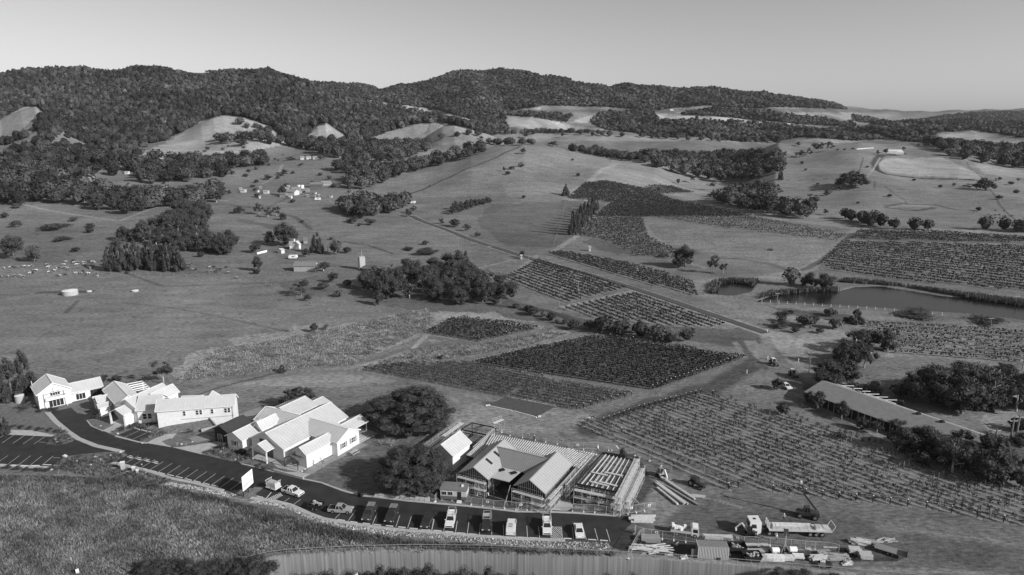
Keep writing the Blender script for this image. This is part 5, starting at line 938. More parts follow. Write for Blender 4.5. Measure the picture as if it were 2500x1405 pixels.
# pergola, terrace furniture, picnic table
D_ = (510, 970, 7.804); Q = [atz(D_[0]+x/D_[2], D_[1]+y/D_[2], 2.6) for x, y in ((1550,1120),(1740,1020),(1890,1120),(1700,1225))]; pg = thing('pergola', 'black slatted pergola on the restaurant terrace', 'pergola', (Q[0].x, Q[0].y, 0)); mb = MB()
for i in range(4): mb.bar(Q[i], Q[(i+1) % 4], .16)
for k in range(1, 11): t = k/11; mb.bar(Q[0].lerp(Q[3], t), Q[1].lerp(Q[2], t), .09, .12)
part(pg, 'slats', mb, grey('weathered_slats', .12, .7))
for x, y in ((1450,1340),(1700,1400)): b = atz(D_[0]+x/D_[2], D_[1]+y/D_[2], 0); mb = MB(); mb.bar(b, (b.x, b.y, 2.6), .14); mb.bar((b.x, b.y, 2.6), min(Q, key=lambda q: (q-Vector((b.x, b.y, 2.6))).length), .14); part(pg, 'post', mb, m_black)
a = atz(727, 1135, 0); mb = MB(); mb.cone((a.x, a.y, .7), (a.x, a.y, .76), .6, .6, 12); mb.bar((a.x, a.y, 0), (a.x, a.y, .7), .12)
for k in range(4): t = k*1.57+.4; x, y = a.x+1.0*math.cos(t), a.y+1.0*math.sin(t); mb.box((x, y, .45), (.42, .42, .06), t); mb.box((x+.2*math.cos(t), y+.2*math.sin(t), .7), (.06, .42, .5), t); mb.bar((x, y, 0), (x, y, .45), .08)
tag(mb.build('terrace_table', m_black), 'dark round table with chairs under the black pergola', 'table')
def picnic(x0, y0, x1, y1, label):
    a, b = atz(x0, y0, 0), atz(x1, y1, 0); d = (b-a).normalized(); n = Vector((-d.y, d.x, 0)); c = (a+b)/2; r = math.atan2(d.y, d.x); t = thing('picnic_table', label, 'picnic table', c)
    mb = MB(); mb.box((c.x, c.y, .75), (2.4, .9, .06), r); part(t, 'table_top', mb, m_tim)
    for s in (-1, 1): mb = MB(); q = c + n*.85*s; mb.box((q.x, q.y, .45), (2.4, .3, .06), r); part(t, 'bench', mb, m_tim)
    for s in (-1, 1): mb = MB(); q = c + d*.8*s; mb.bar(q + n*.8, q - n*.25 + Vector((0, 0, .72)), .08); mb.bar(q - n*.8, q + n*.25 + Vector((0, 0, .72)), .08); part(t, 'leg', mb, m_tim)
picnic(850, 1116, 878, 1101, 'timber picnic table on the lawn beside the grey path')
# building under construction: U shaped roof
m_newd = grey('ribbed_new_roof', .24, .5, .05, .5)
nb = thing('new_hall', 'unfinished hall with two pale gabled roofs joined by a ribbed valley roof', 'building', (2, 144, 0))
gL = gable(nb, (-5.34, 147.2, -2.03, 15.4, 7.6, 4.2, 6.4), m_darkw, m_new, walls=False); gR = gable(nb, (7.32, 141.0, -2.06, 14.9, 7.7, 4.2, 6.55), m_darkw, m_new, walls=False)
gM = gable(nb, (2.5, 147.3, -.465, 13.4, 9.2, 4.2, 6.36), m_darkw, m_newd, walls=False, ribs=.5, ribm=m_greyr)
Q = [atz(x, y, z) for x, y, z in ((1228.9,1139.8,4.1),(1274.2,1150.6,4.1),(1243,1177.7,3.7),(1198.5,1166.9,3.7))]; mb = MB(); mb.slab([tuple(q) for q in Q], .1); part(nb, 'corrugated_roof', mb, m_newd); mb = MB()
for i in range(20): t = (i+.5)/20; mb.bar(Q[0].lerp(Q[1], t) + Vector((0, 0, .05)), Q[3].lerp(Q[2], t) + Vector((0, 0, .05)), .12, .07)
part(nb, 'rib', mb, m_roofw)['kind'] = 'stuff'
for x, y in ((1225,1148),(1254,1155)): a = atz(x, y, 4.1); mb = MB(); mb.box((a.x, a.y, 4.15), (1.3, 1.0, .2), .47); part(nb, 'skylight', mb, m_black)
for x, y in ((1193.7,1117.5),(1171.5,1136)): a = atz(x, y, 6.0); u, v = 0, 1.2; mb = MB(); c_, s_ = math.cos(-2.03), math.sin(-2.03); gpt = gL; q0 = Vector((a.x, a.y, 0)); mb.box((a.x, a.y, 5.6), (.7, 1.7, .06), ax=[(c_, s_, 0), (-s_*-.92*-1, c_*-.92*-1*-1, -.45), (0, 0, 1)]) if False else None
for u_, in ((2.6,), (-1.4,)):
    mb = MB(); mb.slab([gL.fr(u_*1+.9*0+4.3*0 + o, -v, 6.4 - .58*v + .08) for o, v in ((.4,.5),(-.4,.5),(-.4,2.1),(.4,2.1))], .06); part(nb, 'roof_window', mb, m_black)
def studwall(root, g, side, n, top=None, slats=0):
    l, w = g.L/2-.4, g.W/2-.4; mb = MB()
    E = {'F': (g.fr(l, w, 0), g.fr(l, -w, 0)), 'M': (g.fr(l, -w, 0), g.fr(-l, -w, 0)), 'P': (g.fr(l, w, 0), g.fr(-l, w, 0)), 'B': (g.fr(-l, w, 0), g.fr(-l, -w, 0))}[side]; a, b = Vector(E[0]), Vector(E[1]); top = top or g.he
    for i in range(n+1):
        p = a.lerp(b, i/n); zt = top + ((g.hr-g.he)*(1-abs(2*i/n-1)) - .2 if side in 'FB' else -.1); mb.bar(p, (p.x, p.y, zt), .06, .1)
    for z in (.1, top*.5, top-.1): mb.bar((a.x, a.y, z), (b.x, b.y, z), .07)
    part(root, 'stud_wall', mb, m_tim)
    mb = MB(); nrm = (b-a).normalized(); nrm = Vector((-nrm.y, nrm.x, 0)); nrm = nrm if nrm.dot(Vector((g.cx, g.cy, 0))-a) > 0 else -nrm; a2, b2 = a + nrm*.2, b + nrm*.2
    if side in 'FB': m_ = (a2+b2)/2; mb.add([tuple(a2), tuple(b2), (b2.x, b2.y, top-.1), (m_.x, m_.y, g.hr-.3), (a2.x, a2.y, top-.1)], [(0,1,2,3,4)])
    else: mb.add([tuple(a2), tuple(b2), (b2.x, b2.y, top-.15), (a2.x, a2.y, top-.15)], [(0,1,2,3)])
    part(root, 'wall_wrap', mb, m_darkw)
for g_ in (gL, gR):
    for s_, n_ in (('F', 14), ('M', 28), ('P', 28), ('B', 14)): studwall(nb, g_, s_, n_)
def window_bright(g, t0, t1): 
    mb = MB(); l = g.L/2-.4; mb.add([g.fr(l+.05, t, z) for t, z in ((t0,.2),(t1,.2),(t1,2.4),(t0,2.4))], [(0,1,2,3)]); part(nb, 'glazing', mb, m_dwall)
window_bright(gR, -.2, -3.0); window_bright(gR, 2.3, 1.3)
# scaffolding around it
m_tube = grey('scaffold_tube', .55, .45, .1, 3, .2); m_plank = grey('scaffold_planks', .55, .8, .25, 2)
def scaffold(label, a, b, h, lifts=2, width=1.1, bays=None, rails=True, dense=1, brace=True, side=1):
    a, b = Vector(a), Vector(b); d = b-a; L = d.length; d.normalize(); n = Vector((-d.y, d.x, 0))*side; k = bays or max(1, round(L/2.2)); t = thing('scaffold', label, 'scaffold', a); mb = MB()
    for i in range(k+1):
        for o in (0, width): p = a + d*(L*i/k) + n*o; mb.bar(p, (p.x, p.y, h + (.9 if o else 0)), .07, .07)
        p = a + d*(L*i/k)
        for j in range(1, lifts+1): z = h*j/lifts; mb.bar((p.x, p.y, z), (p.x+n.x*width, p.y+n.y*width, z), .06)
    part(t, 'standards', mb, m_tube); mb = MB()
    for o in (0, width):
        for j in range(0, lifts+1):
            z = h*j/lifts if j else .3; p = a + n*o; q = b + n*o; mb.bar((p.x, p.y, z), (q.x, q.y, z), .06)
            if j and o and rails: mb.bar((p.x, p.y, z+.5), (q.x, q.y, z+.5), .05); mb.bar((p.x, p.y, z+.95), (q.x, q.y, z+.95), .05)
    if brace:
        for i in range(0, k, 2): p = a + d*(L*i/k) + n*width; q = a + d*(L*(i+1)/k) + n*width; mb.bar((p.x, p.y, .1), (q.x, q.y, h), .06)
    part(t, 'ledgers', mb, m_tube); mb = MB(); rr = random.Random(int(a.x*31+a.y*7))
    for i in range(int(L*.9)):
        p = a + d*(L*rr.random()) + n*(width*rr.uniform(-.3, 1.4)); z = h*rr.random(); mb.bar((p.x, p.y, z), tuple(p + d*rr.uniform(-2.5, 2.5) + n*rr.uniform(-.8, .8) + Vector((0, 0, min(h+.6, z+rr.uniform(-.6, 1.6))))), .06)
    part(t, 'loose_tubes', mb, m_tube)
    for j in range(1, lifts+1):
        z = h*j/lifts + .04; mb = MB()
        for i in range(dense*2): o = width*(i+.5)/(dense*2); p = a + n*o; q = b + n*o; mb.bar((p.x, p.y, z), (q.x, q.y, z), width/(dense*2)*.8, .05)
        part(t, 'deck', mb, m_plank)
    return t
def G0(g, u, v): return Vector(g.fr(u, v, 0))
scaffold('light scaffold across the left gable front of the unfinished hall', G0(gL, 8.2, 3.6), G0(gL, 8.2, -3.6), 3.6, 2, .9, 3, side=-1)
scaffold('scaffold across the right gable front of the unfinished hall', G0(gR, 8.0, 3.6), G0(gR, 8.0, -3.8), 3.4, 2, .9, 3, side=-1)
scaffold('scaffold along the right side wall of the unfinished hall', G0(gR, 7.6, -4.4), G0(gR, -7.6, -4.4), 3.2, 2, .8, 7, side=-1)
for i, (x0, y0, x1, y1, zt) in enumerate([(1134,1204,1155,1127,4.5),(1166,1208,1179,1160,4),(1193,1210,1179,1160,4),(1230,1240,1246,1185,4),(1264,1247,1286,1162,5),(1206,1206,1202,1165,3.5),(1310,1240,1330,1205,3.8),(1165,1211,1170,1175,3.5)]):
    a = atz(x0, y0, 0); b = atz(x1, y1, zt); mb = MB(); mb.bar(a, b, .09); c = a.lerp(b, .35); mb.bar(c, (a.x+.8, a.y+.6, .1), .06); mb.box((a.x, a.y, .08), (.3, .3, .12))
    tag(mb.build('raking_prop', m_tube), ['pale raking prop leaning on the hall corner by the site office', 'left leg of the crossed props before the left gable', 'right leg of the crossed props before the left gable', 'long prop before the middle bay of the hall', 'longest prop leaning on the right gable', 'upright prop under the right eave of the left gable', 'short prop by the glazed corner of the hall', 'prop between the crossed props'][i], 'prop')
# white gabled block under the fig tree
W4 = (-15.15, 154.7, -2.06, 8.6, 6.9, 4.2, 6.6); wt = thing('white_gabled_block', 'finished white gabled block partly hidden by the front fig tree', 'building', loc0(W4)); gable(wt, W4)
scaffold('scaffold stair and deck behind the white gabled block', G0(Gab(W4), 4.6, 4.6), G0(Gab(W4), -13.5, 4.6), 3.8, 2, 1.2, 7, side=1)
# steel frame room behind it
fr_ = thing('steel_frame', 'open steel and timber frame behind the white gabled block', 'frame', (-13, 163, 0)); Q = [atz(x, y, 3.6) for x, y in ((1126,1049),(1152.5,1032.5),(1210,1044.5),(1187,1062.5))]; mb = MB()
for i in range(4): mb.bar(Q[i], Q[(i+1) % 4], .2, .28)
for q in Q: mb.bar((q.x, q.y, 0), q, .18)
mb.bar(Q[0].lerp(Q[3], .3) - Vector((0,0,1.4)), Q[1].lerp(Q[2], .3) - Vector((0,0,1.4)), .14); part(fr_, 'beams', mb, m_black); mb = MB()
for i in (1, 2):
    a, b = Q[i], Q[(i+1) % 4]
    for k in range(16): p = a.lerp(b, k/15); mb.bar((p.x, p.y, 0), p, .06)
    for z in (1.0, 2.2, 3.75): mb.bar((a.x, a.y, z), (b.x, b.y, z), .12)
a, b = Q[3], Q[0]; c = atz(1155, 1092, 3.4); 
for k in range(18): p = Q[2].lerp(c, k/17); mb.bar((p.x, p.y, .2), (p.x, p.y, 3.5), .06, .1)
mb.bar(Q[2], c, .16); part(fr_, 'stud_wall', mb, m_tim)
scaffold('small scaffold tower at the far corner of the steel frame', atz(1207,1062,0), atz(1231,1052,0), 3.2, 1, 1.0, 2)
# timber floor and rafter deck behind the hall
def deck_grid(name, label, corners, z, nj, w=.1, h=.22, gap=0.0, posts=True, cat='frame', battens=4, tonem=None):
    Q = [atz(x, y, z) for x, y in corners]; t = thing(name, label, cat, (Q[0].x, Q[0].y, 0)); mb = MB()
    for k in range(nj): s_ = k/(nj-1); mb.bar(Q[0].lerp(Q[1], s_), Q[3].lerp(Q[2], s_), w, h)
    part(t, 'joists', mb, tonem or m_plank); mb = MB()
    for k in range(battens): s_ = k/(battens-1); a, b = Q[0].lerp(Q[3], s_), Q[1].lerp(Q[2], s_); mb.bar(a - Vector((0, 0, h)), b - Vector((0, 0, h)), .12, .2)
    part(t, 'bearers', mb, m_black if tonem is None else m_tim)
    if posts:
        mb = MB()
        for s_ in np.linspace(0, 1, 7):
            for r_ in (0, .5, 1): p = Q[0].lerp(Q[1], s_).lerp(Q[3].lerp(Q[2], s_), r_); mb.bar((p.x, p.y, 0), (p.x, p.y, z-h), .1)
        part(t, 'posts', mb, m_black)
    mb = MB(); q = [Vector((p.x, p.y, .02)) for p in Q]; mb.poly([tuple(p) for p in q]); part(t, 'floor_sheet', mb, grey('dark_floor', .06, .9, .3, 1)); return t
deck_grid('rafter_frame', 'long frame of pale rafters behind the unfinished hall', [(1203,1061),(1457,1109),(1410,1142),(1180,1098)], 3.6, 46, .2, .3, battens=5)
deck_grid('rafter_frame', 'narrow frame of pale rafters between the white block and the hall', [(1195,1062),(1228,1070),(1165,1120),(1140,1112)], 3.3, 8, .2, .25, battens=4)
# scaffold hall at the right
Q = [atz(x, y, 4.6) for x, y in ((1470,1107.6),(1545.6,1124.2),(1505.8,1201.7),(1404.6,1181.2))]; sf = thing('frame_building', 'two storey frame with open rafters at the right end of the construction site', 'building', (Q[3].x, Q[3].y, 0)); mb = MB()
for k in range(9): s_ = k/8; mb.bar(Q[0].lerp(Q[1], s_), Q[3].lerp(Q[2], s_) + Vector((random.uniform(-.2,.2), 0, 0)), .11 if k % 2 == 0 else .07, .25)
for k in (1, 3, 5): s_ = (k+.15)/8; mb.bar(Q[0].lerp(Q[1], s_), Q[3].lerp(Q[2], s_), .06, .2)
part(sf, 'rafters', mb, m_plank); mb = MB()
for k in range(40): s_ = k/39; d_ = Vector((0, 0, .2)); mb.bar(Q[0].lerp(Q[3], s_) - d_, Q[1].lerp(Q[2], s_) - d_, .10, .10)
part(sf, 'battens', mb, grey('grey_battens', .24, .7)); mb = MB()
for i in range(4): mb.bar(Q[i], Q[(i+1) % 4], .2, .35); mb.bar(Q[i] - Vector((0,0,2.2)), Q[(i+1) % 4] - Vector((0,0,2.2)), .15, .2)
for s_ in np.linspace(0, 1, 5):
    for a, b in ((0, 1), (3, 2), (0, 3), (1, 2)): p = Q[a].lerp(Q[b], s_); mb.bar((p.x, p.y, 0), p, .14)
part(sf, 'steel_frame', mb, m_black); mb = MB()
for (x0, y0, x1, y1) in ((1442,1152.5,1484,1161),(1476,1153,1521,1162),(1439,1175,1483,1186),(1462,1175.5,1507,1187)): a, b = atz(x0, y0, 4.85), atz(x1, y1, 4.85); mb.bar(a, b, .55, .05)
part(sf, 'planks', mb, m_plank)
mb = MB()
for z in (1.1, 2.3):
    for k in range(9): p = Q[3].lerp(Q[2], k/8); mb.bar((p.x, p.y, 0), (p.x, p.y, 2.3), .07)
    mb.bar((Q[3].x, Q[3].y, z), (Q[2].x, Q[2].y, z), .12)
part(sf, 'stud_wall', mb, m_tim)
A0, B0 = Vector((Q[1].x, Q[1].y, 0)), Vector((Q[2].x, Q[2].y, 0)); dd = (A0-B0).normalized(); A0 = A0 + dd*1.0; B0 = B0 - dd*2.2
scaffold('dense scaffold along the right side of the open rafter frame', B0, A0, 4.6, 3, 1.4, 9, dense=2, side=-1); 
N_ = Vector((-(A0-B0).normalized().y, (A0-B0).normalized().x, 0))
scaffold('outer scaffold run beyond the dense scaffold', B0 - N_*1.9 + dd*1.5, A0 - N_*1.9 - dd*1.0, 3.0, 2, 1.0, 8, dense=1, side=-1)
scaffold('scaffold walkway before the open rafter frame', Vector((Q[3].x, Q[3].y, 0)) - dd*1.0, Vector((Q[2].x, Q[2].y, 0)) - dd*1.0, 3.4, 2, 1.0, 5, side=1)
scaffold('scaffold between the hall and the open rafter frame', Vector((Q[3].x-1.2, Q[3].y+.5, 0)), Vector((Q[0].x-1.2, Q[0].y+.5, 0)), 3.8, 2, 1.0, 6, side=1)
mb = MB()
for k in range(7): a = atz(1537+k*2.2, 1215+k*.4, 2.5); b = atz(1545+k*2.6, 1228+k*.5, 0); mb.bar(b, a, .09, .05)
tag(mb.build('leaning_boards', m_plank), 'pale boards leaning on the outer scaffold', 'boards')
# site office
a, b = atz(1075.5,1222,0), atz(1139,1226.5,0); d_ = (b-a); L_ = d_.length; d_.normalize(); n_ = Vector((-d_.y, d_.x, 0)); so_ = thing('site_office', 'cream and dark portable site office on the kerb beside the big fig tree', 'site office', a)
def Bx(mb, u0, u1, v0, v1, z0, z1): mb.add([tuple(a + d_*u + n_*v + Vector((0, 0, z))) for z in (z0, z1) for u, v in ((u0,v0),(u1,v0),(u1,v1),(u0,v1))], [(3,2,1,0),(4,5,6,7),(0,1,5,4),(1,2,6,5),(2,3,7,6),(3,0,4,7)])
mb = MB(); Bx(mb, 0, L_, 0, 3.2, .35, 1.2); part(so_, 'lower_wall', mb, grey('dark_cream', .12, .7)); mb = MB(); Bx(mb, .01, L_-.01, .01, 3.19, 1.2, 2.7); part(so_, 'upper_wall', mb, grey('cream_wall', .50, .7, .1, 2)); mb = MB(); Bx(mb, -.15, L_+.15, -.15, 3.35, 2.7, 2.85); part(so_, 'roof', mb, grey('office_roof', .20, .6, .1, 1))
for u in (.9, 2.3): mb = MB(); Bx(mb, u-.55, u+.55, -.05, 0, 1.45, 2.35); o = part(so_, 'window', mb, m_trim); mb = MB(); Bx(mb, u-.5, u-.03, -.07, -.05, 1.5, 2.3); Bx(mb, u+.03, u+.5, -.07, -.05, 1.5, 2.3); mb.build('pane', m_glass, o)
mb = MB(); Bx(mb, 3.9, 4.75, -.05, 0, .4, 2.4); part(so_, 'door', mb, m_black); mb = MB()
for k in range(3): Bx(mb, 3.8, 4.9, -.3-.28*k, -.02-.28*k, .3-.1*k, .35-.1*k)
part(so_, 'steps', mb, m_trim); mb = MB(); Bx(mb, 4.5, 4.9, 1.4, 2.0, 2.85, 3.15); part(so_, 'vent', mb, m_trim)
for u in (.3, 2.6, L_-.3):
    for v in (.2, 3): mb = MB(); Bx(mb, u-.15, u+.15, v-.15, v+.15, 0, .35); part(so_, 'pier', mb, m_conc)
# long shed on the right
a = L1(1945,960); 
sp_ = [(1970,935,4.2),(2290,1060,4.2),(2270,1090,3.0),(1985,965,3.0)]
def shed():
    r0 = Vector((95.6, 197.5, 4.6)); r1 = Vector((121.5, 158.5, 4.6)); e0 = atz(1985, 957, 3.2); d = (r1-r0); L = d.length; d.normalize(); n = Vector((d.y, -d.x, 0)); c = (r0+r1)/2 - n*0
    t = thing('long_shed', 'very long low grey roofed farm shed behind the row of trees', 'shed', (c.x, c.y, 0)); w1, w2 = 9.0, 3.0
    def f(u, v, z): q = r0 + d*u + n*v; return (q.x, q.y, z)
    mb = MB(); mb.slab([f(0, 0, 4.6), f(L, 0, 4.6), f(L, w1, 2.9), f(0, w1, 2.9)], .12); part(t, 'roof', mb, grey('old_shed_roof', .22, .6, .15, .8))
    mb = MB(); mb.slab([f(L, 0, 4.58), f(0, 0, 4.58), f(0, -w2, 3.7), f(L, -w2, 3.7)], .12); part(t, 'back_roof', mb, grey('pale_shed_roof', .34, .6, .15, .8))
    mb = MB(); P = [(-w2+.3, 0), (w1-.3, 0), (w1-.3, 2.85), (0, 4.4), (-w2+.3, 3.7)]; V = [f(.4, v, z) for v, z in P] + [f(L-.4, v, z) for v, z in P]; mb.add(V, [(0,1,2,3,4),(9,8,7,6,5),(1,6,7,2),(0,4,9,5)]); part(t, 'wall', mb, m_darkw); mb = MB()
    for k in range(26): mb.bar(f(L*(k+.5)/26, w1-.1, 0), f(L*(k+.5)/26, w1-.1, 2.9), .15)
    part(t, 'post', mb, m_tim); mb = MB(); mb.slab([f(3, -w2, 3.75), f(26, -w2, 3.75), f(26, -w2-2.4, 3.6), f(3, -w2-2.4, 3.6)], .02) if False else None
    for k in range(7): a_, b_ = f(2+k*2.6, -w2-.3, 3.7), f(4.0+k*2.6, -w2-3.5, 3.6); mb.bar(a_, b_, .28, .08)
    mb.bar(f(1, -w2-.2, 3.75), f(21, -w2-.2, 3.75), .3, .1); part(t, 'white_bars', mb, m_trim)
    mb = MB()
    for u in (L*.62, L*.75): mb.box(f(u, .5, 4.7), (.9, .9, .5), 0)
    part(t, 'roof_vent', mb, m_black)
shed()
# ------------------------------------------------------------------ vehicles
m_tyre = grey('tyre', .015, .8); m_rim = grey('rim', .35, .4, 0, 1, .5); m_lampf = grey('lamp_glass', .6, .2, 0, 1, 0, .6); m_vglass = grey('vehicle_glass', .025, .08, 0, 1, 0, .8); m_under = grey('underbody', .02, .8)
def paint(v): return grey('vehicle_paint_%02d' % int(v*100), v, .3, .03, 2, 0, .5)
class VF:
    def __init__(s, rear, front, L=None):
        a, b = atz(*rear, 0), atz(*front, 0); s.c = (a+b)/2; d = b-a; s.h = math.atan2(d.y, d.x); s.z = .03
    def __call__(s, x, y, z): c, n = math.cos(s.h), math.sin(s.h); return (s.c.x + c*x - n*y, s.c.y + n*x + c*y, s.z + z)
def hull(mb, f, P, w, taper=0.0):      # side outline extruded across +-w
    n = len(P); V = [f(x, -w, z) for x, z in P] + [f(x, w, z) for x, z in P]
    mb.add(V, [tuple(range(n)), tuple(range(2*n-1, n-1, -1))] + [(i, n+i, n+(i+1) % n, (i+1) % n) for i in range(n)])
def arch(x, r, z=.38, n=6): return [(x + r*math.cos(math.pi*k/n), z + r*math.sin(math.pi*k/n)*.95) for k in range(n+1)]
def wheels(t, f, xs, w, r=.38, wd=.24):
    for x in xs:
        for s in (-1, 1):
            mb = MB(); mb.cone(f(x, s*(w-wd), r), f(x, s*w, r), r, r, 14); o = part(t, 'wheel', mb, m_tyre); mb = MB(); mb.cone(f(x, s*(w-.02), r), f(x, s*(w+.015), r), r*.6, r*.5, 10); mb.build('rim', m_rim, o)
def cabin(t, f, b, zb, zt, body, pil=True):   # b = (rear bottom, front bottom, rear top, front top, half width bottom, half width top)
    rb, fb, rt_, ft, wb, wt = b; mb = MB(); V = [f(rb,-wb,zb), f(fb,-wb,zb), f(fb,wb,zb), f(rb,wb,zb), f(rt_,-wt,zt), f(ft,-wt,zt), f(ft,wt,zt), f(rt_,wt,zt)]
    mb.add(V, [(3,2,1,0),(4,5,6,7),(0,1,5,4),(1,2,6,5),(2,3,7,6),(3,0,4,7)]); part(t, 'windows', mb, m_vglass)
    mb = MB(); mb.slab([f(rt_-.06,-wt-.02,zt+.05), f(ft+.04,-wt-.02,zt+.04), f(ft+.04,wt+.02,zt+.04), f(rt_-.06,wt+.02,zt+.05)], .07)
    for i, j in ((0,4),(1,5),(2,6),(3,7)): mb.bar(V[i], V[j], .09)
    for s in (-1, 1): mx = (rb+fb)/2-.1; mb.bar(f(mx, s*(wb+.01), zb), f((rt_+ft)/2, s*(wt+.01), zt), .08)
    part(t, 'roof', mb, body)
def lights(t, f, xf, xr, w, z, zr=None):
    for s in (-1, 1):
        mb = MB(); c = f(xf, s*(w-.25), z); mb.box(c, (.12, .36, .16), f.h); part(t, 'headlight', mb, m_lampf); mb = MB(); c = f(xr, s*(w-.12), zr or z+.1); mb.box(c, (.08, .2, .3), f.h); part(t, 'tail_light', mb, m_shut)
def vehicle(kind, rear, front, tone, label, extra=None):
    f = VF(rear, front); b = paint(tone); nm = {'ute': 'pickup_truck', 'canopy': 'pickup_truck', 'tray': 'pickup_truck', 'suv': 'estate_car', 'sedan': 'sedan_car', 'van': 'van'}[kind]
    t = thing(nm, label, {'suv': 'car', 'sedan': 'car', 'van': 'van'}.get(kind, 'pickup truck'), (f.c.x, f.c.y, 0))
    if kind in ('ute', 'canopy', 'tray'):
        L = 2.65; P = [(-L,.5)] + [(-1.6-.5,.42)] + arch(-1.55,.48)[::-1] + arch(1.75,.48)[::-1] + [(L-.05,.42),(L,.75),(L-.12,.98),(.95,1.12),(-.95,1.1),(-.97,1.08),(-L,1.08)]
        if kind == 'tray': P = [(-.85,.5)] + arch(1.75,.48)[::-1] + [(L-.05,.42),(L,.75),(L-.12,.98),(.95,1.12),(-.85,1.1)]
        mb = MB(); hull(mb, f, P, .92); part(t, 'body', mb, b); cabin(t, f, (-.9, 1.05, -.78, .35, .84, .70), 1.08, 1.74, b); wheels(t, f, (-1.55, 1.75), .94)
        mb = MB(); mb.box(f(L+.01, 0, .72), (.06, 1.3, .22), f.h); part(t, 'grille', mb, m_black)
        if kind == 'ute': mb = MB(); mb.box(f(-1.8, 0, 1.085), (1.5, 1.55, .03), f.h); part(t, 'tub_liner', mb, m_black); mb = MB(); mb.bar(f(-1.0, -.7, 1.1), f(-1.0, -.6, 1.6), .07); mb.bar(f(-1.0, .7, 1.1), f(-1.0, .6, 1.6), .07); mb.bar(f(-1.0, -.6, 1.6), f(-1.0, .6, 1.6), .07); part(t, 'sports_bar', mb, m_black if tone > .3 else m_steel)
        if kind == 'canopy':
            mb = MB(); hull(mb, f, [(-2.62,1.08),(-2.5,1.78),(-1.0,1.8),(-.95,1.08)], .82); part(t, 'canopy', mb, b); mb = MB()
            for k in range(6): mb.bar(f(-2.5+k*.28, -.75, 1.86), f(-2.5+k*.28, .75, 1.86), .06)
            mb.bar(f(-2.6, -.7, 1.83), f(-.9, -.7, 1.83), .05); mb.bar(f(-2.6, .7, 1.83), f(-.9, .7, 1.83), .05); part(t, 'roof_rack', mb, m_steel if tone < .3 else m_black)
        if kind == 'tray':
            mb = MB(); mb.box(f(-1.85, 0, 1.02), (1.95, 1.9, .12), f.h); [mb.box(f(-1.85, s*.94, 1.2), (1.95, .04, .3), f.h) for s in (-1, 1)]; mb.box(f(-2.82, 0, 1.2), (.04, 1.9, .3), f.h); part(t, 'tray', mb, b if tone > .3 else m_steel); mb = MB(); mb.box(f(-1.3, 0, .7), (3, .9, .25), f.h); part(t, 'chassis', mb, m_under)
            mb = MB(); [mb.bar(f(x, s*.85, 1.1), f(x, s*.85, 2.0), .06) for s in (-1, 1) for x in (-1.0, -2.7)]; [mb.bar(f(x, -.85, 2.0), f(x, .85, 2.0), .06) for x in (-1.0, -2.7, .2)]; [mb.bar(f(.5, s*.7, 1.95), f(-2.8, s*.7, 2.02), .06) for s in (-1, 1)]; part(t, 'ladder_rack', mb, m_steel)
        lights(t, f, L-.03, -L+.02, .9, .86)
        for s in (-1, 1): mb = MB(); mb.box(f(.9, s*1.02, 1.2), (.12, .2, .18), f.h); part(t, 'mirror', mb, b)
    elif kind in ('suv', 'sedan'):
        L = 2.35; z = 1.0 if kind == 'suv' else .92; P = [(-L,.45)] + arch(-1.35,.44,.34)[::-1] + arch(1.4,.44,.34)[::-1] + [(L-.04,.38),(L,.7),(L-.2,z-.12),(1.0,z),(-1.5,z+.02),(-L+.05,z-.02)]
        mb = MB(); hull(mb, f, P, .9); part(t, 'body', mb, b)
        cabin(t, f, (-2.15, 1.1, -1.7, .35, .82, .66) if kind == 'suv' else (-1.75, 1.05, -1.0, .25, .80, .62), z, 1.62 if kind == 'suv' else 1.40, b); wheels(t, f, (-1.35, 1.4), .91, .33, .22); lights(t, f, L-.05, -L+.03, .88, .72)
    else:
        L = 2.45; P = [(-L,.4)] + arch(-1.45,.42,.34)[::-1] + arch(1.5,.42,.34)[::-1] + [(L-.02,.4),(L,.85),(L-.35,1.15),(-L,1.2)]
        mb = MB(); hull(mb, f, P, .92); part(t, 'body', mb, b); cabin(t, f, (-L+.02, 1.9, -L+.15, 1.1, .86, .74), 1.15, 1.9, b); mb = MB(); hull(mb, f, [(-L+.0,1.15),(-L+.1,1.92),(-.3,1.94),(-.3,1.15)], .88); part(t, 'cargo_side', mb, b); wheels(t, f, (-1.45, 1.5), .93, .33, .22); lights(t, f, L-.04, -L+.02, .9, .8)
        for x in (-1.7, -.9): mb = MB(); mb.box(f(x, 0, 1.97), (.5, .8, .06), f.h); part(t, 'roof_hatch', mb, m_shut)
    return t, f
vehicle('ute', (694,1200), (737,1214), .75, 'white dual cab pickup towing the ladder rack trailer by the sign')
vehicle('ute', (808,1249), (857,1252), .33, 'silver dual cab pickup towing the dark box trailer')
vehicle('canopy', (909,1246), (893,1276), .05, 'dark pickup with ribbed canopy, first of the cars backed along the rocks')
vehicle('canopy', (964,1250), (948,1281), .035, 'black pickup beside the ribbed canopy pickup')
vehicle('suv', (1048,1267), (1037,1291), .03, 'black car between the empty bay and the white pickup')
vehicle('tray', (1104,1262), (1097,1291), .75, 'white pickup with open tray right of the black car')
vehicle('tray', (1190,1268), (1186,1304), .03, 'black work truck with tall rear rack in the middle of the bays')
vehicle('van', (1246,1311), (1250,1279), .72, 'pale van with two roof hatches reversed into its bay')
vehicle('tray', (1335,1277), (1336,1310), .75, 'white pickup with dark tray left of the hatched bay')
vehicle('sedan', (1411,1289), (1416,1317), .75, 'white sedan right of the hatched bay')
vehicle('sedan', (1912,942), (1926,952), .75, 'small white car parked by the round tree near the long shed')
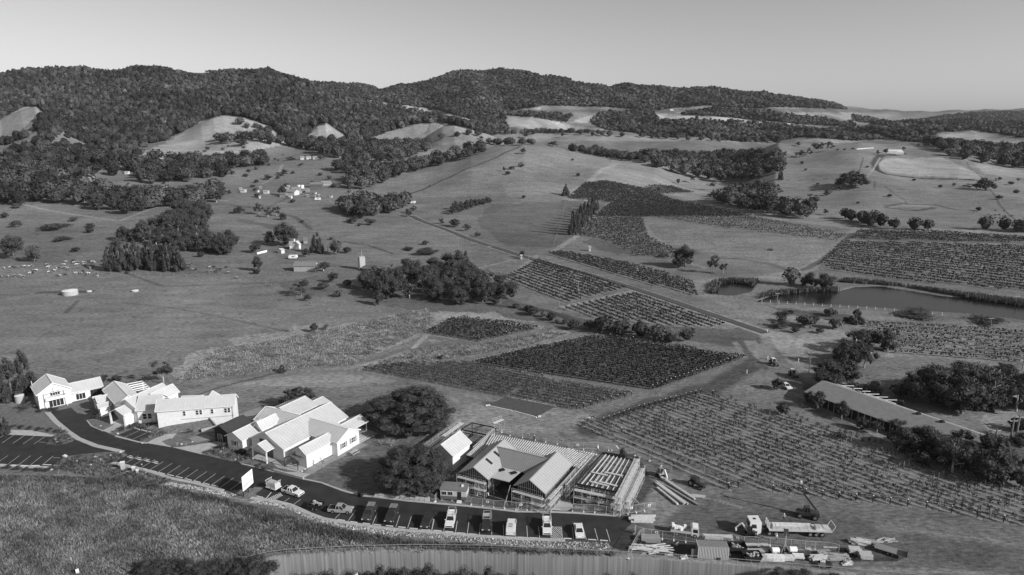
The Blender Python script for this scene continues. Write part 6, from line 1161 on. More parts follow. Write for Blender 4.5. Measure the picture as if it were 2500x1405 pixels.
# trailers
def trailer(rear, front, label, kind):
    f = VF(rear, front); t = thing('trailer', label, 'trailer', (f.c.x, f.c.y, 0)); L = 1.5
    if kind == 'tool':
        mb = MB(); V = [f(x, y, z) for x, y, z in ((-1.5,-.9,.6),(1.5,-.9,.6),(1.5,.9,.6),(-1.5,.9,.6),(-1.3,-.65,1.9),(1.3,-.65,1.9),(1.3,.65,1.9),(-1.3,.65,1.9))]; mb.add(V, [(3,2,1,0),(4,5,6,7),(0,1,5,4),(1,2,6,5),(2,3,7,6),(3,0,4,7)]); part(t, 'tool_box', mb, paint(.5)); mb = MB()
        mb.box(f(0, 0, .58), (3.1, 2.0, .1), f.h); part(t, 'deck', mb, paint(.7)); mb = MB()
        for x in (-1.4, 1.4): mb.bar(f(x, -1.0, 2.25), f(x, 1.0, 2.25), .08); [mb.bar(f(x, s*.8, .6), f(x, s*.8, 2.25), .06) for s in (-1, 1)]
        for y in (-.4, 0): mb.bar(f(-1.7, y, 2.3), f(1.7, y, 2.3), .06)
        part(t, 'ladder_rack', mb, paint(.7)); wheels(t, f, (0,), 1.0, .33, .2)
    else:
        mb = MB(); mb.box(f(0, 0, .6), (3.2, 1.9, .1), f.h); [mb.box(f(0, s*.95, .95), (3.2, .05, .65), f.h) for s in (-1, 1)]; [mb.box(f(x, 0, .95), (.05, 1.9, .65), f.h) for x in (-1.6, 1.6)]; part(t, 'box', mb, m_black); mb = MB()
        for x in (-1.6, -.5, .6, 1.6): [mb.bar(f(x, s*.95, .6), f(x, s*.95, 1.7), .05) for s in (-1, 1)]
        for s in (-1, 1): mb.bar(f(-1.6, s*.95, 1.7), f(1.6, s*.95, 1.7), .06)
        part(t, 'cage', mb, m_under); mb = MB()
        for k in range(9): mb.box(f(random.uniform(-1.2, 1.2), random.uniform(-.6, .6), 1.25+random.random()*.25), (random.uniform(.3, .9), random.uniform(.2, .5), .15), random.random()*3)
        part(t, 'load', mb, m_tim); wheels(t, f, (-.42, .42), 1.05, .33, .2)
    mb = MB(); mb.bar(f(1.5, -.5, .5), f(2.5, 0, .5), .08); mb.bar(f(1.5, .5, .5), f(2.5, 0, .5), .08); part(t, 'drawbar', mb, m_under)
trailer((655,1190), (682,1199), 'white tradesman trailer with ladder rack behind the white pickup', 'tool'); trailer((757,1240), (790,1244), 'dark caged box trailer full of offcuts behind the silver pickup', 'cage')
# small flatbed truck
f = VF((1642,1302), (1700,1309)); t = thing('flatbed_truck', 'small white flatbed truck loaded with rubble bags by the site fence', 'truck', (f.c.x, f.c.y, 0)); mb = MB(); hull(mb, f, [(1.3,.5),(1.5,.45)] + arch(2.0,.5,.42)[::-1] + [(2.75,.45),(2.8,1.2),(2.65,2.3),(1.5,2.35),(1.3,2.2)], 1.0); part(t, 'cab', mb, paint(.75))
mb = MB(); mb.add([f(2.83, y, z) for y, z in ((-.85,1.25),(.85,1.25),(.8,2.1),(-.8,2.1))], [(0,1,2,3)]); [mb.add([f(x, s*1.01, z) for x, z in ((1.6,1.25),(2.6,1.25),(2.5,2.0),(1.6,2.0))], [(0,1,2,3)]) for s in (-1, 1)]; part(t, 'windows', mb, m_vglass)
mb = MB(); mb.box(f(-.8, 0, .95), (4.0, 2.1, .14), f.h); [mb.box(f(-.8, s*1.05, 1.2), (4.0, .05, .38), f.h) for s in (-1, 1)]; mb.box(f(1.2, 0, 1.6), (.06, 2.1, 1.2), f.h); part(t, 'tray', mb, paint(.6)); mb = MB(); mb.box(f(0, 0, .65), (5, .8, .3), f.h); part(t, 'chassis', mb, m_under); wheels(t, f, (-1.6, 2.0), 1.0, .4, .3); lights(t, f, 2.8, -2.8, .95, .7)
mb = MB()
for k in range(16): mb.box(f(random.uniform(-2.6, .9), random.uniform(-.8, .8), 1.2+random.random()*.5), (.6, .5, .4), random.random()*3)
tag(mb.build('rubble_bags', m_trim), 'heap of pale bags lying on the small flatbed truck', 'bags')
# articulated truck
f = VF((2024,1305), (1824,1300)); t = thing('semi_trailer_truck', 'white cab articulated truck with long pale flatbed trailer in the yard', 'truck', (f.c.x, f.c.y, 0)); Lh = (atz(2024,1305,0)-atz(1824,1300,0)).length/2
mb = MB(); c0 = Lh-2.4; hull(mb, f, [(c0,.7),(c0+.3,.5)] + arch(c0+1.1,.58,.52)[::-1] + [(c0+2.3,.5),(c0+2.4,1.5),(c0+2.3,3.1),(c0+.1,3.2),(c0,3.0)], 1.22); part(t, 'cab', mb, paint(.78)); mb = MB(); mb.add([f(c0+2.42, y, z) for y, z in ((-1.05,1.7),(1.05,1.7),(1.0,2.8),(-1.0,2.8))], [(0,1,2,3)]); [mb.add([f(x, s*1.23, z) for x, z in ((c0+.9,1.7),(c0+2.1,1.7),(c0+2.0,2.6),(c0+1.1,2.6))], [(0,1,2,3)]) for s in (-1, 1)]; mb.add([f(c0+x, y, 3.22) for x, y in ((.9,-.3),(1.4,-.3),(1.4,.3),(.9,.3))], [(0,1,2,3)]); part(t, 'windows', mb, m_vglass)
mb = MB(); mb.box(f(c0-1.8, 0, .85), (4.5, .9, .35), f.h); mb.box(f(-1.5, 0, 1.0), (2*Lh-4.5, 1.0, .4), f.h); part(t, 'chassis', mb, m_under); mb = MB(); te = c0-1.6; mb.box(f((te-Lh)/2, 0, 1.35), (te+Lh, 2.45, .14), f.h); [mb.box(f((te-Lh)/2, s*1.22, 1.3), (te+Lh, .06, .24), f.h) for s in (-1, 1)]; mb.box(f(te-8, 0, 1.45), (0.1, 2.4, .05), f.h); part(t, 'trailer_deck', mb, paint(.55)); mb = MB()
for y in (-1.15, 0, 1.15): mb.bar(f(te, y, 1.4), f(te, y, 2.9), .1)
for z in (1.9, 2.4, 2.9): mb.bar(f(te, -1.15, z), f(te, 1.15, z), .09)
part(t, 'headboard', mb, paint(.7)); wheels(t, f, (c0+1.1, c0-1.7, c0-3.0, -Lh+1.9, -Lh+3.1, -Lh+4.3), 1.22, .5, .35); lights(t, f, c0+2.4, -Lh, 1.1, .9)
mb = MB(); mb.bar(f(-Lh, -1.2, 1.3), f(-Lh-.6, -1.2, 2.5), .1); mb.bar(f(-Lh, 1.2, 1.3), f(-Lh-.6, 1.2, 2.5), .1); mb.bar(f(-Lh-.6, -1.2, 2.5), f(-Lh-.6, 1.2, 2.5), .1); part(t, 'ramp', mb, paint(.6))
for k, (x0, x1, y, z, w, h_, tn) in enumerate([(te-.6, te-9, -.6, 1.6, .9, .35, .6), (te-.8, te-8.6, .45, 1.6, .9, .3, .45), (te-1, te-6.5, -.1, 1.95, 1.0, .3, .65), (te-9.4, te-10.4, .4, 1.8, 1.0, .8, .6)]):
    mb = MB(); mb.box(f((x0+x1)/2, y, z), (abs(x0-x1), w, h_), f.h)
    for q in range(5): mb.box(f(x0-(x0-x1)*(q+.5)/5, y, z), (.08, w+.06, h_+.06), f.h)
    tag(mb.build('timber_pack' if k < 3 else 'crate', grey('load_%d' % k, tn, .8, .2, 2)), ['long pale timber pack along the near side of the flatbed', 'timber pack along the far side of the flatbed', 'bright timber pack stacked on top behind the headboard', 'square white crate at the tail of the flatbed'][k], 'timber pack' if k < 3 else 'crate')
# telehandler, tractors, mini diggers
def machine(name, label, cat, rear, front, kind, tone=.05):
    f = VF(rear, front); t = thing(name, label, cat, (f.c.x, f.c.y, 0)); b = paint(tone)
    if kind == 'tele':
        mb = MB(); hull(mb, f, [(-2.4,.6),(-1.2,.6),(1.6,.6),(2.2,.8),(2.2,1.2),(-1.0,1.5),(-2.4,1.5)], .75); part(t, 'body', mb, b); cabin(t, f, (-.6, .8, -.4, .5, .6, .5), 1.3, 2.4, b); wheels(t, f, (-1.5, 1.5), 1.15, .6, .45)
        mb = MB(); mb.bar(f(-1.8, -.4, 1.8), f(1.0, -.4, 5.2), .32, .38); mb.bar(f(.6, -.4, 4.6), f(1.6, -.4, 7.4), .22, .26); part(t, 'boom', mb, b); mb = MB(); mb.box(f(1.7, -.4, 7.7), (.4, .7, .5), f.h); part(t, 'boom_head', mb, paint(.7))
    elif kind == 'tractor':
        mb = MB(); hull(mb, f, [(-1.6,.7),(1.9,.6),(2.0,1.1),(.3,1.35),(-1.6,1.1)], .45); part(t, 'body', mb, b); cabin(t, f, (-1.5, .2, -1.3, 0, .65, .6), 1.2, 2.3, paint(.75) if tone > .1 else b); wheels(t, f, (-1.1,), .95, .75, .4); wheels(t, f, (1.4,), .85, .45, .3)
    elif kind == 'digger':
        mb = MB(); [mb.box(f(0, s*.65, .25), (1.9, .35, .5), f.h) for s in (-1, 1)]; part(t, 'track', mb, m_under); mb = MB(); mb.box(f(-.2, 0, .95), (1.5, 1.3, .7), f.h); part(t, 'body', mb, b); cabin(t, f, (-.4, .45, -.35, .35, .5, .45), 1.3, 2.2, b)
        mb = MB(); mb.bar(f(.5, 0, 1.0), f(1.7, 0, 2.6), .22, .25); mb.bar(f(1.7, 0, 2.6), f(2.8, 0, 1.3), .2, .22); mb.bar(f(2.8, 0, 1.3), f(2.7, 0, .7), .45, .3); part(t, 'digger_arm', mb, paint(.75))
    return t
machine('telehandler', 'dark telehandler with its boom raised beside the flatbed trailer', 'telehandler', (1988,1266), (1950,1260), 'tele', .05); machine('excavator', 'compact loader parked at the head of the timber stacks', 'excavator', (1603,1155), (1622,1172), 'digger', .3); machine('excavator', 'mini excavator with white arm behind the open rafter frame', 'excavator', (1530,1118), (1508,1113), 'digger', .06); machine('excavator', 'mini excavator beside the articulated truck cab', 'excavator', (1842,1310), (1818,1306), 'digger', .05)
machine('tractor', 'dark tractor parked at the end of the near vine rows', 'tractor', (1686,1182), (1716,1196), 'tractor', .035); machine('tractor', 'red dark tractor with white cab roof on the farm track', 'tractor', (1880,886), (1898,898), 'tractor', .12); machine('tractor', 'second white roofed tractor near the long shed', 'tractor', (1930,915), (1943,925), 'tractor', .12)
# ------------------------------------------------------------------ people and cattle (one continuous skinned body each)
def skin_mesh(name, verts, edges, radii, mat, sub=1, root=0):
    me = bpy.data.meshes.new(name); me.from_pydata(verts, edges, []); o = bpy.data.objects.new(name, me); COL.objects.link(o)
    m = o.modifiers.new('s', 'SKIN'); sk = me.skin_vertices[0].data if me.skin_vertices else None
    if sk is None:
        bpy.context.view_layer.objects.active = o; o.select_set(True); me.update(); me.skin_vertices or None
    for i, r in enumerate(radii): me.skin_vertices[0].data[i].radius = (r, r) if not isinstance(r, tuple) else r
    me.skin_vertices[0].data[root].use_root = True
    q = o.modifiers.new('u', 'SUBSURF'); q.levels = sub; q.render_levels = sub; dg = bpy.context.evaluated_depsgraph_get(); res = bpy.data.meshes.new_from_object(o.evaluated_get(dg)); bpy.data.objects.remove(o); res.name = name; res.materials.clear()
    for mm in (mat if isinstance(mat, list) else [mat]): res.materials.append(mm)
    return res
m_skin = grey('skin', .35, .6); m_dark = grey('dark_clothes', .04, .9); m_hivis = grey('bright_vest', .6, .8); m_hat = grey('hard_hat', .8, .5); m_boot = grey('boots', .05, .8)
def body_mesh(pose, mats):
    a = {'stand': 0, 'reach': 1}[pose]; V = [(0,0,.98),(0,0,1.2),(0,0,1.42),(0,0,1.52),(0,.01,1.62),(0,.02,1.74)]; E = [(0,1),(1,2),(2,3),(3,4),(4,5)]; Rr = [.15,.14,.13,.06,.095,.08]
    for s in (-1, 1):
        k = len(V); V += [(s*.1,0,.9),(s*.12,.02+.06*a*s,.5),(s*.12,-.03+.05*a*s,.1),(s*.12,.12+.05*a*s,.04)]; E += [(0,k),(k,k+1),(k+1,k+2),(k+2,k+3)]; Rr += [.105,.065,.05,.045]
        k = len(V); el = (s*.26, .03+.1*a, 1.14 + .05*a); wr = (s*.25, .16+.2*a, .93+.28*a); V += [(s*.19,0,1.40), el, wr, (wr[0], wr[1]+.06, wr[2]-.05)]; E += [(2,k),(k,k+1),(k+1,k+2),(k+2,k+3)]; Rr += [.06,.045,.032,.034]
        for j, (dx, L_) in enumerate(((-.03,.075),(-.01,.085),(.01,.08),(.03,.065))): q = len(V); h0 = V[k+3]; V += [(h0[0]+dx, h0[1]+.04, h0[2]-.03), (h0[0]+dx, h0[1]+.05, h0[2]-.03-L_)]; E += [(k+3,q),(q,q+1)]; Rr += [.010,.009]
        q = len(V); V += [(wr[0]-s*.045, wr[1]+.06, wr[2]-.06)]; E += [(k+2,q)]; Rr += [.011]
    me = skin_mesh('person_body', V, E, Rr, mats, 1)
    for p in me.polygons:
        c = p.center; p.material_index = 0 if c.z > 1.53 or (abs(c.x) > .2 and c.z < 1.0+.3*a and c.y > .12) else (1 if c.z > .98 else (2 if c.z > .12 else 3)); p.use_smooth = True
    return me
def person(px, py, rz, label, pose='stand', top=m_hivis, bot=m_dark, hat=True):
    p = L1(px, py) if py < 950 else atz(px, py, .03); t = bpy.data.objects.new('person', None); COL.objects.link(t); t.location = p; t.rotation_euler = (0, 0, rz); tag(t, label, 'person')
    link('body', body_mesh(pose, [m_skin, top, bot, m_boot]), t)
    mb = MB(); mb.cone((0, .02, 1.70), (0, .02, 1.79), .125, .10, 10); mb.cone((0, .02, 1.79), (0, .02, 1.84), .10, .03, 10); mb.cone((0, .05, 1.69), (0, .05, 1.71), .15, .14, 10); link('hard_hat' if hat else 'hair', mb.build_mesh('hat', m_hat if hat else m_dark), t)
    mb = MB(); mb.box((0, .11, 1.65), (.03, .03, .04)); [mb.box((s*.035, .105, 1.675), (.02, .01, .012)) for s in (-1, 1)]; mb.box((0, .105, 1.605), (.05, .01, .012)); link('face', mb.build_mesh('face', grey('face_features', .12, .7)), t)
person(1913, 1272, 2.6, 'person in a bright vest standing behind the flatbed trailer by its load', 'reach'); person(1848, 1316, 1.2, 'person in a white shirt beside the mini excavator near the truck', 'reach', grey('white_shirt', .75, .8)); person(1304, 1078, 3.0, 'person in dark clothes walking outside the far site fence', 'stand', m_dark); person(1895, 1322, .4, 'person in a bright vest at the yard fence by the tilted panel', 'stand'); person(1458, 1148, 1.0, 'person in white working on the open rafters', 'reach', m_trim); bpy.data.objects['person.004'].location.z = 4.9 if 'person.004' in bpy.data.objects else 0
def cow_mesh(name, mat):
    V = [(0,0,1.12),(.45,0,1.12),(.8,0,1.2),(1.05,0,1.28),(1.35,0,1.12),(1.5,0,1.0),(-.5,0,1.15),(-.8,0,1.18),(-.86,0,.9),(-.88,0,.5)]; E = [(0,1),(1,2),(2,3),(3,4),(4,5),(0,6),(6,7),(7,8),(8,9)]; Rr = [(.34,.38),(.32,.36),(.24,.27),(.15,.16),(.13,.12),(.09,.08),(.32,.34),(.2,.2),.03,.035]
    for s in (-1, 1):
        k = len(V); V += [(.6,s*.2,.8),(.58,s*.2,.45),(.6,s*.2,.05)]; E += [(1,k),(k,k+1),(k+1,k+2)]; Rr += [.13,.075,.06]
        k = len(V); V += [(-.6,s*.2,.85),(-.72,s*.2,.45),(-.62,s*.2,.05)]; E += [(6,k),(k,k+1),(k+1,k+2)]; Rr += [.16,.075,.06]
        k = len(V); V += [(1.12,s*.22,1.24)]; E += [(3,k)]; Rr += [.04]
    me = skin_mesh(name, V, E, Rr, mat, 1)
    for p in me.polygons: p.use_smooth = True
    return me
def pied(name, lo, hi, thr):
    m = bpy.data.materials.new(name); m.use_nodes = True; n = m.node_tree; b = n.nodes['Principled BSDF']; z = n.nodes.new('ShaderNodeTexNoise'); z.inputs['Scale'].default_value = 1.6; tc = n.nodes.new('ShaderNodeTexCoord'); n.links.new(tc.outputs['Object'], z.inputs['Vector']); r = n.nodes.new('ShaderNodeValToRGB'); r.color_ramp.elements[0].position = thr; r.color_ramp.elements[1].position = thr+.03; r.color_ramp.elements[0].color = (lo, lo, lo, 1); r.color_ramp.elements[1].color = (hi, hi, hi, 1); n.links.new(z.outputs['Fac'], r.inputs[0]); n.links.new(r.outputs[0], b.inputs['Base Color']); return m
cows = [cow_mesh('cow_body', pied('pied_cow', .03, .6, .50)), cow_mesh('cow_body', pied('pale_cow', .06, .6, .42)), cow_mesh('cow_body', pied('dark_cow', .02, .7, .60)), cow_mesh('cow_body', grey('black_cow', .02, .7))]
def herd(L_, ox, oy, s, kinds, label, group):
    P = land([ox + a/s for a, b in L_], [oy + b/s for a, b in L_])
    for i, p in enumerate(P):
        o = link('cow', cows[kinds[i % len(kinds)]]); o.location = p; o.rotation_euler = (0, 0, random.choice([0, math.pi]) + random.uniform(-.6, .6)); o.scale = (.98,)*3
        k = kinds[i % len(kinds)]; tag(o, ['black and white', 'mostly white', 'mostly black', 'black'][k] + ' ' + label, 'cow', group + (' %s' % ['pied', 'white', 'dark', 'black'][k]))
herd([(20,345),(120,345),(215,338),(150,215),(200,213),(250,210),(355,200),(380,198),(415,200),(465,195),(435,300),(480,300),(500,262),(525,258),(680,178),(690,215),(710,210),(820,228),(850,225),(770,262),(790,258),(745,285),(710,285),(850,335),(870,335),(955,325),(940,222),(970,225),(1005,240),(950,135),(965,130),(930,175),(1060,120),(1075,145),(1110,175),(1145,140),(1210,145),(1240,150),(1235,170),(1300,130),(1340,135),(1370,140),(1335,180),(1360,190),(1290,210),(1310,225),(1210,275),(1180,300),(1100,300),(1270,300),(1290,305),(1415,315),(1415,345),(1490,120),(1525,115),(1505,155),(1550,160),(60,225),(330,350),(290,335)], 0, 620, 5.952, [0,1,0,1,2,0,1], 'dairy cow in the left paddock', 'left dairy herd')
herd([(1500,515),(1530,515),(1560,530),(1510,545),(1545,550),(1490,550),(1575,530),(1615,516),(1630,553),(1345,520),(1375,530),(1362,492),(1400,532),(1690,590)], 0, 480, 2.927, [0,2,2,0,2], 'dairy cow on the slope by the barn', 'barn dairy herd')
herd([(2098,1165),(2118,1167),(2255,1162),(2315,1164),(2205,1190),(2222,1200),(2250,1194),(2280,1192),(2325,1198),(2370,1200),(2250,1214),(2285,1216),(2225,1214),(2312,1203)], 1660, 120, 2.927, [3], 'beef cow grazing on the right hill', 'right beef herd')
# ------------------------------------------------------------------ farmhouses and sheds in the valley
def farm(px, py, wpx, dm, he, hr, rz, label, name='farmhouse', cat='house', wall=.7, roof=.55, win=3, chim=False):
    wall, roof = wall*.8, roof*.72
    p = L1(px, py); s = F/(p.y*CP - (p.z-HC)*SP); L_ = wpx/s; t = thing(name, label, cat, (p.x, p.y, p.z)); t['_loc'] = [p.x, p.y, p.z]
    c = math.atan2(-p.x, p.y)*0; g0 = (p.x, p.y + dm/2, rz, L_, dm, he, hr); n0 = len(COL.objects)
    g = gable(t, g0, grey('farm_wall_%d' % int(wall*100), wall, .7, .1, 1), grey('farm_roof_%d' % int(roof*100), roof, .5, .1, .5), ov=.3, th=.15)
    for k in range(win): window(t, g, 'M', L_*(-.5 + (k+.7)/(win+.4)), 1.3, 1.0, 1.2, 0, 0)
    if chim: mb = MB(); mb.box(g.fr(L_*.15, 0, hr+.4), (.8, .8, 1.4), rz); part(t, 'chimney', mb, m_trim)
    for ch in t.children: ch.location.z += p.z; 
    # parts were built at height zero: lift them with the thing
    for ch in t.children: ch.location.z = p.z
    return t
FARM = [
 (190,452,46,9,3,5.5,.1,'white two wing homestead among the trees of the left wood','homestead','house',.8,.7,4,False),(208,455,22,7,2.6,4.2,.1,'low white wing at the right of the left homestead','farmhouse','house',.8,.75,2,False),(80,402,24,8,3,4.6,.0,'small pale house half hidden at the mountain foot','farmhouse','house',.6,.5,2,False),
 (355,432,13,7,5,6.5,.0,'tall white farmhouse in the yard of the middle farm','farmhouse','house',.75,.6,2,True),(308,426,10,5,2.5,3.2,.0,'tiny white shed left of the middle farm','shed','shed',.8,.7,1,False),(375,432,14,6,2.5,3.4,.2,'low shed right of the tall farmhouse','shed','shed',.5,.5,0,False),
 (455,492,60,14,3,5,.12,'long dark roofed hall under the big tree by the farm drive','hall','hall',.25,.12,3,False),(478,483,22,8,3,5,.12,'bright roofed wing behind the long dark hall','shed','shed',.5,.6,0,False),
 (737,391,9,6,3.2,4.6,.1,'first white cottage on the ridge farm','cottage','house',.8,.45,1,False),(752,390,10,6,3.2,4.6,.1,'second white cottage on the ridge farm','cottage','house',.8,.5,1,False),(768,391,9,6,3.2,4.8,.1,'third white cottage on the ridge farm','cottage','house',.8,.45,1,False),
 (712,478,24,9,3.5,5.5,-.3,'white walled farm shed in the middle of the farmyard','shed','shed',.7,.4,1,False),(690,482,16,8,3,4,.0,'low grey shed left of the white walled shed','shed','shed',.3,.3,0,False),(720,470,20,9,3,5,.2,'grey roofed shed behind the white walled shed','shed','shed',.5,.35,1,False),(770,458,30,9,3,5,.1,'long dark shed at the right of the farmyard','shed','shed',.15,.3,0,False),(795,454,24,8,3,4.6,.15,'long pale shed right of the dark farm shed','shed','shed',.5,.45,2,False),(820,458,16,7,2.6,3.8,.0,'small pale shed at the right end of the farmyard','shed','shed',.7,.6,1,False),(745,470,16,7,2.6,3.6,.1,'low shed between the farmyard rows','shed','shed',.35,.4,0,False),(648,474,12,6,2.5,3.2,.0,'small shed with a parked van left of the farmyard','shed','shed',.6,.6,0,False),(592,471,12,6,2.5,3.2,.0,'tiny white shed left of the farm drive','shed','shed',.6,.6,0,False),
 (714,610,20,6,3,5.2,.25,'white cottage with tall chimney under the big tree','cottage','house',.8,.4,3,True),(723,611,10,5,3.4,5.6,1.2,'white gabled wing at the right of the chimney cottage','cottage','house',.85,.7,1,False),(742,596,12,6,2.6,4,.4,'grey roofed outbuilding right of the chimney cottage','shed','shed',.3,.25,0,False),(683,620,11,5,2.2,3.0,.9,'white garage with striped roof left of the chimney cottage','garage','garage',.85,.75,0,False),
 (743,664,54,8,3.2,5.2,.0,'timber barn with grey iron roof and open doors','barn','barn',.45,.3,4,False),(905,664,36,7,1.6,2.8,-.3,'collapsed low roof beside the tank tower','shed','shed',.2,.16,0,False),
 (2190,378,34,16,3,7,.0,'white pyramid roofed house on the right hilltop','homestead','house',.5,.8,4,False),(2178,376,26,8,3,4,.0,'flat white wing left of the hilltop house','farmhouse','house',.6,.75,2,False),(2258,357,26,8,3,4.6,.0,'dark low building in the trees right of the hilltop house','farmhouse','house',.2,.14,2,False),(2290,360,24,8,3,4.6,-.1,'second dark low building right of the hilltop house','farmhouse','house',.2,.16,2,False),(2492,402,14,6,2.5,3.5,.0,'small white shed at the right edge of the hill','shed','shed',.6,.7,0,False),
 (1592,303,8,8,3,4.6,.0,'white farmhouse on the bright far ridge','farmhouse','house',.85,.8,1,False),(1580,270,9,8,4,6,.0,'white house under the central mountain woods','farmhouse','house',.85,.8,1,False),(1362,303,9,8,4,6,.0,'small white house on the distant bright field','farmhouse','house',.85,.8,1,False),(1160,190,7,9,5,8,.0,'lone white house high on the central mountain','farmhouse','house',.85,.85,1,False),(1640,271,9,8,4,6,.0,'right white house under the central mountain woods','farmhouse','house',.85,.8,1,False),
 (1440,614,7,3,2.4,3.2,.0,'small pale pump shed at the edge of the vine blocks','pump_shed','shed',.6,.5,0,False),(1273,634,6,2.5,2.2,2.8,.0,'little pale kiosk at the farm gate by the country road','kiosk','shed',.7,.6,0,False),(8,402,14,8,3,4.6,.0,'small house at the left edge under the mountain','farmhouse','house',.6,.5,1,False),(70,470,10,6,2.5,3.4,.0,'roof glimpsed in the left wood','shed','shed',.5,.4,0,False),(325,345,10,8,3,4.6,.0,'small white house in the mountain forest clearing','farmhouse','house',.85,.8,1,False),(372,305,10,8,4,6,.0,'white house high in the mountain forest','farmhouse','house',.85,.8,1,False),
]
for a in FARM: farm(*a)
def simple(name, label, cat, px, py, fn, group=None):
    p = L1(px, py) if py < 980 else atz(px, py, 0.0); t = thing(name, label, cat, p, group); fn(t, p); return t
def f_tank(r, h, m):
    def g(t, p): mb = MB(); mb.cone(p, p + Vector((0, 0, h)), r, r, 20); part(t, 'tank_wall', mb, m); mb = MB(); mb.cone(p + Vector((0, 0, h)), p + Vector((0, 0, h+.25*r*.4)), r, r*.15, 20); part(t, 'tank_lid', mb, m_trim)
    return g
simple('water_tank', 'round pale water tank alone in the big paddock', 'water tank', 172, 720, f_tank(3.4, 2.2, m_conc)); simple('water_tank', 'left of the two white tanks in the farmyard', 'water tank', 730, 461, f_tank(1.8, 3.6, m_trim)); simple('water_tank', 'right of the two white tanks in the farmyard', 'water tank', 738, 461, f_tank(1.8, 3.6, m_trim)); simple('water_tank', 'pale rainwater tank at the left side of the white gabled house', 'water tank', 50, 982, f_tank(1.3, 2.2, grey('tank_grey', .4, .7)))
simple('trough', 'small concrete trough right of the paddock tank', 'trough', 330, 712, f_tank(1.6, .6, m_conc)); simple('trough', 'low trough beside the muddy patch by the paddock tank', 'trough', 218, 713, f_tank(1.2, .5, m_conc))
def f_tower(t, p): mb = MB(); mb.box(p + Vector((0, 0, 4.5)), (3.2, 3.2, 6.0), .5); part(t, 'tank', mb, m_conc); mb = MB(); [mb.bar(p + Vector((sx*1.3, sy*1.3, 0)), p + Vector((sx*1.3, sy*1.3, 2)), .3) for sx in (-1, 1) for sy in (-1, 1)]; mb.bar(p + Vector((0, 0, 7)), p + Vector((.3, 0, 11)), .15); part(t, 'stand', mb, m_dwall)
simple('tank_tower', 'square concrete tank tower left of the middle copse', 'tower', 884, 658, f_tower)
def f_mast(t, p): mb = MB(); mb.bar(p, p + Vector((0, 0, 32)), 1.3); part(t, 'mast', mb, m_dwall)
simple('radio_mast', 'radio mast on top of the central mountain', 'mast', 1182, 171, f_mast)
def f_caravan(t, p): mb = MB(); hullf = lambda x, y, z: (p.x+x, p.y+y, p.z+z); hull(mb, hullf, [(-2.4,.6),(2.2,.6),(2.6,1.4),(2.2,2.5),(-2.2,2.5),(-2.6,1.5)], 1.1); part(t, 'body', mb, m_trim); mb = MB(); mb.box(p + Vector((.3, -1.12, 1.7)), (1.6, .05, .5)); part(t, 'window', mb, m_glass); mb = MB(); mb.cone(p + Vector((0, -1.1, .35)), p + Vector((0, -.9, .35)), .35, .35, 10); part(t, 'wheel', mb, m_tyre)
simple('caravan', 'white caravan at the right end of the cottage grove', 'caravan', 1008, 498, f_caravan); simple('caravan', 'white camper standing alone below the farmyard', 'caravan', 776, 490, f_caravan); simple('caravan', 'cream caravan in front of the chimney cottage', 'caravan', 716, 633, f_caravan)
def f_pole(h, arm=True, w=.3):
    def g(t, p):
        mb = MB(); mb.cone(p, p + Vector((0, 0, h)), w*.55, w*.35, 8); part(t, 'pole', mb, grey('weathered_pole', .22, .9, .2, 2))
        if arm: mb = MB(); mb.bar(p + Vector((-1.1, 0, h-.5)), p + Vector((1.1, 0, h-.5)), .16); [mb.cone(p + Vector((x, 0, h-.4)), p + Vector((x, 0, h-.1)), .08, .08, 6) for x in (-1, 0, 1)]; part(t, 'crossarm', mb, m_conc)
    return g
for px, py, hp, lb, w in [(1119,610,30,'power pole in the paddock above the middle copse',.35),(1196,622,22,'power pole by the bend of the country road',.3),(1242,655,24,'power pole left of the farm gate',.3),(1411,718,34,'power pole standing in the upper roadside vineyard',.35),(1646,799,38,'power pole at the lower end of the roadside vineyard',.35),(1037,702,20,'pale pole poking out of the middle copse',.35),(1975,908,52,'tall dark power pole on the farm track near the long shed',.35),(2419,715,18,'pole at the right end of the lake vineyard',.3),(2480,745,24,'pole in the lake at the right edge',.3),(2418,798,24,'pole above the terraced vineyard',.3),(2430,1075,30,'pole stump left of the double pole at the right edge',.5),(2467,1072,52,'left pole of the double pole at the right edge',.5),(2480,1070,60,'right pole of the double pole at the right edge',.5),(842,510,20,'power pole left of the cottage grove',.3),(800,622,22,'power pole right of the chimney cottage garden',.3),(1027,442,16,'power pole on the central hillside',.4),(1360,478,24,'thin pole left of the lone egg shaped tree',.3),(2495,905,30,'pole at the right edge below the terraced vineyard',.35),(1897,738,24,'twin pole frame on the lake dam',.4),(1290,636,16,'pole beside the gate kiosk',.3),(808,497,18,'pole on the far side of the farm track',.3),(1365,748,14,'stub pole at the corner of the roadside vineyard',.3),(985,608,14,'pole behind the scrub above the copse',.25)]:
    p = L1(px, py); simple('power_pole', lb, 'power pole', px, py, f_pole(hp/(F/(p.y*CP-(p.z-HC)*SP)), hp > 17, w))
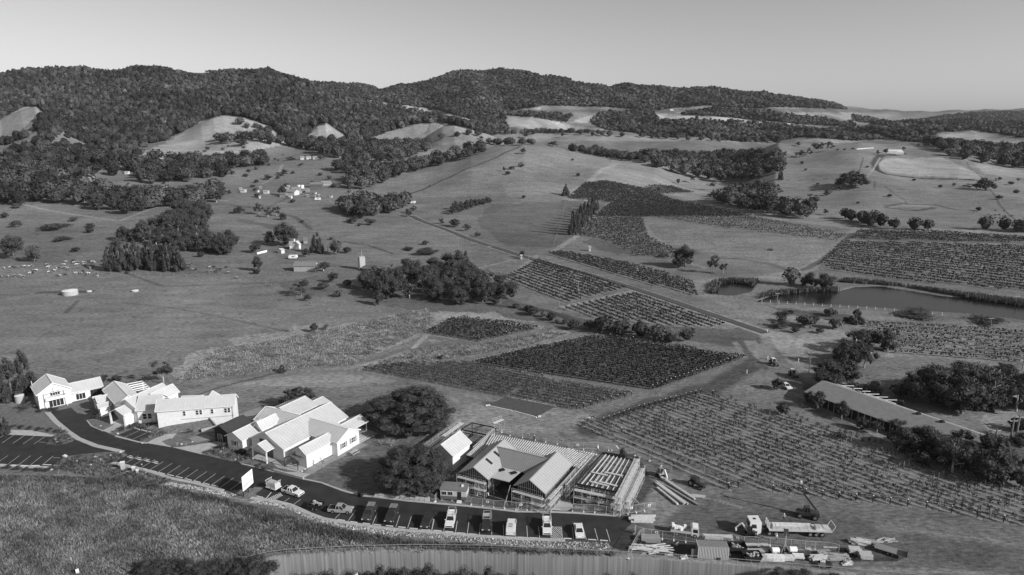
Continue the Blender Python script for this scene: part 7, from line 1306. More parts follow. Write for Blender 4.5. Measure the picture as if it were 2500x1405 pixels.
# boulders in the beds
def boulder(px, py, r, label):
    p = atz(px, py, 0); r_ = random.Random(int(px*7+py)); V = ICO1[0]*np.array([[1+.25*r_.uniform(-1, 1)] for _ in ICO1[0]])*np.array([r, r*.8, r*.65]) + np.array([p.x, p.y, r*.3]); mb = MB(); mb.add(V, ICO1[1].tolist()); tag(mb.build('boulder', grey('sandstone', .5, .9, .2, 2)), label, 'boulder')
for x, y, r, lb in [(159,1116,.7,'largest boulder on the bed at the mouth of the lower car park'),(233,1117,.4,'flat pale boulder on the bed below the footpath tip'),(187,1127,.35,'small boulder in the middle of the wide bed'),(222,1136,.35,'boulder in the lower part of the wide bed'),(140,1081,.4,'boulder at the tip of the car park island'),(167,1072,.35,'flat boulder at the right of the car park island'),(287,1060,.4,'boulder by the entrance path of the porch'),(404,1042,.4,'pale boulder left of the entrance steps'),(440,1040,.45,'pale boulder right of the entrance steps'),(443,1086,.4,'pale boulder at the tip of the crescent bed'),(470,1080,.3,'small boulder on the right of the crescent bed'),(540,1104,.4,'boulder in the bed before the dark shed'),(574,1124,.4,'boulder at the lower end of the shed bed'),(294,1105,.5,'boulder at the tip of the footpath'),(126,1148,.4,'boulder under the lower car park hedge'),(246,1041,.3,'small boulder by the lawn wedge'),(348,1083,.3,'small boulder beside the small parking bays'),(744,1147,.35,'first white rock beside the grey path'),(750,1143,.35,'second white rock beside the grey path'),(737,1152,.35,'third white rock beside the grey path')]: boulder(x, y, r, lb)
for x, y, r, lb in [(62,975,.9,'big rock under the rainwater tank'),(72,985,.7,'lowest rock of the garden wall by the gabled house'),(55,968,.8,'rock behind the rainwater tank'),(85,993,.6,'rock at the corner of the gabled house')]: boulder(x, y, r, lb)
# garden shrubs
SHR = [(x, y, w, h) for x, y, w, h in [(8,1044,20,9),(30,1045,22,10),(52,1046,22,9),(75,1048,22,10),(98,1050,24,10),(120,1053,22,11),(140,1056,16,10),(20,1143,22,8),(44,1146,22,8),(68,1148,24,8),(92,1149,24,8),(115,1150,22,8)]]
for i, (x, y, w, h) in enumerate(SHR): p = atz(x, y, 0); s = F/190; place_tree(p.x, p.y, .02, w/s, h/s, 'shrub', 'lo', 'low shrub in the hedge ' + ('above the left bays' if i < 7 else 'below the left bays'), 'hedge shrubs ' + ('upper' if i < 7 else 'lower'), 'shrub')
for x, y, w, h, k, lb in [(155,1062,14,14,'gum','young tree on the car park island'),(137,1080,12,16,'bare','thin bare sapling on the car park island'),(243,1026,16,20,'gum','small tree in the shade by the guest house lawn'),(340,1034,12,8,'shrub','bush at the corner of the guest house porch'),(372,1034,14,12,'bare','young magnolia before the paired windows'),(433,1092,10,16,'bare','left sapling in the crescent bed'),(455,1092,10,16,'bare','right sapling in the crescent bed'),(546,1098,22,22,'gum','young tree in the bed before the dark shed'),(473,1028,12,20,'bare','thin tree against the long white wing'),(495,1040,26,10,'shrub','trimmed bush row in the raised bed of the long wing'),(467,1053,26,9,'shrub','dark bushes along the curved garden path'),(655,1147,30,13,'shrub_pale','pale grasses bank below the terrace rail'),(632,1140,24,12,'shrub_pale','left pale grasses below the terrace'),(325,1156,8,16,'bare','thin sapling by the charging kiosks'),(357,1172,10,16,'bare','staked sapling at the rock edge'),(143,1160,8,14,'bare','staked sapling on the verge, left'),(170,1162,8,12,'bare','staked sapling on the verge, right'),(60,1000,50,16,'shrub_pale','flowering shrubs on the rock garden by the gabled house'),(98,1006,26,9,'shrub','low planting before the gabled house corner'),(130,1001,44,7,'shrub','planting strip along the gabled house front'),(20,1035,8,8,'shrub','tiny shrub on the left lawn'),(930,1085,36,14,'bare','second low leafless shrub near the fig tree'),(2316,1300,8,16,'bare','first staked sapling along the right track'),(2370,1312,8,18,'bare','second staked sapling along the right track'),(2430,1324,8,18,'bare','third staked sapling along the right track'),(2487,1330,9,20,'bare','fourth staked sapling along the right track'),(720,812,18,30,'bare','dead white branching tree in the big paddock')]:
    p = L1(x, y) if y < 950 else atz(x, y, 0); s = F/(p.y*CP - (p.z-HC)*SP); place_tree(p.x, p.y, p.z, w/s, h/s, k, 'lo', lb, None, 'tree' if k in ('gum', 'bare') else 'shrub', 'sapling' if 'sapling' in lb else ('dead_tree' if 'dead' in lb else None))
# beds: many small plants nobody could count
def tufts(name, label, polys, n, h0, h1, mat, w=.05, blades=7, seed=1, spread=.25, lean=.35, toner=(.6, 1.3), clump=True):
    r = np.random.default_rng(seed); PX_ = []; A = []
    for P in polys: a = np.array([atz(x, y, 0)[:2] for x, y in P]); A.append(a)
    area = [abs(.5*np.sum(a[:, 0]*np.roll(a[:, 1], -1) - np.roll(a[:, 0], -1)*a[:, 1])) for a in A]; T = sum(area); Xs, Ys = [], []
    for a, ar in zip(A, area):
        m = int(n*ar/T); got = 0
        while got < m:
            x = r.uniform(a[:, 0].min(), a[:, 0].max(), m*3); y = r.uniform(a[:, 1].min(), a[:, 1].max(), m*3); ok = pip(a, x, y)
            if clump: ok &= (np.sin(x*1.3+np.sin(y*.9)*2)*np.sin(y*1.7+np.sin(x*.7)*1.5) + r.normal(size=len(x))*.6) > -.4
            x, y = x[ok][:m-got], y[ok][:m-got]; Xs.append(x); Ys.append(y); got += len(x)
    X = np.concatenate(Xs); Y = np.concatenate(Ys); k = np.repeat(np.arange(len(X)), blades); m = len(k); tone = (toner[0] + (toner[1]-toner[0])*r.random(len(X)))*(1 + .38*np.sin(X*.23+2.5*np.sin(Y*.31+X*.11))*np.sin(Y*.27+1.7*np.sin(X*.19)) + .2*np.sin(X*.71+1.9*np.sin(Y*.83))*np.sin(Y*.63+X*.35))
    bx = X[k] + r.normal(size=m)*spread; by = Y[k] + r.normal(size=m)*spread; h = r.uniform(h0, h1, m)*(.75+.5*np.clip(tone[k], 0, 1.5)); t = r.uniform(0, 6.28, m); lx, ly = np.cos(t)*h*lean*r.random(m), np.sin(t)*h*lean*r.random(m); a2 = r.uniform(0, 6.28, m); wx, wy = np.cos(a2)*w, np.sin(a2)*w; z0 = -.02
    V = np.stack([np.stack([bx-wx, by-wy, np.full(m, z0)], 1), np.stack([bx+wx, by+wy, np.full(m, z0)], 1), np.stack([bx+lx*.6+wx*.8, by+ly*.6+wy*.8, h*.7], 1), np.stack([bx+lx-wx*.3, by+ly-wy*.3, h], 1)], 1).reshape(-1, 3)
    tag(mesh_obj(name, V, np.arange(m*4), np.full(m, 4), mat, None, False, None, np.repeat(tone[k]*(.8+.4*r.random(m)), 4)), label, 'grass', None, 'stuff')
m_grass = grey('tall_grass', .205, .8, .3, .5, 0, .2, attr='tone'); m_gdark = grey('dark_grass', .11, .85, .3, .7, 0, .2, attr='tone')
tufts('tall_grass', 'tall dry grass covering the near bank below the car park', [[(-120,1165),(0,1168),(300,1178),(450,1205),(640,1245),(860,1300),(1000,1322),(1300,1345),(1500,1358),(1380,1356),(1200,1348),(1000,1345),(860,1347),(700,1356),(640,1361),(620,1450),(-200,1450)]], 23000, .15, .5, m_grass, .05, 7, 2, .3, .9, (.3, 1.5))
tufts('dark_grass', 'band of darker grass along the foot of the path', [[(560,1225),(700,1262),(860,1300),(1000,1322),(1250,1340),(1500,1352),(1500,1360),(1250,1350),(1000,1340),(860,1325),(700,1290),(560,1245)], [(-100,1163),(0,1163),(300,1170),(560,1222),(560,1232),(300,1184),(0,1176),(-100,1176)]], 2600, .3, .75, m_gdark, .05, 7, 3)
tufts('bed_plants', 'small tufted plants in the mulch beds', [[(162,1117),(220,1113),(300,1108),(300,1120),(262,1135),(350,1155),(415,1172),(400,1184),(330,1176),(130,1150),(120,1145),(142,1130)], zz([(1930,1040),(2160,950),(2330,1020),(2400,1090),(2300,1140)], 0, 840, 3.903), zz([(1050,850),(1130,800),(1330,750),(1580,720),(1590,860),(1480,900),(1360,930),(1325,932),(1480,850),(1290,800)], 0, 840, 3.903), zz([(1700,740),(1780,700),(1985,710),(1930,790),(1720,830)], 0, 840, 3.903), zz([(440,950),(540,870),(590,800),(640,850),(710,905),(690,930),(560,962)], 0, 840, 3.903)], 1500, .2, .5, m_gdark, .07, 9, 4, .18, .8, (.5, 1.6))
tufts('pasture_tussocks', 'pale tussocky grass on the rough slope behind the site', [[(430,930),(540,850),(640,838),(850,795),(1040,755),(1060,780),(1020,815),(860,890),(700,902),(560,918)], [(870,905),(1020,850),(1150,845),(1340,812),(1385,815),(1280,846),(1120,872),(1000,888),(880,903)]], 6500, .15, .45, grey('pale_tussock', .21, .85, .25, .3, 0, .2, attr='tone'), .12, 7, 5, .5, .9)
tufts('reeds', 'reeds along the banks of the lake and the pond', [[(2050,690),(2200,700),(2400,735),(2560,755),(2560,745),(2350,720),(2150,692),(2060,684)], [(1730,715),(1740,690),(1790,684),(1850,688),(1842,698),(1790,690),(1752,696),(1745,720)], [(1850,730),(1880,716),(2040,706),(2045,711),(1950,714),(1880,724)]], 2200, .8, 2.0, m_gdark, .14, 7, 6, .5, .5)
# rocks below the kerb
def rocks():
    r = np.random.default_rng(11); C = []
    for pts, w0, w1 in (([(612,1224),(670,1231),(713,1242),(755,1262),(790,1275),(852,1287),(918,1296),(995,1304),(1040,1306),(1173,1318),(1260,1324),(1347,1328),(1420,1332),(1489,1334)], 1.3, 3.0), ([(404,1181),(450,1188),(500,1197),(548,1207),(570,1212)], 1.3, 1.4)):
        P = np.array([atz(x, y, 0)[:2] for x, y in pts]); d = np.concatenate([[0], np.cumsum(np.hypot(*np.diff(P, axis=0).T))]); n = int(d[-1]*26); s = r.uniform(0, d[-1], n); x = np.interp(s, d, P[:, 0]); y = np.interp(s, d, P[:, 1]); dx = np.interp(s+.5, d, P[:, 0])-np.interp(s-.5, d, P[:, 0]); dy = np.interp(s+.5, d, P[:, 1])-np.interp(s-.5, d, P[:, 1]); l = np.hypot(dx, dy)+1e-6; w = w0 + (w1-w0)*(s/d[-1])**1.5; o = r.uniform(-.5, .5, n)*w; C.append(np.stack([x-dy/l*o, y+dx/l*o, r.uniform(.12, .26, n)], 1))
    C = np.concatenate(C); n = len(C); iv = np.array([[1,0,0],[-1,0,0],[0,1,0],[0,-1,0],[0,0,1],[0,0,-1]], float); jf = np.array([[0,2,4],[2,1,4],[1,3,4],[3,0,4],[2,0,5],[1,2,5],[3,1,5],[0,3,5]])
    q = r.normal(size=(n, 3, 3)); V = np.einsum('nij,vj->nvi', q/np.linalg.norm(q, axis=2, keepdims=True), iv)*C[:, 2][:, None, None]*np.array([1, 1, .8]); V += np.concatenate([C[:, :2], np.full((n, 1), .05)], 1)[:, None, :]
    I = (jf[None] + (np.arange(n)*6)[:, None, None]).reshape(-1, 3); tag(mesh_obj('rock_edging', V.reshape(-1, 3), I.ravel(), np.full(len(I), 3), grey('pale_rock', .48, .9, .2, 2, attr='tone'), None, False, None, np.repeat(.5+.7*r.random(n), 6)), 'band of loose pale rocks along the car park kerb', 'rocks', None, 'stuff')
rocks()
# ------------------------------------------------------------------ retaining wall, railing, roadside bushes
mb = MB(); V = []; D_w = []
for i, p in enumerate(WALL): V += [(p.x, p.y, .12), (p.x, p.y+1.3, .12), (p.x, p.y+1.3, -8), (p.x, p.y, -8)]
n = len(WALL); mb.add(V, [(i*4+k, (i+1)*4+k, (i+1)*4+(k+1) % 4, i*4+(k+1) % 4) for i in range(n-1) for k in range(4)] + [(0,1,2,3)]); m_wall = grey('streaked_concrete', .26, .9, .42, 1.0, stretch=(2.2, 1, .05)); o = mb.build('retaining_wall', m_wall); tag(o, 'tall pale concrete retaining wall with vertical streaks along the bottom edge', 'retaining wall')
rl = thing('railing', 'long post and rail fence on top of the retaining wall', 'railing', WALL[0]); pts = [atz(x, y, 0) for x, y in [(590,1375),(650,1361),(700,1354),(860,1345),(1000,1342),(1200,1344),(1400,1353),(1600,1363),(1800,1378),(1900,1386),(2100,1403),(2400,1430)]]; mb = MB(); mb2 = MB()
for a, b in zip(pts[:-1], pts[1:]):
    k = max(1, int((b-a).length/2.2)); [mb.bar(a.lerp(b, i/k), a.lerp(b, i/k) + Vector((0, 0, 1.15)), .06) for i in range(k)]
    for z in (1.15, .62): mb2.bar(a + Vector((0, 0, z)), b + Vector((0, 0, z)), .07 if z > 1 else .03)
part(rl, 'posts', mb, grey('faded_rail', .3, .7)); part(rl, 'rails', mb2, grey('faded_rail', .3, .7))
rb = random.Random(4); k = 0
for x in np.arange(-69, 66, 2.3):
    yw = np.interp(x, [w.x for w in WALL], [w.y for w in WALL]); low = x > WALL[0].x + 3
    if -34 < x < -28.5 or (x > 3 and x < 7) : continue
    zb = -7.6 if low else 0; ht = (8.0 + rb.random()*1.2 - (1.0 if x > 3 else 0)) if low else 2.6+rb.random()*1.4; y = (yw - 4.2 - rb.random()*1.2) if low else 112.0 - rb.random()*1.6
    place_tree(x, y, zb, 4.6+rb.random()*1.6, ht, 'shrub' if rb.random() < .75 else 'round', 'mid', 'dark bush in the thicket along the bottom edge', 'roadside thicket bushes', 'bush', 'bush')
for x, y, w, h in ((1900,1412,60,26),(1960,1416,70,24),(2040,1422,60,22),(2120,1425,60,16)): tree_ = atz(x, y, 0); place_tree(tree_.x, tree_.y, 0, w/13, h/13, 'shrub', 'mid', 'dark weed clump behind the coil of hose', 'weed clumps behind the wall', 'bush', 'bush')
def panel(name, label, cat, pts, th, mat, posts=True):
    mb = MB(); P = [Vector(p) for p in pts]; nrm = (P[1]-P[0]).cross(P[2]-P[0]).normalized()*th; V = [tuple(p) for p in P] + [tuple(p+nrm) for p in P]; mb.add(V, [(0,1,2,3),(7,6,5,4),(0,4,5,1),(1,5,6,2),(2,6,7,3),(3,7,4,0)]); t = thing(name, label, cat, (P[0].x, P[0].y, 0)); part(t, 'sign_face', mb, mat); return t
t = panel('road_sign', 'dark back of a large road sign at the bottom edge', 'road sign', [(-33.6,112.2,-3.4),(-30.6,113.0,-3.0),(-30.6,113.0,-.8),(-33.8,112.2,-1.6)], .08, m_black); mb = MB(); mb.bar((-33,112.3,-7.5),(-33,112.3,-1.8),.14); mb.bar((-31,112.8,-7.5),(-31,112.8,-1.5),.14); part(t, 'post', mb, m_under)
t = panel('road_sign', 'narrow pale road sign seen edge on at the bottom', 'road sign', [(-29.9,112.4,-3.2),(-29.3,112.9,-3.2),(-29.3,112.9,-.7),(-29.9,112.4,-.9)], .06, m_dwall); mb = MB(); mb.bar((-29.6,112.7,-7.5),(-29.6,112.7,-1),.1); part(t, 'post', mb, m_under)
a = atz(189,1402,0); tag(panel('marker_sign', 'small white sign in the long grass at the bottom left', 'sign', [(a.x-.25,a.y,.0),(a.x+.25,a.y+.2,.0),(a.x+.25,a.y+.2,1.1),(a.x-.25,a.y,1.0)], .04, m_trim))
# the big sign board by the bays
A1, B1, C1 = atz(595,1214,0), atz(620,1192,0), (0, 0); zt0, zb0 = 4.9, 1.35; sg = thing('sign_board', 'large white sign board with logo and four round emblems by the bays', 'sign', A1); d = (B1-A1); 
mb = MB(); V = [A1 + Vector((0,0,zb0)), B1 + Vector((0,0,zb0)), B1 + Vector((0,0,zt0)), A1 + Vector((0,0,zt0))]; nn_ = Vector((d.y, -d.x, 0)).normalized(); mb.add([tuple(v) for v in V] + [tuple(v - nn_*.08) for v in V], [(0,1,2,3),(7,6,5,4),(0,4,5,1),(1,5,6,2),(2,6,7,3),(3,7,4,0)]); part(sg, 'sign_face', mb, m_trim)
for s_ in (.04, .5, .96): mb = MB(); p = A1.lerp(B1, s_) - nn_*.12; mb.bar(p, p + Vector((0, 0, zb0+1)), .16); q = p - nn_*1.3; mb.bar(p + Vector((0, 0, .9)), q, .08); part(sg, 'post', mb, m_black)
def on_sign(u, v): return A1.lerp(B1, u) + Vector((0, 0, zb0 + (zt0-zb0)*v)) + nn_*.02
for k in range(4):
    mb = MB(); c = on_sign(.19+.21*k, .30+.0*k); R_m = .27; ex = d.normalized()
    for j in range(14): t0, t1 = 2*math.pi*j/14, 2*math.pi*(j+1)/14; mb.bar(c + ex*R_m*math.cos(t0) + Vector((0, 0, R_m*math.sin(t0))), c + ex*R_m*math.cos(t1) + Vector((0, 0, R_m*math.sin(t1))), .09, .03)
    mb.bar(c - ex*.12 - Vector((0, 0, .08)), c + ex*.12 + Vector((0, 0, .1)), .08, .03); part(sg, 'emblem', mb, grey('sign_print', .22, .8))
mb = MB()
for k in range(3): mb.bar(on_sign(.68, .80-.07*k), on_sign(.92-.02*k, .80-.07*k), .11, .03)
mb.bar(on_sign(.74, .86), on_sign(.80, .80), .07, .03); mb.bar(on_sign(.84, .87), on_sign(.9, .8), .07, .03); part(sg, 'logo', mb, grey('sign_print_dark', .10, .8))
# charging kiosks and small posts by the left bays
for x, y, h_, w_, lb in ((301,1147,2.0,.9,'tall pale charging kiosk at the corner of the left bays'),(327,1151,1.1,.7,'short pale kiosk by the left bays'),(336,1154,.7,.5,'lowest pale cabinet by the left bays')):
    a = atz(x, y, 0); t = thing('kiosk', lb, 'kiosk', a); mb = MB(); mb.box((a.x, a.y, h_/2), (w_, .6, h_), .3); part(t, 'cabinet', mb, m_conc); mb = MB(); mb.box((a.x, a.y, h_+.05), (w_+.15, .75, .1), .3); part(t, 'cap', mb, m_trim)
for x, y, h_, lb in ((287,1142,1.3,'thin post left of the tall kiosk'),(348,1149,1.6,'thin sign post right of the kiosks'),(273,1130,2.0,'thin marker post at the tip of the bays')): a = atz(x, y, 0); t = thing('sign_post', lb, 'post', a); mb = MB(); mb.bar(a, (a.x, a.y, h_), .07); part(t, 'post', mb, m_under); mb = MB(); mb.box((a.x, a.y, h_), (.3, .04, .35), .3); part(t, 'plate', mb, m_dwall)
# low blocks wall beside the road under the fig tree
for i in range(11): a = atz(921+i*12.2, 1211.5+i*1.15, 0); mb = MB(); mb.box((a.x, a.y, .3), (1.05, .6, .6), -.12+random.uniform(-.04, .04)); tag(mb.build('stone_block', grey('limestone', .5, .9, .2, 2)), 'stone block in the kerb wall under the fig', 'stone block', 'stone blocks of the kerb wall')
a, b = atz(669,1152,0), atz(741,1171,0); mb = MB(); mb.bar(a + Vector((0,0,.35)), b + Vector((0,0,.2)), .35, .7); tag(mb.build('terrace_wall', m_conc), 'low white wall ending the restaurant terrace beside the road', 'wall')
rl = thing('railing', 'thin black handrail along the front edge of the restaurant terrace', 'railing', atz(600,1120,0)); mb = MB(); pr = [atz(x, y, .1) for x, y in ((600,1122),(640,1127),(668,1140),(700,1147),(727,1149))]
for a, b in zip(pr[:-1], pr[1:]): mb.bar(a + Vector((0, 0, .95)), b + Vector((0, 0, .95)), .05); mb.bar(a, a + Vector((0, 0, .95)), .05)
part(rl, 'rails', mb, m_black)
for x, y, w_, d__, lb in ((590,1108,1.8,1.4,'black planter box before the restaurant'),(880,1213,1.0,.8,'dark box on the kerb under the fig')): a = atz(x, y, 0); mb = MB(); mb.box((a.x, a.y, .5), (w_, d__, 1.0), -.5); mb.box((a.x, a.y, 1.02), (w_-.3, d__-.3, .08), -.5); tag(mb.build('planter_box', m_black), lb, 'planter')
# temporary fence panels
def fence_run(pts, h_, label, group, sign_at=()):
    P = [atz(x, y, 0) for x, y in pts]
    for i, (a, b) in enumerate(zip(P[:-1], P[1:])):
        t = thing('fence_panel', label, 'fence panel', a, group); d = b-a; mb = MB(); U = Vector((0, 0, 1))
        mb.bar(a, a + U*h_, .06); mb.bar(a + U*h_, b + U*h_, .05); mb.bar(a + U*.2, b + U*.2, .05); mb.bar(b, b + U*h_, .05); part(t, 'frame', mb, m_tube); mb = MB()
        for k in range(1, 9): mb.bar(a.lerp(b, k/9) + U*.2, a.lerp(b, k/9) + U*h_, .012)
        for k in range(1, 6): mb.bar(a + U*(.2 + (h_-.2)*k/6), b + U*(.2 + (h_-.2)*k/6), .012)
        part(t, 'mesh', mb, m_tube); mb = MB(); mb.box((a.x, a.y, .07), (.7, .25, .14), math.atan2(d.y, d.x)+1.57); part(t, 'foot', mb, m_trim)
        if i in sign_at: mb = MB(); c = a.lerp(b, .45) + U*1.35; ang = math.atan2(d.y, d.x); mb.box(c, (.62, .05, .5), ang); s_ = thing('warning_sign', '', 'sign', c); o = part(s_, 'plate', mb, m_trim); mb = MB(); mb.box(c - Vector((0, .04, 0)), (.22, .02, .24), ang); part(s_, 'symbol', mb, m_black); s_['label'] = group
Z3 = (1040, 980, 3.903)
def z3(L_): return zz(L_, *Z3)
SIGNS = []
fence_run(z3([(430,990),(540,1005),(645,1018),(750,1025),(858,1038),(963,1040),(1075,1045),(1183,1047)]), 1.9, 'mesh site fence panel along the road before the unfinished hall', 'site fence before the hall', (1, 4, 6))
fence_run(z3([(1395,1055),(1503,1057),(1608,1062),(1715,1078),(1830,1090)]), 1.9, 'mesh site fence panel along the road before the rafter frame', 'site fence before the rafter frame')
fence_run(z3([(1830,1090),(1920,1075),(2000,1062),(2080,1048),(2180,1040)]), 1.9, 'mesh fence panel curving towards the yard by the bag stack', 'curved fence by the bag stack', (1, 3))
fence_run(z3([(720,300),(800,330),(920,350),(1040,372),(1140,390),(1250,410),(1350,430)]), 1.9, 'mesh fence panel behind the pale rafters', 'fence behind the rafters', (2, 5))
fence_run(z3([(1360,455),(1400,460),(1500,462),(1640,455),(1740,470),(1860,490),(1990,520),(2130,570),(2240,620),(2340,660)]), 1.9, 'mesh fence panel between the rafter frame and the vineyard track', 'fence by the vineyard track', (1, 4))
fence_run([(1549,1303),(1572,1311),(1590,1313),(1617,1317),(1645,1320),(1674,1324)], 1.9, 'mesh fence panel along the storage yard behind the small truck', 'yard fence by the small truck', (2,))
fence_run([(1674,1324),(1720,1328),(1786,1326),(1816,1331),(1850,1332),(1880,1333),(1930,1338),(1965,1342),(1990,1343),(2022,1345),(2047,1352)], 1.9, 'mesh fence panel along the storage yard below the flatbed', 'yard fence below the flatbed', (2,))
fence_run([(1533,1365),(1547,1340),(1560,1318),(1570,1311)], 1.9, 'mesh fence panel closing the left end of the storage yard', 'yard fence left end')
fence_run([(1067,1218),(1062,1226),(1045,1216),(1035,1210)], 1.6, 'dark mesh panel beside the site office', 'mesh panels by the site office')
SG = {'site fence before the hall': ['left white warning sign on the fence before the hall', 'middle white warning sign on the fence before the hall', 'right white warning sign on the fence before the hall'], 'curved fence by the bag stack': ['white sign on the near curved fence by the bag stack', 'white sign at the far end of the curved fence'], 'fence behind the rafters': ['white sign on the left of the fence behind the rafters', 'white sign on the right of the fence behind the rafters'], 'fence by the vineyard track': ['white sign on the fence left of the rafter frame top', 'white sign on the fence by the mini excavator'], 'yard fence by the small truck': ['white sign on the yard fence left of the small truck'], 'yard fence below the flatbed': ['white sign on the yard fence right of the container']}
cnt = {}
for o in list(COL.objects):
    if o.name.startswith('warning_sign'): k = o['label']; i = cnt.get(k, 0); cnt[k] = i+1; o['label'] = SG[k][min(i, len(SG[k])-1)]
# container
a, b = atz(1703,1365,0), atz(1778,1368,0); d = (b-a); Lc = d.length; d.normalize(); nn_ = Vector((-d.y, d.x, 0)); t = thing('shipping_container', 'pale ribbed shipping container in the storage yard', 'container', a)
def cb(mb, u0, u1, v0, v1, z0, z1): mb.add([tuple(a + d*u + nn_*v + Vector((0, 0, z))) for z in (z0, z1) for u, v in ((u0,v0),(u1,v0),(u1,v1),(u0,v1))], [(3,2,1,0),(4,5,6,7),(0,1,5,4),(1,2,6,5),(2,3,7,6),(3,0,4,7)])
mc = grey('container_grey', .36, .6, .08, 1); mb = MB(); cb(mb, 0, Lc, 0, 2.4, .1, 2.6); part(t, 'box', mb, grey('container_dark', .12, .7)); mb = MB()
for k in range(20): u = Lc*(k+.3)/20; cb(mb, u, u+Lc/40, -.05, .0, .2, 2.55)
part(t, 'side_ribs', mb, grey('container_rib', .6, .6)); mb = MB()
for k in range(24): u = Lc*(k+.3)/24; cb(mb, u, u+Lc/48, .08, 2.3, 2.6, 2.64)
part(t, 'roof_ribs', mb, mc); mb = MB(); [cb(mb, u0, u1, -.06, .06, .1, 2.65) for u0, u1 in ((-.05,.08),(Lc-.08,Lc+.05))]; cb(mb, 0, Lc, -.06, .06, 2.56, 2.68); cb(mb, 0, Lc, -.06, .06, .05, .2); cb(mb, -.06, .06, 0, 2.4, 2.5, 2.66); part(t, 'frame', mb, mc)
mb = MB(); cb(mb, -1.2, -.1, .3, .45, .1, 1.9); part(t, 'door', mb, grey('container_door', .15, .6))
# stacks of timber, pipes and bags
def stack(px, py, L_, w, h_, ang, tone, label, name='timber_stack', cat='timber stack', n=5, layers=3, z0=.1, jit=.1):
    p = atz(px, py, 0); r = random.Random(int(px*13+py)); c, s = math.cos(ang), math.sin(ang); mb = MB(); m = grey('stack_%02d' % int(tone*100), tone, .8, .2, 2)
    for j in range(layers):
        for i in range(n): o = (i+.5)/n*w - w/2; l = L_*(1-r.random()*.15); q = r.uniform(-jit, jit)*2; mb.box((p.x + c*q - s*o, p.y + s*q + c*o, z0 + h_*(j+.5)/layers), (l, w/n*.85, h_/layers*.85), ang + r.uniform(-jit, jit)*.3)
    for k in (-.35, .35): mb.box((p.x + c*L_*k, p.y + s*L_*k, z0/2), (.1, w, z0), ang)
    return tag(mb.build(name, m), label, cat)
STK = [(1568,1272,5.2,2.0,.8,-.03,.62,'stack of white insulation rolls beside the curved fence','bag_stack','bags',4,2,.1,.2),
 (1588,1322,4.0,1.6,1.1,-.1,.3,'packed pallet of slotted blocks at the left of the yard','block_pallet','pallet',3,5,.1,.02),(1590,1341,5.6,1.8,.35,-.1,.62,'untidy pile of pale planks below the block pallet','plank_pile','planks',6,3,.1,1.0),
 (1753,1316,6.0,1.2,.6,-.06,.55,'long bundle of pale timber behind the container','timber_stack','timber stack',4,2,.1,.1),(1836,1332,7,.6,.3,-.03,.5,'single layer of long boards right of the container','plank_pile','planks',3,1,.1,.1),(1838,1347,6,.9,.35,-.02,.42,'grey pipes lying beside the dark skip','pipe_stack','pipes',4,2,.1,.05),
 (1868,1367,3.0,1.6,.7,.0,.45,'grey timber block stack in the front yard row','timber_stack','timber stack',4,3,.1,.05),(1891,1367,3.4,1.6,.7,-.02,.72,'brightest white timber pack in the front yard row','timber_stack','timber stack',4,4,.1,.15),(1921,1366,2.6,1.4,.6,.0,.6,'pallet of white blocks in the front yard row','block_pallet','pallet',3,2,.1,.05),(1949,1361,2.2,1.4,.4,-.1,.7,'white sheet pack right of the block pallet','sheet_pack','sheets',2,3,.1,.03),
 (1998,1367,3.0,1.4,.7,.1,.55,'pale plank stack in the middle of the yard','timber_stack','timber stack',4,4,.1,.3),(2008,1356,1.8,1.4,.5,.0,.3,'dark square pack behind the pale plank stack','sheet_pack','sheets',2,3,.1,.03),(2038,1364,4.4,1.8,.6,-.05,.35,'slatted pallets of battens in the right yard','timber_stack','timber stack',6,4,.1,.4),(2085,1350,2.4,1.4,1.0,-.1,.5,'banded timber cube near the small trailer','timber_stack','timber stack',4,5,.1,.03),(2112,1362,2.6,1.7,.9,-.1,.45,'neat timber pack left of the low trailer','timber_stack','timber stack',4,4,.1,.02),(2095,1328,2.8,1.5,.8,-.2,.55,'loose board heap at the edge of the yard','plank_pile','planks',5,4,.1,.6),(2150,1325,2.5,1.2,.5,.2,.4,'tangle of offcuts behind the low trailer','plank_pile','planks',5,3,.1,1.2),
 (2030,1338,3.5,.3,.12,-.05,.55,'single bright board on the yard dirt','board','board',1,1,.05,.05),(1985,1345,8,.25,.15,-.06,.3,'long thin pipe across the yard','pipe','pipe',1,1,.05,.05),
 (1637,1207,11,.9,.45,-1.1,.6,'long pale beams stacked below the compact loader, left stack','beam_stack','beams',4,2,.1,.05),(1652,1193,12,.7,.4,-1.05,.5,'long beams below the compact loader, middle stack','beam_stack','beams',3,2,.1,.04),(1665,1212,10,.4,.35,-1.0,.35,'thin steel lengths below the compact loader, right stack','beam_stack','beams',3,1,.1,.04),(1628,1213,8,.5,.4,-1.15,.55,'shorter beam pair beside the left beam stack','beam_stack','beams',2,2,.1,.03),(1704,1215,3.0,1.0,.3,-.2,.5,'small rack of boards at the lower end of the beams','plank_pile','planks',5,2,.2,.2),
 (1192,992,.6,.4,.5,0,.7,'white rubbish bags at the left corner of the mown square','bag_stack','bags',2,1,.05,.3),(1313,1019,.8,.4,.5,0,.7,'white rubbish bags at the lower corner of the mown square','bag_stack','bags',2,1,.05,.3),(1442,1021,1.4,.3,.2,0,.7,'white board lying where the tracks meet','board','board',1,1,.05,.1)]
for s in STK: stack(*s)
for x0, y0, x1, y1, lb in ((1237,968,1358,992,'long white edging board at the top of the mown square'),(1188,990,1250,1003,'left edging board at the bottom of the mown square'),(1254,1004,1310,1019,'right edging board at the bottom of the mown square')): a, b = atz(x0, y0, .12), atz(x1, y1, .12); mb = MB(); mb.bar(a, b, .22, .22); mb.bar(a, (a.x, a.y, -.05), .3); mb.bar(b, (b.x, b.y, -.05), .3); tag(mb.build('edging_board', m_trim), lb, 'board')
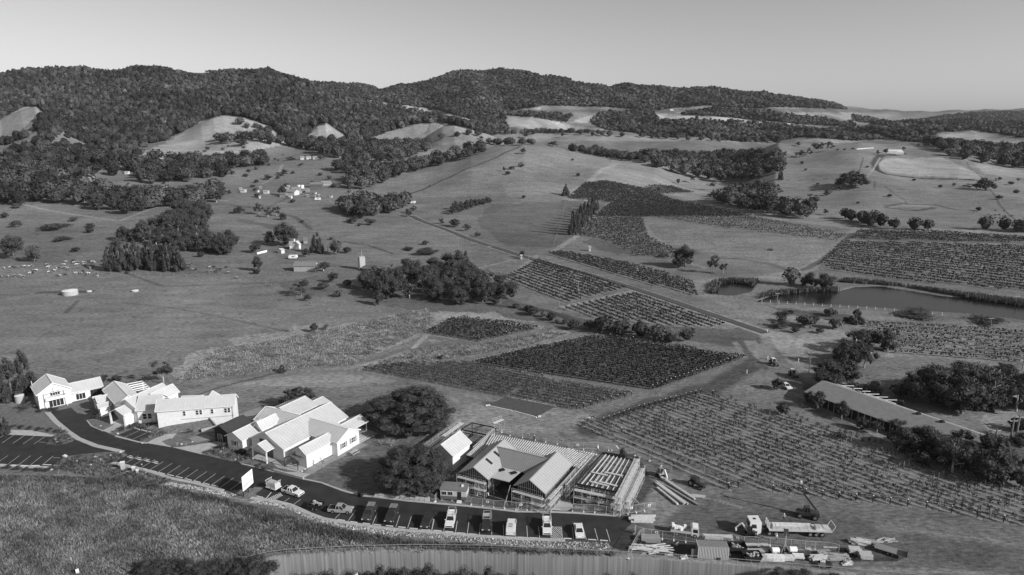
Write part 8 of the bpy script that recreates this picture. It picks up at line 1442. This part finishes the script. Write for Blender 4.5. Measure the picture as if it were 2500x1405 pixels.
# yard odds: skip, mixer tank, hose coil, solar sign, low trailer
def f_skip(t, p): mb = MB(); [mb.add([tuple(p + Vector(q)) for q in Q_], [(0,1,2,3)]) for Q_ in (((-1.3,-1,.1),(1.3,-1,.1),(1.8,-1.1,1.4),(-1.8,-1.1,1.4)),((1.3,-1,.1),(1.3,1,.1),(1.8,1.1,1.4),(1.8,-1.1,1.4)),((-1.3,1,.1),(1.3,1,.1),(1.8,1.1,1.4),(-1.8,1.1,1.4)),((-1.3,-1,.1),(-1.3,1,.1),(-1.8,1.1,1.4),(-1.8,-1.1,1.4)),((-1.3,-1,.12),(1.3,-1,.12),(1.3,1,.12),(-1.3,1,.12)))]; part(t, 'bin', mb, m_darkw); mb = MB(); [mb.box(p + Vector((random.uniform(-1.2, 1.2), random.uniform(-.8, .8), 1.1)), (random.uniform(.3, 1), .3, .3), random.random()*3) for _ in range(9)]; part(t, 'rubbish', mb, m_dwall)
simple('rubbish_skip', 'dark rubbish skip right of the container', 'skip', 1798, 1345, f_skip); simple('rubbish_skip', 'black skip in the front yard row', 'skip', 1834, 1367, f_skip)
def f_tank2(t, p): mb = MB(); mb.cone(p + Vector((-.7, 0, .8)), p + Vector((.7, 0, .8)), .55, .55, 16); part(t, 'tank', mb, m_trim); mb = MB(); mb.box(p + Vector((0, 0, .2)), (2.2, 1.3, .3)); part(t, 'skid', mb, m_under)
simple('liquid_tank', 'white drum tank on a skid in the middle of the yard', 'tank', 1935, 1350, f_tank2); simple('concrete_mixer', 'pale round concrete mixer left of the drum tank', 'mixer', 1892, 1352, f_tank2)
def f_solar(t, p): mb = MB(); mb.add([tuple(p + Vector(q)) for q in ((-.5,-.1,3.9),(.5,-.1,3.8),(.6,.6,4.9),(-.4,.6,5.0))], [(0,1,2,3)]); part(t, 'solar_panel', mb, m_glass); mb = MB(); [mb.bar(p + Vector((x, y, 0)), p + Vector((0, 0, 2.2)), .06) for x, y in ((-.9,-.5),(.9,-.5),(0,.9))]; mb.bar(p + Vector((0, 0, .4)), p + Vector((0, 0, 4.2)), .09); part(t, 'tripod', mb, m_tube)
simple('solar_light', 'tripod light with small solar panel in the yard', 'solar light', 1915, 1350, f_solar)
def f_coil(t, p):
    for k in range(6): mb = MB(); R0 = 1.0+.12*k; [mb.bar(p + Vector((R0*math.cos(j*.45+k), R0*.9*math.sin(j*.45+k), .15+.06*k)), p + Vector((R0*math.cos((j+1)*.45+k), R0*.9*math.sin((j+1)*.45+k), .15+.06*k)), .07) for j in range(14)]; part(t, 'hose_loop', mb, m_under)
simple('hose_coil', 'coil of black hose in front of the yard', 'hose coil', 2010, 1382, f_coil)
f = VF((2206,1362), (2142,1342)); t = thing('low_trailer', 'low flat deck trailer standing at the right end of the yard', 'trailer', (f.c.x, f.c.y, 0)); mb = MB(); mb.box(f(0, 0, .75), (5.6, 2.1, .16), f.h); part(t, 'deck', mb, grey('trailer_deck_grey', .22, .7, .1, 1)); mb = MB(); mb.box(f(-2.8, 0, 1.2), (.08, 2.1, 1.0), f.h); part(t, 'tailgate', mb, m_black); wheels(t, f, (-.4, .4), 1.0, .32, .2); mb = MB(); mb.bar(f(2.8, .5, .6), f(4, 0, .6), .1); mb.bar(f(2.8, -.5, .6), f(4, 0, .6), .1); part(t, 'drawbar', mb, m_under)
# the tilted barrier at the end of the bays
fence_run([(1549,1304),(1552,1298)], 1.6, 'short barrier panel standing at the end of the parking bays', 'end barrier')
# white bollard markers on the farm track, gate posts
for x, y, lb in ((1949,884,'left white marker on the farm track'),(1976,883,'right white marker on the farm track'),(1975,900,'lower white marker on the farm track'),(1874,878,'white marker left of the tractor'),(1823,912,'white marker at the dark track end'),(1873,812,'white guide post at the end of the country road'),(2089,929,'white marker behind the long shed'),(2118,946,'second white marker behind the long shed')):
    p = L1(x, y); mb = MB(); mb.cone(p, p + Vector((0, 0, 1.1)), .16, .12, 8); mb.cone(p + Vector((0, 0, 1.1)), p + Vector((0, 0, 1.2)), .18, .1, 8); tag(mb.build('marker_post', m_trim), lb, 'marker post')
# white rail fence by the cottage, pale line of blocks on the right crest
a, b = L1(628,622), L1(652,616); t = thing('garden_fence', 'white garden fence left of the chimney cottage', 'fence', a); mb = MB(); mb.bar(a + Vector((0, 0, .7)), b + Vector((0, 0, .7)), .1, 1.2); part(t, 'panel', mb, m_trim)
for i in range(14): p = L1(2092+i*3.0, 365.5-i*.22); mb = MB(); mb.box(p + Vector((0, 0, .6)), (1.5, 1.5, 1.4)); mb.box(p + Vector((0, 0, 1.35)), (1.2, 1.2, .2)); tag(mb.build('hay_bale', m_trim), 'white bale in the line on the right hill crest', 'bale', 'wrapped bales on the crest')
p = Vector((ray(1020,98)[0]/ray(1020,98)[1]*150, 150, HC + ray(1020,98)[2]/ray(1020,98)[1]*150)); mb = MB(); mb.add([tuple(p + Vector(q)) for q in ((-.5,0,.05),(-.2,.12,.16),(0,.1,0),(.2,.12,.16),(.5,0,.05),(.2,-.1,.12),(0,-.22,-.05),(-.2,-.1,.12))], [(0,1,7),(1,2,6,7),(2,3,5,6),(3,4,5)]); tag(mb.build('bird', m_under), 'tiny bird gliding in the sky above the ridge', 'bird')
# ------------------------------------------------------------------ the air between here and the far ridges
mb = MB(); mb.box((0, 3450, 144), (27400, 7300, 312)); hz = mb.build('haze', (lambda: None)() or bpy.data.materials.new('haze_air')); hm = hz.data.materials[0]; hm.use_nodes = True; hn = hm.node_tree; hn.nodes.clear(); ho = hn.nodes.new('ShaderNodeOutputMaterial'); hv = hn.nodes.new('ShaderNodeVolumePrincipled'); hv.inputs['Color'].default_value = (.9, .9, .9, 1); hv.inputs['Density'].default_value = 2.2e-5; hv.inputs['Anisotropy'].default_value = 0.0; hn.links.new(hv.outputs[0], ho.inputs['Volume']); tag(hz, 'thin pale haze lying over the whole valley', 'haze', None, 'stuff')
for i in range(34):
    x = random.uniform(1560, 2110); y0_ = 1324 + (x-1560)*.035; a = atz(x, random.uniform(y0_+4, y0_+38), 0); L_ = random.uniform(.5, 2.2); mb = MB(); rz_ = random.uniform(-.6, .6); h0_ = random.uniform(.08, .5)
    mb.box((a.x, a.y, h0_/2), (L_, random.uniform(.15, .9), h0_), rz_); mb.box((a.x+.2, a.y+.1, h0_+.05), (L_*.7, .2, .1), rz_+.4); mb.bar((a.x-.5, a.y, .05), (a.x+.6, a.y+.5, h0_+.2), .07)
    tag(mb.build('offcut', [m_under, m_tim, m_dwall, m_darkw, m_plank][i % 5]), ['dark', 'timber', 'grey', 'black', 'pale'][i % 5] + ' offcut heap lying loose in the storage yard', 'offcuts', 'loose offcuts in the yard, ' + ['dark', 'timber', 'grey', 'black', 'pale'][i % 5])
for i in range(26):
    x, y = (random.uniform(585, 840), random.uniform(458, 486)) if i < 18 else (random.uniform(290, 400), random.uniform(424, 434)); wl, rf = random.choice([(.8, .7), (.3, .5), (.7, .3), (.5, .6)])
    t = farm(x, y, random.uniform(4, 8), 3.0, 1.9, 2.5, random.uniform(-.4, .4), ('bright little shed' if wl > .6 else 'dull little shed') + (' scattered round the farmyard' if i < 18 else ' beside the middle farm'), 'small_shed', 'shed', wl, rf, 0); t['group'] = 'small %s sheds %s' % ('bright' if wl > .6 else 'dull', 'of the farmyard' if i < 18 else 'of the middle farm')
# ------------------------------------------------------------------ paddock fences
for pts, lb in (([(95,905),(230,918),(390,926),(560,912),(700,897)],'wire paddock fence behind the guest house'),([(700,897),(860,884),(1000,850),(1120,778)],'wire fence climbing the bank towards the small vineyard'),([(1030,545),(1085,565),(1150,592),(1230,618),(1290,637)],'post fence on the lower verge of the country road'),([(1290,622),(1400,652),(1500,681),(1600,713),(1700,746),(1790,777)],'wire fence on the upper side of the country road'),([(0,660),(260,668),(480,676),(640,690),(760,742)],'wire fence below the grazing dairy herd'),([(1200,480),(1380,490),(1350,605)],'wire fence along the windbreak paddock'),([(1860,738),(2000,748),(2150,757),(2300,770)],'white topped posts along the lake dam'),([(2100,547),(2300,560),(2500,564)],'wire fence under the beef herd'),([(300,540),(560,503),(700,515),(840,505)],'wire fence across the paddock above the clump'),([(900,470),(980,484),(1100,478),(1200,470)],'wire fence at the foot of the central hill')):
    P = land([p[0] for p in pts], [p[1] for p in pts])[:, :2]; d_ = np.concatenate([[0], np.cumsum(np.hypot(*np.diff(P, axis=0).T))]); n = int(d_[-1]/(3.5 if P[0, 1] < 330 else 7)); s_ = np.linspace(0, d_[-1], n); x = np.interp(s_, d_, P[:, 0]); y = np.interp(s_, d_, P[:, 1]); z = hgt(x, y, False); t = thing('paddock_fence', lb, 'fence', (x[0], y[0], z[0])); w_ = .12 if P[0, 1] < 330 else .22; mb = MB(); m2 = MB()
    for i in range(n): mb.bar((x[i], y[i], z[i]-.1), (x[i], y[i], z[i]+1.25), w_)
    for i in range(n-1): [m2.bar((x[i], y[i], z[i]+h_), (x[i+1], y[i+1], z[i+1]+h_), .03) for h_ in (.5, 1.1)]
    part(t, 'posts', mb, m_trim if 'white' in lb else grey('weathered_pole', .22, .9, .2, 2))['kind'] = 'stuff'; part(t, 'wires', m2, m_steel)

import collections
bpy.context.view_layer.update()
grp = collections.defaultdict(list)
for o in COL.objects:
    if o.parent is None and 'group' in o and 'label' in o: grp[(o['group'], o['label'])].append(o)
for (g_, l_), os_ in grp.items():
    if len(os_) < 2 or len(os_) > 60 or len(l_.split()) > 12: continue
    def key(o):
        p = o.matrix_world.translation; u, v = proj(np.array([p.x]), np.array([p.y]), np.array([p.z])); return float(u[0])
    for i, o in enumerate(sorted(os_, key=key)): o['label'] = l_ + ', ' + ordinal(i) + ' from the left'
for o in bpy.data.objects:
    if '_loc' in o: del o['_loc']
